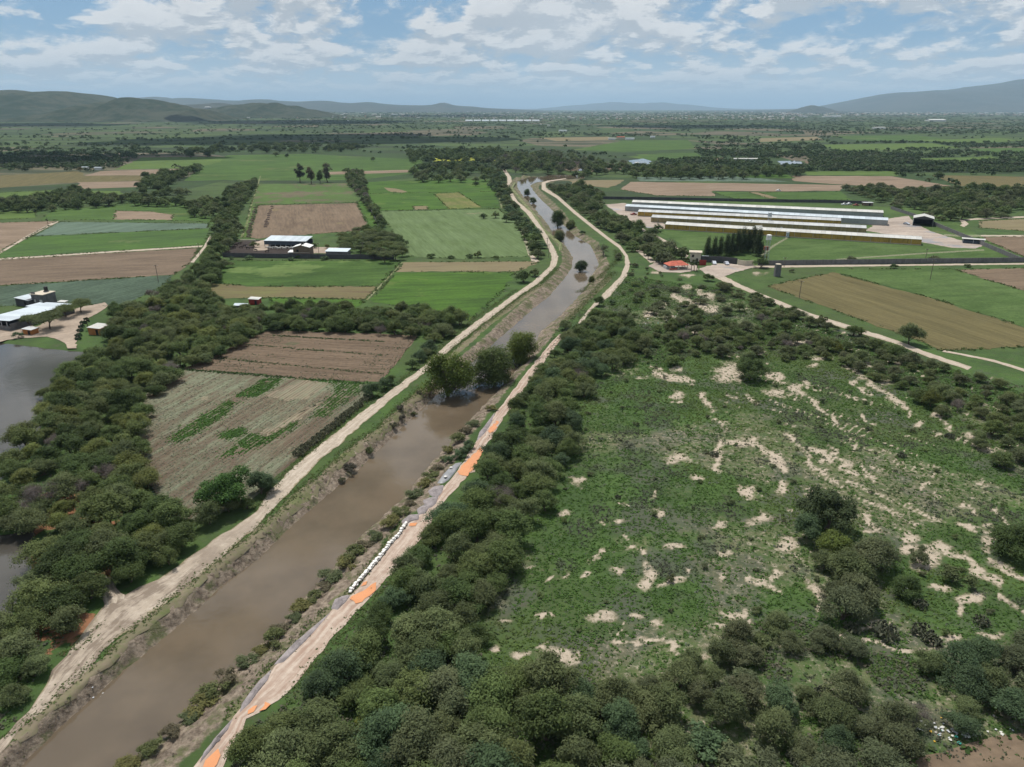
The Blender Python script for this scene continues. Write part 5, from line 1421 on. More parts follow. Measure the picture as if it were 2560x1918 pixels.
def tufts(name, xy, size, hgt, col, blades=6, seed=0, z=None, label=None):
    """small clumps of leaves, each its own spread of kite-shaped blades"""
    r = np.random.default_rng(seed)
    k = len(xy)
    if z is None:
        z = height(xy[:, 0], xy[:, 1])
    size, hgt = np.broadcast_to(size, (k,)), np.broadcast_to(hgt, (k,))
    pick = np.repeat(np.arange(k), blades)
    a = r.uniform(0, 2 * np.pi, k * blades)
    q = np.sqrt(r.uniform(0, 1, k * blades)) * size[pick] * 0.5
    cen = np.stack([xy[pick, 0] + q * np.cos(a), xy[pick, 1] + q * np.sin(a), z[pick] + hgt[pick] * r.uniform(0.25, 1.0, k * blades) * (1 - 0.5 * (2 * q / size[pick]) ** 2)], -1)
    nrm = np.stack([np.cos(a) * 0.4, np.sin(a) * 0.4, np.full(k * blades, 1.0)], -1)
    V, Fc = leaves(cen, nrm, r, 1.0, 1.0, 0.45)
    V = V.reshape(-1, 4, 3)
    c2 = V.mean(1, keepdims=True)
    V = (c2 + (V - c2) * (size[pick] * 0.55)[:, None, None]).reshape(-1, 3)
    cc = np.asarray(col)[pick] * r.uniform(0.75, 1.25, k * blades)[:, None]
    cc = np.concatenate([cc, np.ones((len(cc), 1))], 1)
    o = link(name, mesh_np(name, V, Fc, M_TUFT, False, {'col': ('FACE', cc)}))
    return tag(o, label, kind='stuff')


def scatter(poly, k, seed, z=0.0):
    r = np.random.default_rng(seed)
    W = PA([p[0] for p in poly], [p[1] for p in poly], z)[:, :2]
    lo, hi = W.min(0), W.max(0)
    c = r.uniform(lo, hi, (int(k * 2.5), 2))
    c = c[inpoly(c[:, 0], c[:, 1], W)]
    return c[:k]


# meadow herbs: thick where no sand shows, dull in patches
MEA = [(1560, 690), (1800, 720), (1920, 770), (2300, 900), (2620, 1000), (2620, 1900), (1300, 1930), (1150, 1700), (1240, 1440), (1280, 1310), (1360, 1250), (1440, 1100), (1450, 1000), (1560, 890), (1480, 800)]
xy = scatter(MEA, 92000, 31)
mu, mv, _ = UV(xy[:, 0], xy[:, 1])
sd = sand(mu, mv) + (fbm(xy[:, 0] * 0.55, xy[:, 1] * 0.55, 8) - 0.5) * 0.9
keep = ((sd < 0.42) | (np.random.default_rng(11).uniform(size=len(xy)) < 0.22)) & (np.random.default_rng(1).uniform(size=len(xy)) < 0.45 + 0.9 * fbm(xy[:, 0] / 9, xy[:, 1] / 9, 5))
xy = xy[keep]
dl = fbm(xy[:, 0] / 13 + 3, xy[:, 1] / 13, 21)
yl = fbm(xy[:, 0] / 20 + 30, xy[:, 1] / 20, 24)
lush, dull_, yel = np.array([0.068, 0.125, 0.030]), np.array([0.080, 0.086, 0.058]), np.array([0.105, 0.140, 0.036])
dl = 0.6 * dl + 0.4 * fbm(xy[:, 0] / 4.5, xy[:, 1] / 4.5, 29, 3)
f1, f2 = sstep(dl, 0.51, 0.64)[:, None], sstep(yl, 0.52, 0.66)[:, None]
colr = lush * (1 - f1) + dull_ * f1
colr = colr * (1 - 0.55 * f2) + yel * 0.55 * f2
rr = np.random.default_rng(2)
pale = rr.uniform(size=len(xy)) < 0.03
colr[pale] = (0.12, 0.14, 0.095)
tufts('meadow_herbs', xy, rr.uniform(0.25, 0.72, len(xy)), rr.uniform(0.05, 0.22, len(xy)) * (1 + 0.9 * f1[:, 0]), colr, 5, 3, label='green and dull herbs of the meadow')

# crop plants on the furrowed plots and lush weed patches
def rowplants(rows, dirs, sp, seed, dens, col, name, size, bare=()):
    ca, sa = dirs
    r = np.random.default_rng(seed)
    out = []
    for a_, b_, y in rows:
        t = np.arange(a_, b_, sp) + r.uniform(-0.2, 0.2, len(np.arange(a_, b_, sp)))
        out.append(np.stack([t * ca - y * sa, t * sa + y * ca], -1))
    q = np.concatenate(out)
    q += r.normal(0, 0.08, q.shape)
    k = fbm(q[:, 0] / 14, q[:, 1] / 14, seed, 3)
    q = q[r.uniform(size=len(q)) < dens(q, k)]
    for poly in bare:
        W = PA([p[0] for p in poly], [p[1] for p in poly])[:, :2]
        q = q[~inpoly(q[:, 0], q[:, 1], W)]
    c = np.array(col)[r.integers(len(col), size=len(q))]
    return tufts(name, q, r.uniform(size[0], size[1], len(q)), r.uniform(0.06, 0.16, len(q)), c, 5, seed, np.full(len(q), 0.22))


rowplants(ROWL, DL, 0.42, 41, lambda q, k: np.clip((k - 0.30) * 2.6 + (180 - q[:, 1]) * 0.018, 0.12, 1.0), [(0.150, 0.165, 0.108), (0.130, 0.160, 0.088), (0.165, 0.170, 0.125)], 'crop_plants', (0.22, 0.5), PATCH + BARE)
rowplants(ROWU, DU, 0.6, 42, lambda q, k: np.clip((k - 0.42) * 2.4, 0.02, 0.55), [(0.095, 0.105, 0.065), (0.075, 0.105, 0.045)], 'crop_plants', (0.3, 0.6))
q = np.concatenate([scatter(p, 2600, 50 + i, 0.2) for i, p in enumerate(PATCH)])
q = np.concatenate([q, q[::2] + rr.normal(0, 1.1, q[::2].shape)])
q = q[fbm(q[:, 0] / 2.5, q[:, 1] / 2.5, 53, 3) > 0.27]
tufts('weed_patch', q, rr.uniform(0.35, 0.8, len(q)), rr.uniform(0.15, 0.4, len(q)), np.tile([0.066, 0.130, 0.030], (len(q), 1)) * rr.uniform(0.8, 1.25, (len(q), 1)), 6, 60)
# dark weedy balks across the upper plot
bl = []
for (u1, v1, u2, v2) in [(600, 862, 960, 890), (540, 897, 960, 937), (680, 840, 960, 856), (480, 925, 940, 962), (455, 925, 700, 945)]:
    a_, b_ = np.array(P(u1, v1)[:2]), np.array(P(u2, v2)[:2])
    t = rr.uniform(0, 1, 260)[:, None]
    bl.append(a_ + (b_ - a_) * t + rr.normal(0, 0.35, (260, 2)))
bl = np.concatenate(bl)
tufts('balk_weeds', bl, rr.uniform(0.4, 0.9, len(bl)), 0.4, np.tile([0.046, 0.075, 0.026], (len(bl), 1)), 6, 61)

# weeds and debris on the banks
bk = np.concatenate([scatter([p for p in LB[0:22]] + [p for p in reversed(LW[0:22])], 15000, 70), scatter([p for p in RB[0:22]] + [p for p in reversed(RW[0:22])], 15000, 71)])
hz_ = height(bk[:, 0], bk[:, 1])
ok = (hz_ > WZ + 0.1)
bk = bk[ok]
kk = fbm(bk[:, 0] / 5, bk[:, 1] / 5, 77, 3)
sel = rr.uniform(size=len(bk)) < np.clip((kk - 0.42) * 4, 0.04, 0.9)
bk = bk[sel]
pc = np.array([(0.105, 0.110, 0.055), (0.12, 0.10, 0.075), (0.085, 0.115, 0.036), (0.17, 0.145, 0.11)])
tufts('bank_weeds', bk, rr.uniform(0.18, 0.5, len(bk)), rr.uniform(0.1, 0.4, len(bk)), pc[rr.integers(4, size=len(bk))], 6, 72)
# verge grass along the roads
vg = []
for L, w in (([(20, 1842), (160, 1722), (250, 1646), (318, 1580), (400, 1518), (500, 1436), (584, 1372), (660, 1310)], 0.9), ([(660, 1310), (745, 1228), (818, 1168), (890, 1106), (935, 1078), (1005, 1010), (1052, 970)], 1.4), ([(1080, 915), (1140, 865), (1210, 812), (1302, 742), (1350, 712), (1395, 668)], 1.6),
             ([(560, 1795), (648, 1692), (735, 1602), (812, 1524)], 0.9), ([(845, 1508), (905, 1440), (962, 1362), (1010, 1306)], 0.8), ([(1420, 800), (1450, 768), (1500, 715), (1535, 680)], 2.2), ([(720, 1745), (800, 1655), (850, 1590), (915, 1522), (990, 1440), (1070, 1345)], 1.0),
             ([(250, 1560), (225, 1600), (150, 1640)], 0.8), ([(640, 1270), (690, 1205), (760, 1140), (900, 1022), (990, 960), (1060, 905), (1120, 850), (1190, 795), (1290, 725)], 1.1), ([(1450, 720), (1500, 690), (1545, 650), (1540, 625)], 1.8)):
    pts = [np.array(P(u, v)[:2]) for u, v in L]
    for a_, b_ in zip(pts, pts[1:]):
        k = int(np.linalg.norm(b_ - a_) * 9 * w)
        vg.append(a_ + (b_ - a_) * rr.uniform(0, 1, k)[:, None] + rr.normal(0, w * 0.55, (k, 2)))
vg = np.concatenate(vg + [q + rr.normal(0, 0.5, q.shape) for q in vg])
vc_ = np.array([(0.070, 0.112, 0.026), (0.090, 0.115, 0.04), (0.105, 0.115, 0.05)])
tufts('verge_grass', vg, rr.uniform(0.15, 0.42, len(vg)), rr.uniform(0.05, 0.2, len(vg)), vc_[rr.integers(3, size=len(vg))], 5, 73, np.maximum(height(vg[:, 0], vg[:, 1]), -1.9) + 0.05)
# undergrowth below the groves
ug = np.concatenate([scatter(GA1, 5000, 81), scatter(GA2, 3500, 82), scatter(GA3, 6500, 83), scatter(GD, 4000, 84), scatter(GC, 6500, 85), scatter(GE, 800, 86)])
hz_ = height(ug[:, 0], ug[:, 1])
ug = ug[hz_ > -0.3]
uu_, vv_, _ = UV(ug[:, 0], ug[:, 1])
ug = ug[(sand(uu_, vv_) < 0.4)]
uc = np.array([(0.070, 0.108, 0.034), (0.092, 0.100, 0.064), (0.080, 0.120, 0.036), (0.118, 0.112, 0.076)])
tufts('undergrowth', ug, rr.uniform(0.3, 0.8, len(ug)), rr.uniform(0.1, 0.4, len(ug)), uc[rr.integers(4, size=len(ug))], 6, 87)
mg = []
for i, (nm, mk, lv, pts) in enumerate(FIELDS):
    if np.mean([p[1] for p in pts]) > 455 and nm != 'compound_grass':
        W = [np.array(P(u, v)[:2]) for u, v in pts if v > 0]
        for p1, p2 in zip(W, W[1:] + W[:1]):
            L_ = np.linalg.norm(p2 - p1)
            if np.abs(p1).max() > 700:
                continue
            k = int(L_ * 1.6)
            mg.append(p1 + (p2 - p1) * rr.uniform(0, 1, k)[:, None] + rr.normal(0, 0.55, (k, 2)))
mg = np.concatenate(mg)
mg = mg[fbm(mg[:, 0] / 9, mg[:, 1] / 9, 95, 3) > 0.42]
mc_ = np.array([(0.055, 0.095, 0.024), (0.070, 0.098, 0.034), (0.10, 0.105, 0.045), (0.042, 0.072, 0.02)])
tufts('field_margin_weeds', mg, rr.uniform(0.5, 1.3, len(mg)), rr.uniform(0.2, 0.6, len(mg)), mc_[rr.integers(4, size=len(mg))], 4, 96)
print('margin', len(mg))

# ---- the plain beyond: trees, hedges and woods that merge into one mass
def far_clumps(name, k, v0, v1, dens, seed, label):
    r = np.random.default_rng(seed)
    u = r.uniform(-200, 2760, k * 6)
    v = v0 + (v1 - v0) * r.uniform(0, 1, k * 6) ** 1.25
    w = PA(u, v)
    keep = r.uniform(size=len(u)) < dens(u, v, w)
    u, v, w = u[keep][:k], v[keep][:k], w[keep][:k]
    ppm = UV(w[:, 0], w[:, 1])[2]
    hgt = np.clip(r.uniform(4.0, 9.5, len(w)) * np.clip(2.6 / (ppm * 7.5), 0.8, 2.0), 3.5, 15)
    wid = hgt * r.uniform(0.9, 1.9, len(w)) * np.where(v < 318, 2.2, 1.0)
    nl = 26
    pick = np.repeat(np.arange(len(w)), nl)
    dv = unit(r, len(pick))
    dv[:, 2] = np.abs(dv[:, 2])
    rad = r.uniform(0.65, 1.05, len(pick))[:, None]
    # three lobes to every clump
    lobe = r.normal(0, 0.30, (len(w), 3, 3)) * np.array([1, 1, 0.3])
    lo = lobe[pick, r.integers(3, size=len(pick))]
    cen = w[pick] + (dv * rad * 0.62 + lo) * np.stack([wid[pick] * 0.62, wid[pick] * 0.62, hgt[pick] * 0.72], -1) + np.stack([0 * pick, 0 * pick, hgt[pick] * 0.30], -1)
    V, Fc = leaves(cen, dv + np.array([0, 0, 0.3]), r, 1.0, 0.85, 0.35)
    V = V.reshape(-1, 4, 3)
    c2 = V.mean(1, keepdims=True)
    V = (c2 + (V - c2) * (hgt[pick] * 0.50)[:, None, None]).reshape(-1, 3)
    pal = np.array([(0.044, 0.070, 0.027), (0.054, 0.080, 0.034), (0.040, 0.062, 0.027), (0.068, 0.082, 0.044), (0.062, 0.088, 0.034)])
    cc = pal[r.integers(5, size=len(w))][pick] * r.uniform(0.7, 1.3, len(pick))[:, None]
    o = link(name, mesh_np(name, V, Fc, M_TUFT, False, {'col': ('FACE', np.concatenate([cc, np.ones((len(cc), 1))], 1))}))
    return tag(o, label, kind='stuff')


def dens_far(u, v, w):
    # belts along plot edges, thicker to the east; the western plain is open grassland
    b = fbm(w[:, 0] / 330 + 5, w[:, 1] / 150, 61, 4)
    t = fbm(w[:, 0] / 90, w[:, 1] / 60, 62, 3)
    east = np.clip((u - 900) / 900, 0, 1)
    d = sstep(b, 0.53 - 0.06 * east, 0.60 - 0.06 * east) * sstep(t, 0.40, 0.55)
    d = np.maximum(d, 0.05)
    wood = np.where((v < 322) & (u > 700), sstep(b, 0.32, 0.46) * 0.95, 0)
    wood = np.where((v < 336) & (v > 300) & (u > 1950), 0.95, wood)
    d = np.maximum(d, wood)
    open_ = (u < 700) & (v > 300) & (v < 365)
    d = np.where(open_, d * 0.30, d)
    for poly in OPEN:
        d = np.where(inpoly(u, v, poly), 0.0, d)
    return d


OPEN = [pts for _, _, _, pts in FIELDS] + [[(p[0], p[1]) for p in q] for q in ([(1430, 345), (1740, 345), (1740, 385), (1430, 385)], [(1380, 405), (1580, 405), (1580, 432), (1380, 432)])] + [[(1540, 500), (2340, 500), (2560, 640), (1700, 640)], [(1558, 393), (1640, 393), (1640, 417), (1558, 417)], [(1925, 399), (2025, 399), (2025, 417), (1925, 417)], [(1245, 440), (1420, 440), (1420, 470), (1245, 470)], [(480, 385), (1040, 385), (1040, 455), (480, 455)]]
far_clumps('distant_woods', 11000, 276, 430, dens_far, 91, 'belts of trees and woods merging on the far plain')


def dens_scrub(u, v, w):
    d = np.where(inpoly(u, v, [(-200, 368), (120, 372), (330, 385), (350, 400), (300, 420), (0, 425), (-200, 430)]), sstep(fbm(w[:, 0] / 60, w[:, 1] / 60, 66, 3), 0.38, 0.55), 0.0)
    d = np.where((v > 300) & (v < 366) & (u < 900), np.maximum(d, 0.18 * sstep(fbm(w[:, 0] / 200, w[:, 1] / 120, 67, 3), 0.45, 0.6)), d)
    d = np.where((v > 430) & (v < 470) & (u > 2230), np.maximum(d, 0.05), d)
    d = np.where((v > 380) & (v < 430) & (u > 1990), np.maximum(d, 0.8 * sstep(fbm(w[:, 0] / 90, w[:, 1] / 28, 68, 3), 0.50, 0.58)), d)
    d = np.where((v > 340) & (v < 432) & (u > 1700), np.maximum(d, 0.6 * sstep(fbm(w[:, 0] / 150, w[:, 1] / 55, 69, 3), 0.52, 0.60)), d)
    for poly in OPEN:
        d = np.where(inpoly(u, v, poly), 0.0, d)
    return d


far_clumps('plain_scrub', 4500, 300, 470, dens_scrub, 92, 'dark scrub and hedges on the plain')

# ================================================================== HILLS, CLOUDS
def hillmat(name, a, b):
    m, n = mat(name)
    pos = n.n('ShaderNodeNewGeometry', {}, out=0)
    f = n.m('ADD', n.m('MULTIPLY', n.noise(pos, 0.012, 6, 0.7), 0.6), n.m('MULTIPLY', n.noise(pos, 0.0016, 5), 0.4))
    finish(n, n.mix(n.step(f, 0.42, 0.58), a, b), 1.0, n.noise(pos, 0.02, 6, 0.7), 0.8, 10.0, 0.05)
    return m


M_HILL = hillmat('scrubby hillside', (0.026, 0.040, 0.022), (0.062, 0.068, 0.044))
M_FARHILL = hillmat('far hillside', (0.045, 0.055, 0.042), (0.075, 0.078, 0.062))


def hill(name, prof, D, depth, m, seed, label, rough=0.06):
    """a ridge whose skyline follows prof (photo pixels) at distance D, falling to the plain before and behind"""
    us_ = np.array([p[0] for p in prof], float)
    hs = np.array([max(0.0, AT(p[0], p[1], D).z) for p in prof])
    ext = 0.16 * (us_[-1] - us_[0])
    us_, hs = np.concatenate([[us_[0] - ext], us_, [us_[-1] + ext]]), np.concatenate([[-4.0], hs, [-4.0]])
    uu = np.linspace(us_[0], us_[-1], 150)
    hh = np.interp(uu, us_, hs)
    hh = np.where(hh > 0, hh * (1 + 0.30 * (fbm(uu / (8 + 0.02 * (us_[-1] - us_[0])), uu * 0 + seed, seed + 40, 4) - 0.5)), hh)
    k = 1
    hh = np.convolve(np.pad(hh, k, mode='edge'), np.ones(2 * k + 1) / (2 * k + 1), 'valid')
    nt = 31
    V = []
    for j in range(nt):
        t = -1 + 2 * j / (nt - 1)
        fall = (1 - t * t) ** 1.3
        y = D + t * depth
        x = np.array([AT(u, 270, D).x for u in uu])
        gul = (fbm(x / (depth * 0.22), np.full_like(x, y / (depth * 0.35)), seed, 5) - 0.5)
        z = np.maximum(hh * fall * (1 + (gul * 1.8 * (1 - fall) if t < 0.05 else 0)) + hh * rough * (fbm(x / 120, np.full_like(x, y / 120), seed + 9, 3) - 0.5) * fall, -1) - 0.5
        V.append(np.stack([x, np.full_like(x, y), z], -1))
    V = np.array(V)
    idx = np.arange(nt * 150).reshape(nt, 150)
    q = np.stack([idx[:-1, :-1], idx[:-1, 1:], idx[1:, 1:], idx[1:, :-1]], -1).reshape(-1, 4)
    o = link(name, mesh_np(name, V.reshape(-1, 3), q, m, True))
    return tag(o, label, kind='structure')


hill('hill', [(-400, 272), (-300, 240), (-150, 232), (0, 230), (70, 231), (130, 228), (165, 227), (200, 231), (235, 244), (262, 252), (290, 262), (330, 270)], 6200, 1500, M_HILL, 1, 'long dark hill at the left edge')
hill('hill', [(170, 277), (230, 264), (290, 252), (330, 247), (370, 247), (400, 252), (440, 264), (500, 276)], 5000, 700, M_HILL, 2, 'rounded dark hill in front of the long one')
hill('hill', [(470, 276), (560, 268), (600, 262), (650, 259), (690, 258), (730, 265), (790, 275)], 6800, 800, M_HILL, 3, 'low dark hill')
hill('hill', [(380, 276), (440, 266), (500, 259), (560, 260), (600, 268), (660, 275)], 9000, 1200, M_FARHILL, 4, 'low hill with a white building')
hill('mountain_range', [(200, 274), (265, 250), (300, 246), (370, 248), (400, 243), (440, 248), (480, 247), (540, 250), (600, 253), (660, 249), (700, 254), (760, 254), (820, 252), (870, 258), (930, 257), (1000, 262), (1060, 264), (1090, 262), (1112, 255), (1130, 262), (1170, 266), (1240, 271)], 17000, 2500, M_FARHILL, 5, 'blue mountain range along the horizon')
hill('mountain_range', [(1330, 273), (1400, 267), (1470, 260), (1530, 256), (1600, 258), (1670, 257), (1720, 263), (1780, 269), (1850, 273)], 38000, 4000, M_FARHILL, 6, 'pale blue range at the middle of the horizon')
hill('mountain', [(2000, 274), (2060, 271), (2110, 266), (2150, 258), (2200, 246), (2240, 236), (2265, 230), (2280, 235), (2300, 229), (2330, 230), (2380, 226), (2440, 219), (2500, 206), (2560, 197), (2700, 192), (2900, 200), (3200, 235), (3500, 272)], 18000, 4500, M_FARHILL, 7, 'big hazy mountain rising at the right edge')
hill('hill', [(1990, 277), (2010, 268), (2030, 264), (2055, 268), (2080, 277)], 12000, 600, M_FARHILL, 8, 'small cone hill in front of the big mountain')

# clouds whose shadows lie on the plain: heaped white cumulus with flat undersides
m, n = mat('cloud')
pos = n.n('ShaderNodeNewGeometry', {}, out=0)
finish(n, (0.9, 0.9, 0.92), 1.0, n.noise(pos, 0.01, 5), 0.5, 20, 0.0)
M_CLOUD = m


def cloud(name, u, v, rx, ry, seed, label):
    H = 1450.0
    g = P(u, v)
    o3 = g + SUNV * (H / SUNV.z)
    r = np.random.default_rng(seed)
    bm = bmesh.new()
    for i in range(16):
        a, q = r.uniform(0, 6.28), math.sqrt(r.uniform(0, 1)) * 0.75
        s = r.uniform(0.28, 0.5)
        mtx = Matrix.Translation((math.cos(a) * q * rx, math.sin(a) * q * ry, r.uniform(0, 60))) @ Matrix.Diagonal((rx * s, ry * s, 130 * r.uniform(0.6, 1.3) * (1.2 - q), 1))
        bmesh.ops.create_icosphere(bm, subdivisions=3, radius=1.0, matrix=mtx)
    co_ = np.array([v_.co[:] for v_ in bm.verts])
    kk_ = fbm(co_[:, 0] / 110, co_[:, 1] / 110 + co_[:, 2] / 60, seed, 3) - 0.5
    for vv_, k in zip(bm.verts, kk_):
        vv_.co += vv_.normal * float(k) * 90
        vv_.co.z = max(vv_.co.z, -25)
    me = bpy.data.meshes.new(name)
    bm.to_mesh(me)
    bm.free()
    for p in me.polygons:
        p.use_smooth = True
    me.materials.append(M_CLOUD)
    o = link(name, me, None, o3)
    return tag(o, label, kind='stuff')


cloud('cloud', 130, 396, 270, 150, 11, 'cumulus over the shaded scrub')
cloud('cloud', 900, 345, 420, 330, 12, 'cumulus over the dark tree belt')
cloud('cloud', 520, 352, 250, 240, 13, 'cumulus over the shaded grassland')
cloud('cloud', 60, 312, 500, 420, 14, 'cumulus over the far western plain')
cloud('cloud', 760, 305, 800, 600, 15, 'cumulus over the far middle plain')
cloud('cloud', 1700, 316, 420, 330, 16, 'cumulus over the far woods')
cloud('cloud', 1150, 290, 900, 700, 18, 'cumulus over the greenhouses')

# the air: one closed box of thin haze
m = bpy.data.materials.new('haze')
m.use_nodes = True
m.node_tree.nodes.clear()
n = NT(m.node_tree)
vol = n.n('ShaderNodeVolumePrincipled', {'Color': (0.56, 0.79, 1.0), 'Density': 3.8e-5, 'Anisotropy': 0.1})
n.n('ShaderNodeOutputMaterial', {'Volume': vol}, out=None)
bm = bmesh.new()
bmesh.ops.create_cube(bm, size=1.0)
me = bpy.data.meshes.new('haze')
bm.to_mesh(me)
bm.free()
me.materials.append(m)
hz_o = link('haze', me, None, (0, 70000, 590))
gmax = float(np.abs(G[..., 0]).max())
ymax = float(G[..., 1].max())
hz_o.scale = (2 * gmax + 4000, ymax + 16000, 1060)
hz_o.location = (0, ymax / 2, 1060 / 2 - 5)
tag(hz_o, 'thin blue haze over the plain', kind='stuff')

# ================================================================== BUILDINGS AND SMALL THINGS
def boxm(name, sx, sy, sz, m, parent=None, loc=(0, 0, 0), rz=0.0, bevel=0.0):
    """box standing on its base"""
    bm = bmesh.new()
    bmesh.ops.create_cube(bm, size=1.0, matrix=Matrix.Translation((0, 0, sz / 2)) @ Matrix.Diagonal((sx, sy, sz, 1)))
    if bevel:
        bmesh.ops.bevel(bm, geom=bm.edges[:], offset=bevel, segments=2, affect='EDGES')
    me = bpy.data.meshes.new(name)
    bm.to_mesh(me)
    bm.free()
    me.materials.append(m)
    o = link(name, me, parent, loc)
    o.rotation_euler = (0, 0, rz)
    return o


def prism(name, pts, y0, y1, m, parent=None, loc=(0, 0, 0), rz=0.0):
    """outline in X-Z pushed along Y"""
    bm = bmesh.new()
    a = [bm.verts.new((x, y0, z)) for x, z in pts]
    b = [bm.verts.new((x, y1, z)) for x, z in pts]
    bm.faces.new(a)
    bm.faces.new(b[::-1])
    k = len(pts)
    for i in range(k):
        bm.faces.new((a[i], b[i], b[(i + 1) % k], a[(i + 1) % k]))
    bmesh.ops.recalc_face_normals(bm, faces=bm.faces[:])
    me = bpy.data.meshes.new(name)
    bm.to_mesh(me)
    bm.free()
    me.materials.append(m)
    o = link(name, me, parent, loc)
    o.rotation_euler = (0, 0, rz)
    return o


def cyl(name, r, h, m, parent=None, loc=(0, 0, 0), n_=14, top=0.0, r2=None):
    bm = bmesh.new()
    r2 = r if r2 is None else r2
    pr = [(r, 0), (r2, h)] + ([(r2 * 0.55, h + top * 0.7), (0.02, h + top)] if top else [(0.001, h)])
    rings = [[bm.verts.new((q * math.cos(2 * math.pi * k / n_), q * math.sin(2 * math.pi * k / n_), z)) for k in range(n_)] for q, z in pr]
    for a, b in zip(rings, rings[1:]):
        for k in range(n_):
            bm.faces.new((a[k], a[(k + 1) % n_], b[(k + 1) % n_], b[k]))
    bm.faces.new(rings[0][::-1])
    bm.faces.new(rings[-1])
    me = bpy.data.meshes.new(name)
    bm.to_mesh(me)
    bm.free()
    me.materials.append(m)
    return link(name, me, parent, loc)


def stick(name, a, b, r, m, parent=None, n_=6):
    bm = bmesh.new()
    tube(bm, [a, b], [r, r], n_)
    me = bpy.data.meshes.new(name)
    bm.to_mesh(me)
    bm.free()
    me.materials.append(m)
    return link(name, me, parent)


def roofmat(name, col, rust=None, f=0.5):
    """sheet metal: each sheet its own tone, ribs in relief, streaks of rust"""
    m, n = mat(name)
    oi = n.n('ShaderNodeObjectInfo', {}, out=None)
    tc = n.n('ShaderNodeTexCoord', {}, out=3)
    t = n.xyz(tc)
    pos = n.n('ShaderNodeNewGeometry', {}, out=0)
    k = n.m('ADD', 0.84, n.m('MULTIPLY', oi.outputs['Random'], 0.26))
    c = n.n('ShaderNodeVectorMath', {0: col, 'Scale': k}, out=None, operation='SCALE').outputs[0]
    c = n.mix(n.step(n.noise(pos, 0.5, 5, 0.7), 0.52, 0.75, 0, 0.4), c, tuple(0.6 * x for x in col))
    if rust:
        c = n.mix(n.step(n.noise(n.v('ADD', pos, (9, 4, 2)), 0.35, 5, 0.7), 0.60, 0.74, 0, 0.75), c, rust)
    w = n.n('ShaderNodeTexWave', {'Vector': n.comb(t[0], 0, 0), 'Scale': 1.6}, wave_type='BANDS', bands_direction='X')
    finish(n, c, 0.5, w, 0.3, 0.03, 0.4)
    return m


M_ROOFW = roofmat('white sheet roof', (0.50, 0.485, 0.445), (0.36, 0.25, 0.18))
M_ROOFG = roofmat('grey sheet roof', (0.43, 0.43, 0.42))
M_ROOFB = roofmat('bluish white sheet roof', (0.47, 0.52, 0.55))
M_OCHRE = plain('ochre curtain', (0.40, 0.255, 0.055), 0.85, 0.15, 0.3, dirt=(0.12, 0.085, 0.03))
M_KHAKI = plain('khaki curtain', (0.30, 0.235, 0.115), 0.85, 0.15, 0.3, dirt=(0.10, 0.08, 0.045))
M_GREYW = plain('grey side wall', (0.30, 0.31, 0.30), 0.85, 0.15, 0.3)
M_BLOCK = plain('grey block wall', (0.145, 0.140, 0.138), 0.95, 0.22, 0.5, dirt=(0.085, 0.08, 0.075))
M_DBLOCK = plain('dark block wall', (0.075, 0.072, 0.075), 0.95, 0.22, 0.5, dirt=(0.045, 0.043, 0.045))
M_BRICK = plain('brown brick', (0.165, 0.115, 0.085), 0.95, 0.2, 0.8)
M_WHITE = plain('white paint', (0.70, 0.69, 0.66), 0.7, 0.1, 0.5, dirt=(0.5, 0.47, 0.42))
M_CREAM = plain('cream render', (0.55, 0.49, 0.38), 0.85, 0.12, 0.5)
M_CONC = plain('pale concrete', (0.50, 0.43, 0.34), 0.9, 0.15, 0.5)
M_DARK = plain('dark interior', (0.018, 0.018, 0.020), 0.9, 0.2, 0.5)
M_NAVY = plain('blue grey sheet wall', (0.060, 0.075, 0.095), 0.7, 0.15, 0.4)
M_STEEL = plain('galvanised steel', (0.42, 0.44, 0.46), 0.45, 0.12, 0.5, 0.4, 0.3)
M_RUST = plain('rusty steel', (0.20, 0.075, 0.045), 0.85, 0.3, 0.8)
M_RED = plain('red tile', (0.42, 0.105, 0.065), 0.8, 0.25, 0.8)
M_REDP = plain('red paint', (0.26, 0.035, 0.03), 0.7, 0.15, 0.5)
M_ORANGE = plain('orange wall', (0.36, 0.145, 0.045), 0.9, 0.2, 0.6)
M_TANK = plain('black plastic tank', (0.012, 0.012, 0.013), 0.5, 0.1, 0.5)
M_WOOD = plain('weathered pole', (0.16, 0.13, 0.105), 0.9, 0.2, 1.0)
M_GLASS = plain('dark glass', (0.02, 0.025, 0.03), 0.12, 0.05, 0.5, 0.5)
M_TYRE = plain('tyre rubber', (0.02, 0.02, 0.02), 0.9, 0.1, 1.0)
M_BAG = plain('white woven sack', (0.76, 0.73, 0.68), 0.9, 0.12, 2.0)
M_GRAVEL = plain('grey gravel', (0.235, 0.205, 0.20), 0.97, 0.32, 0.9)
M_PLAST = plain('grey plastic sheet', (0.21, 0.21, 0.215), 0.5, 0.2, 0.8, 0.5)
M_SOILH = plain('dung heap', (0.075, 0.052, 0.042), 0.97, 0.3, 1.2)


def frame(A, B):
    """origin, length and heading of the ground line A-B (photo pixels)"""
    a, b = P(*A), P(*B)
    d_ = b - a
    return a, d_.length, math.atan2(d_.y, d_.x)


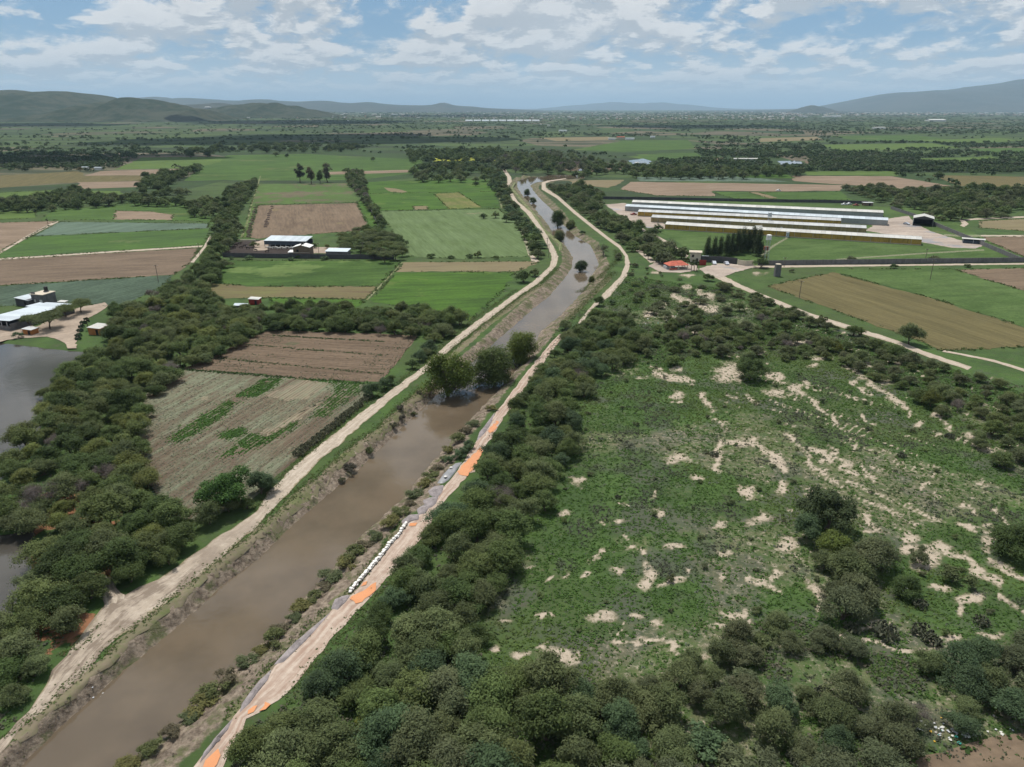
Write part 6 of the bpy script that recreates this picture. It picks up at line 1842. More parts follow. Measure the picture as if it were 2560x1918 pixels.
# ---- five long poultry barns
def barn(A, B, width, wall_h, roof_m, wall_m, label, panels=46):
    a, L, rz = frame(A, B)
    root = empty('poultry_barn', a, rz)
    rise = width * 0.115
    # local X along the barn, Y away from the camera
    boxm('plinth', L, 0.22, 0.5, M_CONC, root, (L / 2, 0.0, 0))
    boxm('side_curtain', L - 0.1, 0.10, wall_h - 0.55, wall_m, root, (L / 2, 0.02, 0.5))
    boxm('back_wall', L, 0.15, wall_h, wall_m, root, (L / 2, width, 0))
    for x in (0.08, L - 0.08):
        pr = [(0, 0), (width, 0), (width, wall_h), (width / 2, wall_h + rise), (0, wall_h)]
        o = prism('end_wall', pr, -0.08, 0.08, wall_m, root, (x, 0, 0), R(90))
    pw = L / panels
    ov = 0.35
    sl_ = math.hypot(width / 2 + ov, rise * (width / 2 + ov) / (width / 2))
    bmsh = None
    for side in (0, 1):
        for i in range(panels if side == 0 else 1):
            w_ = pw - 0.05 if side == 0 else L
            if bmsh is None or side == 1:
                bm = bmesh.new()
                bmesh.ops.create_cube(bm, size=1.0, matrix=Matrix.Diagonal((w_, sl_, 0.06, 1)))
                me = bpy.data.meshes.new('roof_panel')
                bm.to_mesh(me)
                bm.free()
                me.materials.append(roof_m)
                if side == 0:
                    bmsh = me
            else:
                me = bmsh
            ang = math.atan2(rise, width / 2)
            yc = (width / 4 - ov / 2) if side == 0 else (width * 0.75 + ov / 2)
            zc = wall_h + rise * (0.5 - ov / width) + 0.05
            o = link('roof_panel', me, root, ((i + 0.5) * pw if side == 0 else L / 2, yc, zc + random.uniform(-0.012, 0.012)))
            o.rotation_euler = (ang if side == 0 else -ang, 0, 0)
    stick('ridge_cap', (0, width / 2, wall_h + rise + 0.1), (L, width / 2, wall_h + rise + 0.1), 0.14, roof_m, root)
    for i in range(14):
        boxm('post', 0.14, 0.1, wall_h - 0.02, M_STEEL, root, (L * (i + 0.5) / 14, -0.10, 0))
    return tag(root, label, 'barn', 'long poultry barns side by side')


barn((1662, 574), (2302, 614), 9.0, 3.5, M_ROOFW, M_OCHRE, 'nearest poultry barn, ochre side and white panelled roof', 52)
barn((1627, 556), (2164, 585), 9.0, 3.6, M_ROOFG, M_KHAKI, 'second poultry barn from the camera, khaki side and grey roof', 44)
barn((1594, 541), (2101, 565), 9.0, 3.5, M_ROOFG, M_OCHRE, 'middle poultry barn, the shortest, just behind the khaki one', 44)
barn((1562, 528), (2218, 565), 9.0, 3.8, M_ROOFB, M_GREYW, 'fourth poultry barn, grey sided with bluish white roof', 52)
barn((1579, 516), (2207, 544), 9.0, 3.5, M_ROOFW, M_GREYW, 'farthest poultry barn with white roof beside the back wall', 52)


# ---- walls
def wall(name, pts, h, th, m, label, cap=True, post=9.0, cat='wall'):
    root = empty(name, P(*pts[0]))
    for A, B in zip(pts, pts[1:]):
        a, L, rz = frame(A, B)
        k = max(1, int(L / post))
        loc = a - root.location
        for i in range(k):
            q = loc + Vector((math.cos(rz), math.sin(rz), 0)) * (L * (i + 0.5) / k)
            boxm('wall_panel', L / k - 0.34, th, h * random.uniform(0.985, 1.0), m, root, q, rz)
            boxm('pillar', 0.33, th + 0.1, h + 0.08, m, root, loc + Vector((math.cos(rz), math.sin(rz), 0)) * (L * i / k), rz)
    return tag(root, label, cat)


wall('boundary_wall', [(1895, 664), (2060, 662), (2300, 659), (2548, 656), (2640, 655)], 2.6, 0.2, M_BLOCK, 'long grey block wall in front of the poultry compound')
wall('boundary_wall', [(2548, 654), (2450, 612), (2340, 566), (2286, 543), (2226, 523)], 2.4, 0.2, M_BLOCK, 'grey block wall running back past the open hangar')
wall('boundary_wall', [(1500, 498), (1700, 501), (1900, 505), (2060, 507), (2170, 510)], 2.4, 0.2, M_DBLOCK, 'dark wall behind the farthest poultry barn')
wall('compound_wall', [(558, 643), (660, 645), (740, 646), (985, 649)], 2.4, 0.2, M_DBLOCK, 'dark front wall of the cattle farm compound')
wall('compound_wall', [(985, 649), (972, 615), (950, 578), (915, 500)], 2.0, 0.2, M_BLOCK, 'side wall of the farm compound beside the cabbages')
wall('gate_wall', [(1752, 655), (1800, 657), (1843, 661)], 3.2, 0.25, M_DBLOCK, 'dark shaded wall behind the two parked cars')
wall('gate_wall', [(1844, 662), (1862, 665), (1884, 664)], 2.6, 0.25, M_CREAM, 'pale curved wall end by the dark gate tree')

# ---- gate house, red gate, palapa
a = P(1737, 656)
gh = empty('gate_house', a, R(-14))
boxm('wall', 5.5, 4.5, 5.0, M_CREAM, gh, (0, 2.2, 0))
boxm('roof', 6.6, 5.6, 0.3, M_CONC, gh, (0, 2.2, 5.0))
boxm('window', 1.2, 0.08, 1.4, M_GLASS, gh, (-1.2, -0.09, 2.6))
boxm('door', 1.0, 0.08, 2.1, M_DARK, gh, (1.0, -0.09, 0.02))
boxm('side_shade', 0.12, 4.4, 4.8, M_NAVY, gh, (2.85, 2.2, 0.05))  # dark sheet over the cream wall, imitating its shaded side by colour
tag(gh, 'two-storey cream gate house with flat roof', 'building')
g_ = boxm('red_gate', 3.4, 0.18, 2.6, M_REDP, None, P(1756, 663), R(-5))
tag(g_, 'dark red metal gate beside the gate house', 'gate')
for i, x in enumerate((-1.7, 0, 1.7)):
    boxm('bar', 0.12, 0.24, 2.7, M_REDP, g_, (x, 0, 0))
a = P(1690, 672)
pal = empty('palapa', a, R(12))
bm = bmesh.new()
bs = [bm.verts.new(q) for q in ((-5.4, -3.6, 2.3), (5.4, -3.6, 2.3), (5.4, 3.6, 2.3), (-5.4, 3.6, 2.3))]
tp = [bm.verts.new(q) for q in ((-2.6, 0, 4.1), (2.6, 0, 4.1))]
for f in ((bs[0], bs[1], tp[1], tp[0]), (bs[2], bs[3], tp[0], tp[1]), (bs[1], bs[2], tp[1]), (bs[3], bs[0], tp[0]), (bs[3], bs[2], bs[1], bs[0])):
    bm.faces.new(f)
me = bpy.data.meshes.new('roof')
bm.to_mesh(me)
bm.free()
me.materials.append(M_RED)
link('roof', me, pal)
for x in (-4.6, 0, 4.6):
    for y in (-3.0, 3.0):
        boxm('post', 0.3, 0.3, 2.3, M_CREAM, pal, (x, y, 0))
boxm('low_wall', 4.0, 0.25, 1.0, M_RED, pal, (-2.8, -3.1, 0))
boxm('floor', 10.2, 7.0, 0.14, M_CONC, pal, (0, 0, 0.15))
tag(pal, 'open shelter with red tiled roof by the palms', 'shelter')
bx_ = boxm('ramp_block', 4.5, 4.0, 1.6, M_STEEL, None, P(1672, 672), R(12))
tag(bx_, 'grey slab beside the red-roofed shelter', 'slab')
sl2 = boxm('guard_hut', 3.4, 2.6, 2.2, M_CREAM, None, P(1762, 652), R(-10))
boxm('roof', 3.9, 3.0, 0.15, M_ROOFB, sl2, (0, 0, 2.2))
tag(sl2, 'low hut with bluish roof behind the dark wall', 'hut')


# ---- tanks and towers in the poultry compound
def tower(u, v, h, label, tank_m, legs_m):
    root = empty('water_tower', P(u, v))
    for x in (-0.9, 0.9):
        for y in (-0.9, 0.9):
            stick('leg', (x, y, -0.1), (x * 0.8, y * 0.8, h), 0.10, legs_m, root)
    for z in (h * 0.35, h * 0.7):
        boxm('brace', 1.9, 0.08, 0.08, legs_m, root, (0, -0.85, z))
        boxm('brace', 1.9, 0.08, 0.08, legs_m, root, (0, 0.85, z))
    boxm('platform', 2.6, 2.6, 0.15, legs_m, root, (0, 0, h))
    cyl('tank', 1.3, 2.3, tank_m, root, (0, 0, h + 0.15), 14, 0.3)
    return tag(root, label, 'water tower')


tower(1915, 652, 11.0, 'white water tank on tall thin legs above the gate trees', M_WHITE, M_STEEL)
tower(1921, 568, 7.0, 'slim steel tower with small tank between barns', M_STEEL, M_STEEL)
rt = empty('rusty_tower', P(1912, 650))
for x in (-0.7, 0.7):
    stick('leg', (x, 0, -0.1), (x, 0, 5.2), 0.09, M_RUST, rt)
boxm('box', 2.2, 1.8, 1.9, M_RUST, rt, (0, 0, 5.2))
tag(rt, 'rusty box on legs just below the white tank', 'tank')
for i, (u, v, r_, h_, mm, lab) in enumerate([(1874, 568, 1.3, 4.4, M_STEEL, 'grey upright silo in front of the khaki barn'), (1938, 572, 1.4, 1.5, M_WHITE, 'white domed tank, left of the pair between barns'), (1953, 573, 1.4, 1.5, M_WHITE, 'white domed tank, right of the pair between barns'), (1862, 536, 1.2, 2.2, M_TANK, 'dark tank behind the fourth barn'), (1878, 535, 1.6, 1.8, M_STEEL, 'pale tank next to the dark one'), (1838, 548, 1.3, 1.9, M_STEEL, 'small grey tank behind the middle barn'), (1924, 545, 1.1, 1.8, M_STEEL, 'small grey tank behind the fourth barn roof')]):
    o = cyl('tank', r_, h_, mm, None, P(u, v), 16, 0.5)
    o.name = 'storage_tank'
    cyl('lid', 0.35, 0.18, mm, o, (0, 0, h_ + 0.4), 10)
    tag(o, lab, 'tank')
o = cyl('gas_tank', 0.8, 4.5, M_WHITE, None, P(1895, 572) + Vector((-2, 0, 1.2)), 12, 0.3)
o.rotation_euler = (0, R(90), 0)
for z in (0.8, 3.6):
    boxm('saddle', 1.1, 0.2, 1.3, M_CONC, o, (0.6, 0, z))
tag(o, 'white horizontal gas tank beside the upright silo', 'tank')
fb = boxm('feed_bin', 1.5, 1.3, 3.0, M_STEEL, None, P(1968, 594))
boxm('lid', 1.7, 1.5, 0.15, M_STEEL, fb, (0, 0, 3.0))
tag(fb, 'grey bin against the nearest barn where the footpath ends', 'bin')
# grey block tower in the pasture
bt = empty('block_tower', P(1942, 691))
for k in range(12):
    for j in range(4):
        o = boxm('block', 0.62, 2.4, 0.46, M_BLOCK, bt, (-0.95 + 0.635 * j, 0, 0.48 * k), bevel=0.02)
        o.location.x += random.uniform(-.02, .02)
cyl('cap', 1.3, 0.2, M_CONC, bt, (0, 0, 5.77))
tag(bt, 'grey concrete block tower standing alone in the pasture', 'tower')

# ---- open hangar and small shed by the side wall
a = P(2306, 566)
hg = empty('open_hangar', a, R(-28))
W_, D_, H_ = 12.0, 13.0, 5.2
boxm('side_wall', 0.2, D_, H_, M_GREYW, hg, (-W_ / 2, D_ / 2, 0))
boxm('side_wall', 0.2, D_, H_, M_GREYW, hg, (W_ / 2, D_ / 2, 0))
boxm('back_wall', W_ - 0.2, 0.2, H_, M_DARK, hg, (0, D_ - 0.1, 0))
for s_ in (-1, 1):
    prism('roof_panel', [(0, H_ + 1.6), (s_ * (W_ / 2 + 0.3), H_ - 0.02), (s_ * (W_ / 2 + 0.3), H_ + 0.12), (0, H_ + 1.75)], -0.4, D_ + 0.3, M_ROOFW, hg)
prism('gable', [(-W_ / 2 + 0.1, H_ - 0.6), (W_ / 2 - 0.1, H_ - 0.6), (W_ / 2 - 0.1, H_ - 0.05), (0, H_ + 1.5), (-W_ / 2 + 0.1, H_ - 0.05)], 0.0, 0.1, M_DBLOCK, hg)
tag(hg, 'open-fronted hangar with pale gable roof and dark inside', 'hangar')
a = P(2432, 610)
sd_ = empty('lean_to_shed', a, R(-30))
boxm('back_wall', 11.0, 0.2, 2.8, M_NAVY, sd_, (0, 4.5, 0))
for x in (-5.3, 0, 5.3):
    boxm('post', 0.25, 0.25, 2.5, M_STEEL, sd_, (x, 0, 0))
prism('roof', [(-6, 2.6), (6, 2.6), (6, 2.75), (-6, 2.75)], -0.5, 5.0, M_ROOFW, sd_)
boxm('front_panel', 10.4, 0.1, 1.6, M_NAVY, sd_, (0, 0.3, 0))
tag(sd_, 'low lean-to with white roof and dark blue front', 'shed')
hut = boxm('tin_hut', 7.0, 4.5, 2.4, M_BRICK, None, P(2168, 514), R(-5))
boxm('roof', 8.0, 5.4, 0.2, M_ROOFG, hut, (0, 0, 2.4))
boxm('door', 1.2, 0.1, 1.9, M_DARK, hut, (1.0, -2.27, 0.02))
tag(hut, 'small brick hut with grey roof at the back wall end', 'hut')

# ---- cattle farm in the middle
a, L, rz = frame((662, 618), (768, 620))
cs_ = empty('cattle_shed', a, rz)
for x in range(9):
    boxm('post', 0.25, 0.25, 4.0, M_STEEL, cs_, (L * x / 8, 0.2, 0))
    boxm('post', 0.25, 0.25, 4.0, M_STEEL, cs_, (L * x / 8, 9.5, 0))
boxm('back_wall', L, 0.2, 3.6, M_NAVY, cs_, (L / 2, 9.8, 0))
boxm('front_curtain', L, 0.1, 2.4, M_NAVY, cs_, (L / 2, 0.0, 1.5))
for i in range(12):
    o = boxm('roof_panel', L / 12 - 0.05, 11.2, 0.08, M_ROOFB, cs_, (L * (i + 0.5) / 12, 4.9, 4.35))
    o.rotation_euler = (R(6), 0, 0)
tag(cs_, 'cattle shed with long bluish white roof in the farm compound', 'shed')
a = P(755, 645)
bh = empty('brick_house', a, R(-2))
prism('wall', [(-4.4, 0), (4.4, 0), (4.4, 5.4), (0, 6.6), (-4.4, 5.4)], 0, 7.0, M_BRICK, bh)
for s_ in (-1, 1):
    prism('roof', [(s_ * 0.5, 6.66), (s_ * 4.8, 5.5), (s_ * 4.8, 5.65), (s_ * 0.5, 6.8)], -0.3, 7.3, M_WHITE, bh)
cyl('water_tank', 0.7, 1.3, M_TANK, bh, (0, 3.0, 6.7), 12, 0.3)
boxm('window', 1.2, 0.08, 1.2, M_DARK, bh, (-2, -0.09, 3.2))
boxm('band', 8.82, 0.06, 0.2, M_CONC, bh, (0, -0.04, 2.7))
tag(bh, 'brown brick house with white roof and black roof tank', 'house')
for nm, (A, B), dp, h_, rm, lab in [('white_shed', ((815, 645), (868, 646)), 6.0, 3.4, M_ROOFB, 'low shed with white roof against the farm wall'), ('lean_to', ((722, 644), (741, 644)), 4.0, 2.6, M_WHITE, 'small white lean-to left of the brick house')]:
    a, L, rz = frame(A, B)
    s_ = empty(nm, a + Vector((0, 0.6, 0)), rz)
    boxm('wall', L, dp, h_, M_BLOCK, s_, (L / 2, dp / 2, 0))
    o = boxm('roof', L + 0.8, dp + 0.9, 0.12, rm, s_, (L / 2, dp / 2, h_ + 0.3))
    o.rotation_euler = (R(5), 0, 0)
    tag(s_, lab, 'shed')
# white plank wall scraps in the middle distance
o = boxm('concrete_trough', 22.0, 0.6, 0.7, M_CONC, None, P(908, 480), R(104))
boxm('rim', 22.2, 0.75, 0.08, M_WHITE, o, (0, 0, 0.7))
tag(o, 'long pale trough beside the bright green plot', 'trough')
o = boxm('concrete_trough', 16.0, 0.5, 0.7, M_CONC, None, P(605, 603), R(2))
boxm('rim', 16.2, 0.65, 0.08, M_CONC, o, (0, 0, 0.7))
tag(o, 'pale trough at the foot of the farm two-track', 'trough')

# ---- farmhouse by the pond
a, L, rz = frame((-40, 818), (46, 822))
ls = empty('long_shed', a, rz)
D_ = 26.0
boxm('front_wall', L, 0.2, 1.6, M_BLOCK, ls, (L / 2, 0, 0))
boxm('side_wall', 0.2, D_, 2.6, M_BLOCK, ls, (L, D_ / 2, 0))
for x in range(5):
    boxm('post', 0.22, 0.22, 3.2, M_STEEL, ls, (L * (0.1 + 0.2 * x), 0.05, 0))
boxm('inner_shade', L - 0.3, 0.15, 3.0, M_DARK, ls, (L / 2, 4.0, 0))  # near-black board standing in for the shade inside the open shed
for i in range(9):
    o = boxm('roof_panel', L + 0.6, D_ / 9 - 0.04, 0.08, M_ROOFB, ls, (L / 2, D_ * (i + 0.5) / 9, 3.3 + 0.0))
    o.rotation_euler = (0, R(-3), 0)
ls.rotation_euler = (0, 0, rz - R(12))
tag(ls, 'long white-roofed open shed with block wall above the pond', 'shed')
a = P(98, 765)
fh = empty('block_house', a, R(-14))
boxm('wall', 6.0, 6.0, 4.6, M_BLOCK, fh, (0, 3, 0))
boxm('roof_slab', 6.6, 6.6, 0.25, M_CONC, fh, (0, 3, 4.6))
boxm('parapet', 2.0, 0.2, 0.7, M_BLOCK, fh, (-2.0, 0.3, 4.85))
cyl('water_tank', 0.75, 1.5, M_TANK, fh, (0.4, 4.5, 5.3), 12, 0.4)
boxm('tank_stand', 1.5, 1.5, 0.45, M_BLOCK, fh, (0.4, 4.5, 4.85))
for x in (-1.6, 1.6):
    boxm('window', 1.2, 0.08, 1.2, M_WHITE, fh, (x, -0.09, 1.4))
tag(fh, 'grey block house with black tank on its flat roof', 'house')
for nm, (u, v), sx, sy, h_, rz, rm, wm, lab in [
    ('metal_shed', (58, 766), 7.5, 7.0, 2.9, -0.35, M_ROOFB, M_DBLOCK, 'white-roofed shed beside the block house'),
    ('metal_shed', (92, 788), 9.0, 5.5, 2.8, -0.35, M_ROOFB, M_BLOCK, 'narrow white roof between block house and yard trees'),
    ('orange_shack', (238, 838), 4.6, 5.4, 2.5, -0.12, M_ROOFW, M_ORANGE, 'orange-walled shack with white flat roof beside the pond wood'),
    ('small_shack', (70, 838), 3.6, 3.0, 2.0, -0.2, M_ROOFG, M_ORANGE, 'tiny shack on the pond bank'),
    ('tin_shed', (508, 765), 4.2, 4.0, 2.4, -0.2, M_ROOFB, M_BLOCK, 'white tin shed among hedgerow trees, leftmost'),
    ('tin_shed', (520, 790), 5.0, 3.2, 1.8, 0.1, M_ROOFW, M_CREAM, 'cream-roofed low shed below the white tin shed'),
    ('tin_shed', (602, 777), 4.6, 3.4, 2.0, 0.2, M_ROOFB, M_BLOCK, 'rounded white roof inside the hedgerow'),
    ('tin_shed', (635, 762), 4.0, 3.4, 2.2, 0.0, M_ROOFW, M_REDP, 'small shed with red side inside the hedgerow'),
    ('tin_shed', (155, 765), 2.6, 2.2, 1.6, 0.0, M_ROOFW, M_CREAM, 'little pale hut behind the yard trees')]:
    s_ = empty(nm, P(u, v), rz)
    boxm('wall', sx, sy, h_, wm, s_, (0, sy / 2, 0))
    k = 3
    for i in range(k):
        o = boxm('roof_panel', sx + 0.5, (sy + 0.6) / k - 0.03, 0.07, rm, s_, (0, -0.3 + (sy + 0.6) * (i + 0.5) / k, h_ + 0.08))
        o.rotation_euler = (0, R(4), 0)
    boxm('door', 0.9, 0.07, h_ * 0.8, M_DARK, s_, (sx * 0.2, -0.06, 0.02))
    tag(s_, lab, 'shed')
# cactus hedge and small things in the farmhouse yard
for i, (u, v) in enumerate([(196, 838), (199, 826), (203, 816), (208, 806), (195, 846)]):
    pear(u, v, 0.9, (0.045, 0.075, 0.045), f'tall cactus in the hedge along the yard drive, {ordw(i + 1)} from its upper end', 'cactus hedge at the yard drive')


# ---- cars
def car(u, v, rz, col, label, pickup=False, nm='parked_car'):
    root = empty(nm, P(u, v) + Vector((0, 0, 0.12)), rz)
    cm = plain('car paint ' + label[:12], col, 0.3, 0.05, 1.0, 0.6)
    L, W2 = 4.4, 1.75
    if pickup:
        pr = [(-2.5, 0.35), (2.5, 0.35), (2.5, 0.85), (1.3, 1.0), (0.8, 1.65), (-0.5, 1.7), (-0.7, 1.0), (-2.5, 1.0)]
    else:
        pr = [(-2.2, 0.32), (2.2, 0.32), (2.2, 0.75), (1.15, 0.95), (0.55, 1.45), (-1.1, 1.48), (-1.9, 1.0), (-2.2, 0.9)]
    b = prism('body', pr, -W2 / 2, W2 / 2, cm, root)
    for s_ in (-1, 1):
        w = prism('side_window', [(p * 0.9, q) for p, q in ((-1.1, 1.02), (0.95, 1.0), (0.5, 1.38), (-1.0, 1.4))] if not pickup else [(-0.5, 1.05), (1.1, 1.03), (0.75, 1.58), (-0.42, 1.6)], s_ * W2 / 2 - 0.012, s_ * W2 / 2 + 0.012, M_GLASS, root)
        for x in (-1.35, 1.4):
            wh = cyl('wheel', 0.33, 0.22, M_TYRE, root, (x, s_ * (W2 / 2 - 0.02) + (0.11 if s_ > 0 else 0.11), 0.33), 14)
            wh.rotation_euler = (R(90), 0, 0)
            cyl('rim', 0.2, 0.24, M_STEEL, wh, (0, 0, -0.01), 10)
        boxm('headlight', 0.06, 0.35, 0.16, M_WHITE, root, (2.2 + (0.3 if pickup else 0), s_ * 0.6, 0.62))
    ws = boxm('windscreen', 0.06, W2 - 0.25, 0.72, M_GLASS, root, (0.92 if not pickup else 1.12, 0, 0.95))
    ws.rotation_euler = (0, R(-48 if not pickup else -38), 0)
    return tag(root, label, 'car')


car(1785, 661, R(-95), (0.55, 0.57, 0.60), 'silver car parked at the dark gate wall, nearer the gate house')
car(1816, 662, R(-88), (0.45, 0.46, 0.50), 'grey car parked at the dark gate wall, nearer the pale wall')
car(1946, 478, R(5), (0.75, 0.75, 0.74), 'white pickup on the far ploughed field', True, 'pickup_truck')
car(2266, 562, R(-60), (0.50, 0.53, 0.58), 'silver car on the gravel by the open hangar')
car(2110, 513, R(10), (0.75, 0.75, 0.75), 'white van near the back wall, left one', True, 'pickup_truck')
car(2122, 512, R(20), (0.75, 0.75, 0.75), 'white van near the back wall, right one', True, 'pickup_truck')
car(2140, 515, R(0), (0.30, 0.05, 0.04), 'red pickup beside the white vans', True, 'pickup_truck')
car(1584, 538, R(15), (0.30, 0.06, 0.05), 'red pickup parked at the end of the barns', True, 'pickup_truck')


# ---- poles
def pole(u, v, h, label):
    root = empty('power_pole', P(u, v))
    stick('post', (0, 0, -0.2), (0, 0, h), 0.13, M_WOOD, root)
    boxm('cross_arm', 1.9, 0.12, 0.14, M_WOOD, root, (0, 0, h - 0.6))
    for x in (-0.85, 0, 0.85):
        cyl('insulator', 0.06, 0.25, M_WHITE, root, (x, 0, h - 0.46), 8)
    tag(root, label, 'pole', 'power poles')


for u, v, h, lab in [(2325, 700, 9.5, 'power pole in the light green pasture before the wall'), (1998, 745, 7.5, 'power pole standing in the olive stubble'), (396, 705, 8, 'power pole at the end of the cabbage field'), (798, 642, 7.5, 'power pole in front of the farm compound wall'), (1372, 645, 7.5, 'power pole beside the levee road bend'), (1368, 625, 7.0, 'second power pole at the levee road'), (500, 640, 7, 'power pole at the corner of the brown plot'), (2312, 655, 7, 'power pole close to the long grey wall'), (908, 640, 7.5, 'power pole before the compound acacias'), (1960, 668, 5, 'short pole beside the block tower'), (2492, 1370, 1.6, 'short dark post by the bush at the right edge')]:
    pole(u, v, h, lab)

# ---- sandbags along the bank road
bm = bmesh.new()
bmesh.ops.create_icosphere(bm, subdivisions=2, radius=1.0)
for v_ in bm.verts:
    v_.co = Vector((math.copysign(abs(v_.co.x) ** 0.6, v_.co.x) * 0.42, math.copysign(abs(v_.co.y) ** 0.7, v_.co.y) * 0.30, math.copysign(abs(v_.co.z) ** 0.7, v_.co.z) * 0.17))
me = bpy.data.meshes.new('sandbag')
bm.to_mesh(me)
bm.free()
for p_ in me.polygons:
    p_.use_smooth = True
me.materials.append(M_BAG)
line = [P(u, v) for u, v in [(876, 1483), (893, 1460), (925, 1425), (953, 1392), (975, 1362), (998, 1340), (1008, 1322), (1016, 1311)]]
tot = sum((b - a).length for a, b in zip(line, line[1:]))
kb = 0
NB = {}
for lay in (0, 1):
    s_ = 0.2 + 0.3 * lay
    while s_ < tot:
        q = s_
        for a, b in zip(line, line[1:]):
            if q <= (b - a).length:
                break
            q -= (b - a).length
        p_ = a.lerp(b, q / (b - a).length)
        o = link('sandbag', me, None, (p_.x + random.uniform(-.12, .12), p_.y + random.uniform(-.1, .1), 0.27 + 0.27 * lay))
        o.rotation_euler = (random.uniform(-.15, .15), random.uniform(-.15, .15), math.atan2(b.y - a.y, b.x - a.x) + random.uniform(-.4, .4) + R(90) * (random.random() < 0.25))
        o.scale = (random.uniform(.78, 1.0),) * 3
        kb += 1
        j = NB[lay] = NB.get(lay, 0) + 1
        tag(o, f"white sandbag, {ordw(j)} from the near end in the {'bottom' if lay == 0 else 'top'} layer", 'sandbag', 'white sandbags lined up along the bank road')
        s_ += 0.60 if lay == 0 else random.uniform(0.62, 0.9)


# ---- gravel tipped over the edge of the bank road
def mound(name, pts, hgt, m, seed, label, cat):
    """uneven heap over an outline in photo pixels"""
    W = PA([p[0] for p in pts], [p[1] for p in pts])[:, :2]
    c = W.mean(0)
    nr_, na = 7, 28
    r = np.random.default_rng(seed)
    ang = np.arctan2(W[:, 1] - c[1], W[:, 0] - c[0])
    V = [(c[0], c[1], 0.1 + hgt)]
    for j in range(1, nr_ + 1):
        for k in range(na):
            t = 2 * math.pi * k / na
            # where the ray leaves the outline
            best = 0.5
            for i in range(len(W)):
                p1, p2 = W[i] - c, W[(i + 1) % len(W)] - c
                d_ = np.array([math.cos(t), math.sin(t)])
                den = d_[0] * (p2 - p1)[1] - d_[1] * (p2 - p1)[0]
                if abs(den) < 1e-9:
                    continue
                s1 = (p1[0] * (p2 - p1)[1] - p1[1] * (p2 - p1)[0]) / den
                s2 = (p1[0] * d_[1] - p1[1] * d_[0]) / den
                if s1 > 0 and 0 <= s2 <= 1:
                    best = max(best, s1)
            q = best * j / nr_ * (1 + r.normal(0, 0.02))
            x, y = c[0] + math.cos(t) * q, c[1] + math.sin(t) * q
            V.append((x, y, 0.10 + hgt * (1 - (j / nr_) ** 1.5) * r.uniform(0.75, 1.2) - (0.25 if j == nr_ else 0)))
    V = np.array(V)
    V[1:, 2] += height(V[1:, 0], V[1:, 1])
    Fc = [(0, 1 + k, 1 + (k + 1) % na) for k in range(na)]
    for j in range(nr_ - 1):
        for k in range(na):
            a_, b_ = 1 + j * na + k, 1 + j * na + (k + 1) % na
            Fc += [(a_, a_ + na, b_ + na), (a_, b_ + na, b_)]
    o = link(name, mesh_np(name, V, Fc, m, False))
    o.data.flip_normals() if sum(p.normal.z for p in o.data.polygons) < 0 else None
    return tag(o, label, cat, 'gravel heaps along the bank road' if 'gravel' in name else None)


GRV = [[(1068, 1228), (1085, 1216), (1112, 1212), (1108, 1232), (1092, 1250), (1075, 1240)], [(1055, 1252), (1075, 1244), (1098, 1242), (1092, 1262), (1075, 1275), (1060, 1262)], [(1040, 1274), (1060, 1262), (1078, 1264), (1065, 1286), (1046, 1290)], [(1000, 1305), (1022, 1288), (1050, 1284), (1050, 1300), (1026, 1306), (1008, 1318)],
       [(835, 1500), (858, 1490), (880, 1486), (868, 1505), (842, 1530), (825, 1524)], [(675, 1655), (690, 1650), (760, 1590), (834, 1515), (838, 1524), (766, 1604), (700, 1668), (680, 1672)], [(588, 1785), (620, 1738), (676, 1668), (694, 1672), (640, 1740), (600, 1796)], [(485, 1912), (540, 1845), (585, 1790), (594, 1798), (545, 1856), (500, 1918)],
       [(1180, 1100), (1205, 1075), (1238, 1028), (1246, 1030), (1215, 1082), (1190, 1112)]]
GN_ = ['uppermost of the four fans below the plastic', 'second fan down below the plastic', 'third fan down below the plastic', 'low fan at the upper end of the sandbags', 'fan at the near end of the sandbags', 'long ridge between fan and bend', 'long ridge at the narrow stretch', 'ridge running out at the bottom edge', 'narrow ridge beside the giant reed']
for i, q in enumerate(GRV):
    mound('gravel_heap', q, 0.45, M_GRAVEL, 600 + i, 'grey gravel heap, ' + GN_[i], 'gravel')
o = mound('plastic_sheet', [(1088, 1214), (1105, 1190), (1118, 1175), (1150, 1150), (1160, 1150), (1140, 1180), (1115, 1210)], 0.35, M_PLAST, 640, 'crumpled grey plastic sheet on the bank slope above the gravel', 'plastic sheet')
for i, (u, v) in enumerate([(1114, 1197), (1128, 1174)]):
    s_ = link('sandbag', me, None, P(u, v) + Vector((0, 0, 0.5)))
    s_.rotation_euler = (0, 0.3, 0.9)
    tag(s_, f"white sack weighing down the plastic sheet, {'lower' if i == 0 else 'upper'} one", 'sandbag', 'sacks on the plastic sheet')

# ---- dung heaps on the ploughed plot
hm = bpy.data.meshes.new('heap')
bm = bmesh.new()
bmesh.ops.create_icosphere(bm, subdivisions=2, radius=1.0)
for v_ in bm.verts:
    v_.co = Vector((v_.co.x * 1.5, v_.co.y * 1.1, max(v_.co.z, -0.1) * 0.75)) * random.uniform(0.88, 1.12)
bm.to_mesh(hm)
bm.free()
hm.materials.append(M_SOILH)
for row, (A, B, k) in enumerate([((638, 520), (620, 592), 17), ((680, 517), (662, 568), 12)]):
    for i in range(k):
        t = i / (k - 1)
        p_ = P(A[0] + (B[0] - A[0]) * t + random.uniform(-2, 2), A[1] + (B[1] - A[1]) * t)
        o = link('dung_heap', hm, None, p_ + Vector((0, 0, 0.1)))
        o.rotation_euler = (0, 0, random.uniform(-0.5, 0.5))
        o.scale = (random.uniform(.8, 1.2),) * 3
        tag(o, f"dark dung heap on the ploughed plot, {ordw(i + 1)} down the {'left' if row == 0 else 'right'} line", 'heap', 'dung heaps on the ploughed plot')

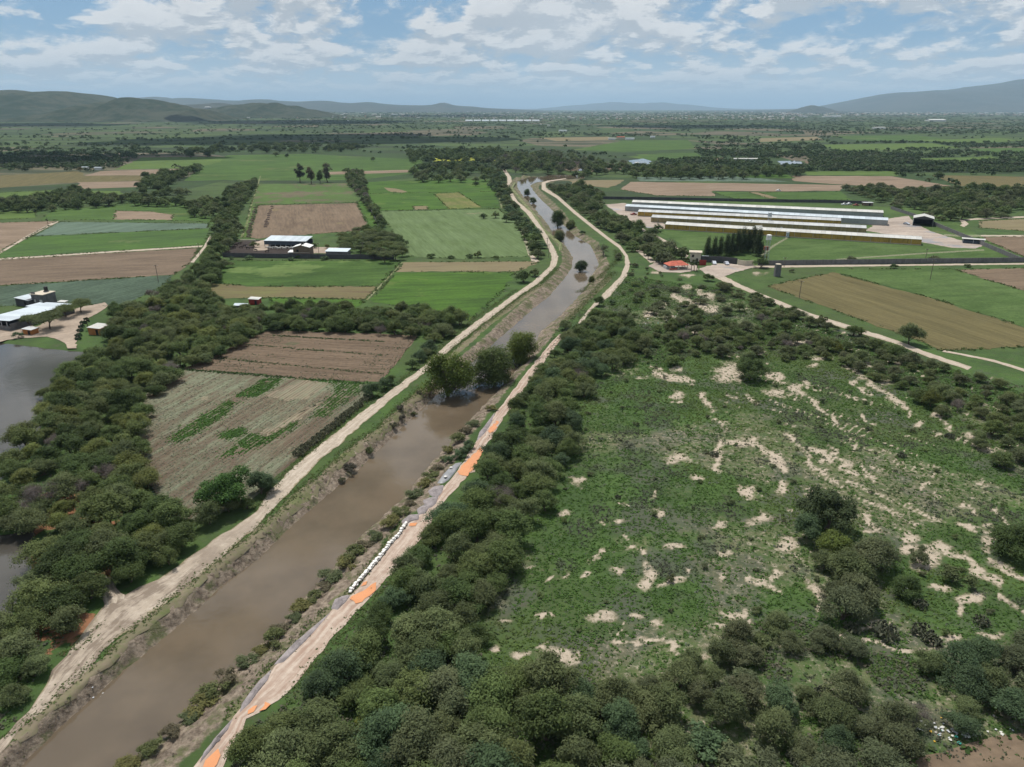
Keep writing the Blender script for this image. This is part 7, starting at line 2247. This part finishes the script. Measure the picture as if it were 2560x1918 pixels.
# ---- cattle on the dung yard
cow_me = bpy.data.meshes.new('cow')
J = [((-0.75, 0, 1.05), .30), ((0, 0, 1.02), .36), ((0.7, 0, 1.08), .32), ((1.05, 0, 1.3), .2), ((1.4, 0, 1.2), .14), ((1.65, 0, 1.05), .1)]
E_ = [(0, 1), (1, 2), (2, 3), (3, 4), (4, 5)]
for x, s_ in ((-0.7, 1), (-0.7, -1), (0.7, 1), (0.7, -1)):
    b0 = len(J)
    J += [((x, .22 * s_, .62), .13), ((x - 0.05, .23 * s_, .3), .08), ((x, .23 * s_, 0), .07)]
    E_ += [(0 if x < 0 else 2, b0), (b0, b0 + 1), (b0 + 1, b0 + 2)]
J += [((-1.05, 0, 1.1), .06), ((-1.12, 0, .6), .04)]
E_ += [(0, len(J) - 2), (len(J) - 2, len(J) - 1)]
cow_me.from_pydata([j[0] for j in J], E_, [])
cow_me.update()
c0_ = link('cow', cow_me)
sk = c0_.modifiers.new('skin', 'SKIN')
for i, j in enumerate(J):
    cow_me.skin_vertices[0].data[i].radius = (j[1], j[1])
cow_me.skin_vertices[0].data[1].use_root = True
sb = c0_.modifiers.new('sub', 'SUBSURF')
sb.levels = sb.render_levels = 1
dg = bpy.context.evaluated_depsgraph_get()
cm_ = bpy.data.meshes.new_from_object(c0_.evaluated_get(dg))
bpy.data.objects.remove(c0_)
M_COWW, M_COWB = plain('white cow hide', (0.62, 0.58, 0.52), 0.9, 0.15, 1.0, dirt=(0.05, 0.04, 0.035)), plain('dark cow hide', (0.04, 0.03, 0.026), 0.9, 0.2, 1.0)
cmw, cmb = cm_.copy(), cm_.copy()
cmw.materials.clear()
cmw.materials.append(M_COWW)
cmb.materials.clear()
cmb.materials.append(M_COWB)
for i, (u, v) in enumerate([(672, 623), (679, 624), (690, 623), (698, 625), (704, 623), (711, 625), (719, 623), (728, 624), (600, 612), (590, 616), (612, 618), (603, 622), (640, 629), (668, 632), (586, 622), (620, 624)]):
    w_ = i < 8
    p_ = P(u, v)
    o = link('cow', cmw if w_ else cmb, None, p_ + Vector((0, 0, 0.15)))
    o.rotation_euler = (0, 0, random.uniform(-0.5, 0.5) + (math.pi if i % 3 == 0 else 0))
    tag(o, f"{'white-flanked cow at the trough before the cattle shed' if w_ else 'dark cow standing on the dung yard'}, {ordw(i + 1 if w_ else i - 7)} from left", 'cow', 'cattle in the farm compound')

# ---- buildings far out on the plain
def farbuild(u, v, w, dpt, h, m, label, nm='far_building', rz=0.0, gable=True):
    root = empty(nm, P(u, v) if v > 275 else AT(u, v, 8345), rz)
    boxm('wall', w, dpt, h, M_WHITE if m is not M_RED else M_CREAM, root, (0, dpt / 2, 0))
    if gable:
        prism('roof', [(-w / 2 - 0.4, h - 0.02), (w / 2 + 0.4, h - 0.02), (w / 2 + 0.4, h + 0.15), (-w / 2 - 0.4, h + 0.15)], -0.5, dpt / 2, m, root).rotation_euler = (R(8), 0, 0)
        o = boxm('back_roof', w + 0.8, dpt / 2 + 0.5, 0.15, m, root, (0, dpt * 0.75, h + dpt * 0.035))
        o.rotation_euler = (R(-8), 0, 0)
    else:
        boxm('roof', w + 0.6, dpt + 0.6, 0.3, m, root, (0, dpt / 2, h))
    tag(root, label, 'building')


for i in range(9):
    farbuild(1172 + i * 21, 304, 42, 60, 5, M_ROOFB, f'white greenhouse in the long far row, {ordw(i + 1)} from left', 'greenhouse')
FB = [(935, 287, 60, 40, 7, M_ROOFW, 'white warehouse on the far plain, first of the cluster'), (955, 287, 50, 40, 7, M_ROOFW, 'white warehouse on the far plain, second of the cluster'), (945, 293, 40, 30, 6, M_ROOFW, 'lone white hall below the warehouse cluster'), (985, 287, 70, 30, 6, M_ROOFB, 'long white warehouse east of the cluster'), (1005, 287, 60, 30, 6, M_ROOFB, 'last long white warehouse of the cluster'),
      (1112, 292, 28, 20, 6, M_ROOFW, 'small white hall left of the greenhouses'), (1365, 286, 60, 30, 7, M_ROOFB, 'long white hall right of the greenhouses, far behind'), (1422, 294, 30, 20, 6, M_ROOFW, 'small white hall beyond the greenhouses'), (1372, 316, 12, 9, 5, M_WHITE, 'white house in the row below the greenhouses'), (1352, 314, 7, 7, 6, M_WHITE, 'narrow white house below the greenhouses'), (1407, 330, 26, 12, 5, M_ROOFB, 'pale roof among trees at mid plain'),
      (1535, 288, 40, 24, 7, M_ROOFW, 'white hall on the far horizon road'), (2345, 304, 95, 60, 9, M_ROOFW, 'big white hall in front of the eastern woods'), (2200, 322, 45, 20, 5, M_ROOFW, 'white roof low in the eastern woods'), (2090, 293, 90, 50, 8, M_ROOFB, 'white hall at the edge of the far town'), (2070, 293, 70, 50, 8, M_ROOFW, 'second white hall at the edge of the far town'), (2010, 293, 60, 40, 8, M_ROOFG, 'grey hall left of the far town halls'), (1861, 404, 42, 9, 4, M_ROOFW, 'long low white roof by the flood pools'),
      (1552, 348, 20, 12, 5, M_RED, 'red-roofed farmhouse on the mid plain'), (1530, 350, 18, 9, 4, M_ROOFW, 'low pale wing left of the red-roofed farmhouse'), (1575, 350, 22, 10, 4, M_ROOFB, 'pale wing right of the red-roofed farmhouse'), (1632, 345, 12, 8, 4, M_ROOFB, 'bluish roof further right of the farmhouse'), (1852, 384, 5, 4, 3, M_WHITE, 'tiny white hut among the mid plain trees'), (1592, 412, 5, 4, 3, M_WHITE, 'tiny white hut by the far river woods'),
      (245, 425, 9, 5, 3, M_ROOFB, 'small white shed on the olive fallow edge'), (212, 424, 8, 4, 3, M_ROOFB, 'second small shed beside the yellow-brown tree'), (518, 270, 60, 40, 10, M_WHITE, 'white building on the low hill'), (247, 291, 40, 20, 6, M_ROOFW, 'white farmhouse at the foot of the hills'), (666, 290, 22, 15, 6, M_WHITE, 'small white building below the low dark hill'), (740, 289, 30, 15, 6, M_ROOFW, 'white building on the shaded plain'), (870, 303, 10, 8, 5, M_WHITE, 'lone white speck of a house on open plain'), (770, 300, 12, 8, 5, M_WHITE, 'small white house on open plain'), (180, 285, 40, 20, 6, M_WHITE, 'pale building before the long hill'), (1245, 396, 9, 6, 3, M_GREYW, 'grey shed at the end of the yellow plot')]
for u, v, w, dpt, h, m_, lab in FB:
    farbuild(u, v, w, dpt, h, m_, lab)

# far town under the mountain and scattered houses on the plain: specks past counting
r = np.random.default_rng(5)
k = 1500
u_ = np.concatenate([r.uniform(1950, 2700, 800), r.uniform(1150, 2000, 500), r.uniform(550, 1150, 200)])
v_ = np.concatenate([r.uniform(276.5, 289, 800), r.uniform(278, 300, 500), r.uniform(276, 296, 200)])
w_ = PA(u_, v_)
sz_ = r.uniform(7, 20, k) * np.clip((300 - v_) / 10, 0.8, 2.4)
V, Fc, C4 = [], [], []
pal4 = [(0.55, 0.53, 0.5), (0.45, 0.42, 0.38), (0.62, 0.6, 0.57), (0.35, 0.25, 0.2), (0.5, 0.45, 0.36)]
for i in range(k):
    a_, b_, h_ = sz_[i] * r.uniform(.6, 1.6), sz_[i] * r.uniform(.5, 1.2), r.uniform(3, 9)
    x, y = w_[i, :2]
    b0 = len(V)
    V += [(x - a_ / 2, y, 0), (x + a_ / 2, y, 0), (x + a_ / 2, y + b_, 0), (x - a_ / 2, y + b_, 0), (x - a_ / 2, y, h_), (x + a_ / 2, y, h_), (x + a_ / 2, y + b_, h_ * 1.1), (x - a_ / 2, y + b_, h_ * 1.1)]
    Fc += [(b0, b0 + 1, b0 + 5, b0 + 4), (b0 + 1, b0 + 2, b0 + 6, b0 + 5), (b0 + 2, b0 + 3, b0 + 7, b0 + 6), (b0 + 3, b0, b0 + 4, b0 + 7), (b0 + 4, b0 + 5, b0 + 6, b0 + 7)]
    C4 += [(*pal4[r.integers(5)], 1)] * 5
tag(link('distant_town', mesh_np('distant_town', V, Fc, M_TUFT, False, {'col': ('FACE', np.array(C4))})), 'pale specks of the far town below the mountain', kind='stuff')

# ---- litter dumped by the scrub
lit = []
r = np.random.default_rng(9)
for (cu, cv, su, sv, k) in [(2400, 1825, 55, 14, 70), (2280, 1478, 12, 10, 10), (800, 1718, 16, 8, 26), (1665, 795, 30, 10, 34), (2202, 936, 10, 5, 8), (250, 1712, 14, 8, 10)]:
    for _ in range(k):
        p_ = P(cu + r.normal(0, su), cv + r.normal(0, sv))
        lit.append((p_, r.uniform(0.10, 0.32)))
V, Fc, C4 = [], [], []
cols = [(0.62, 0.62, 0.6), (0.55, 0.56, 0.58), (0.7, 0.68, 0.62), (0.05, 0.32, 0.26), (0.6, 0.36, 0.05), (0.45, 0.4, 0.36)]
for p_, s_ in lit:
    b0 = len(V)
    a_ = r.uniform(0, 6.28)
    zz = float(height(np.array([p_.x]), np.array([p_.y]))[0]) + 0.12
    cx, sx = math.cos(a_) * s_, math.sin(a_) * s_
    V += [(p_.x + cx, p_.y + sx, zz), (p_.x - sx, p_.y + cx, zz + s_ * .6), (p_.x - cx, p_.y - sx, zz + .02), (p_.x + sx, p_.y - cx, zz + s_ * .3), (p_.x, p_.y, zz + s_)]
    Fc += [(b0, b0 + 1, b0 + 4), (b0 + 1, b0 + 2, b0 + 4), (b0 + 2, b0 + 3, b0 + 4), (b0 + 3, b0, b0 + 4)]
    C4 += [(*cols[r.choice(6, p=[.3, .25, .2, .05, .05, .15])], 1)] * 4
tag(link('litter', mesh_np('litter', V, Fc, M_TUFT, False, {'col': ('FACE', np.array(C4))})), 'scattered rubbish in the grass', kind='stuff')
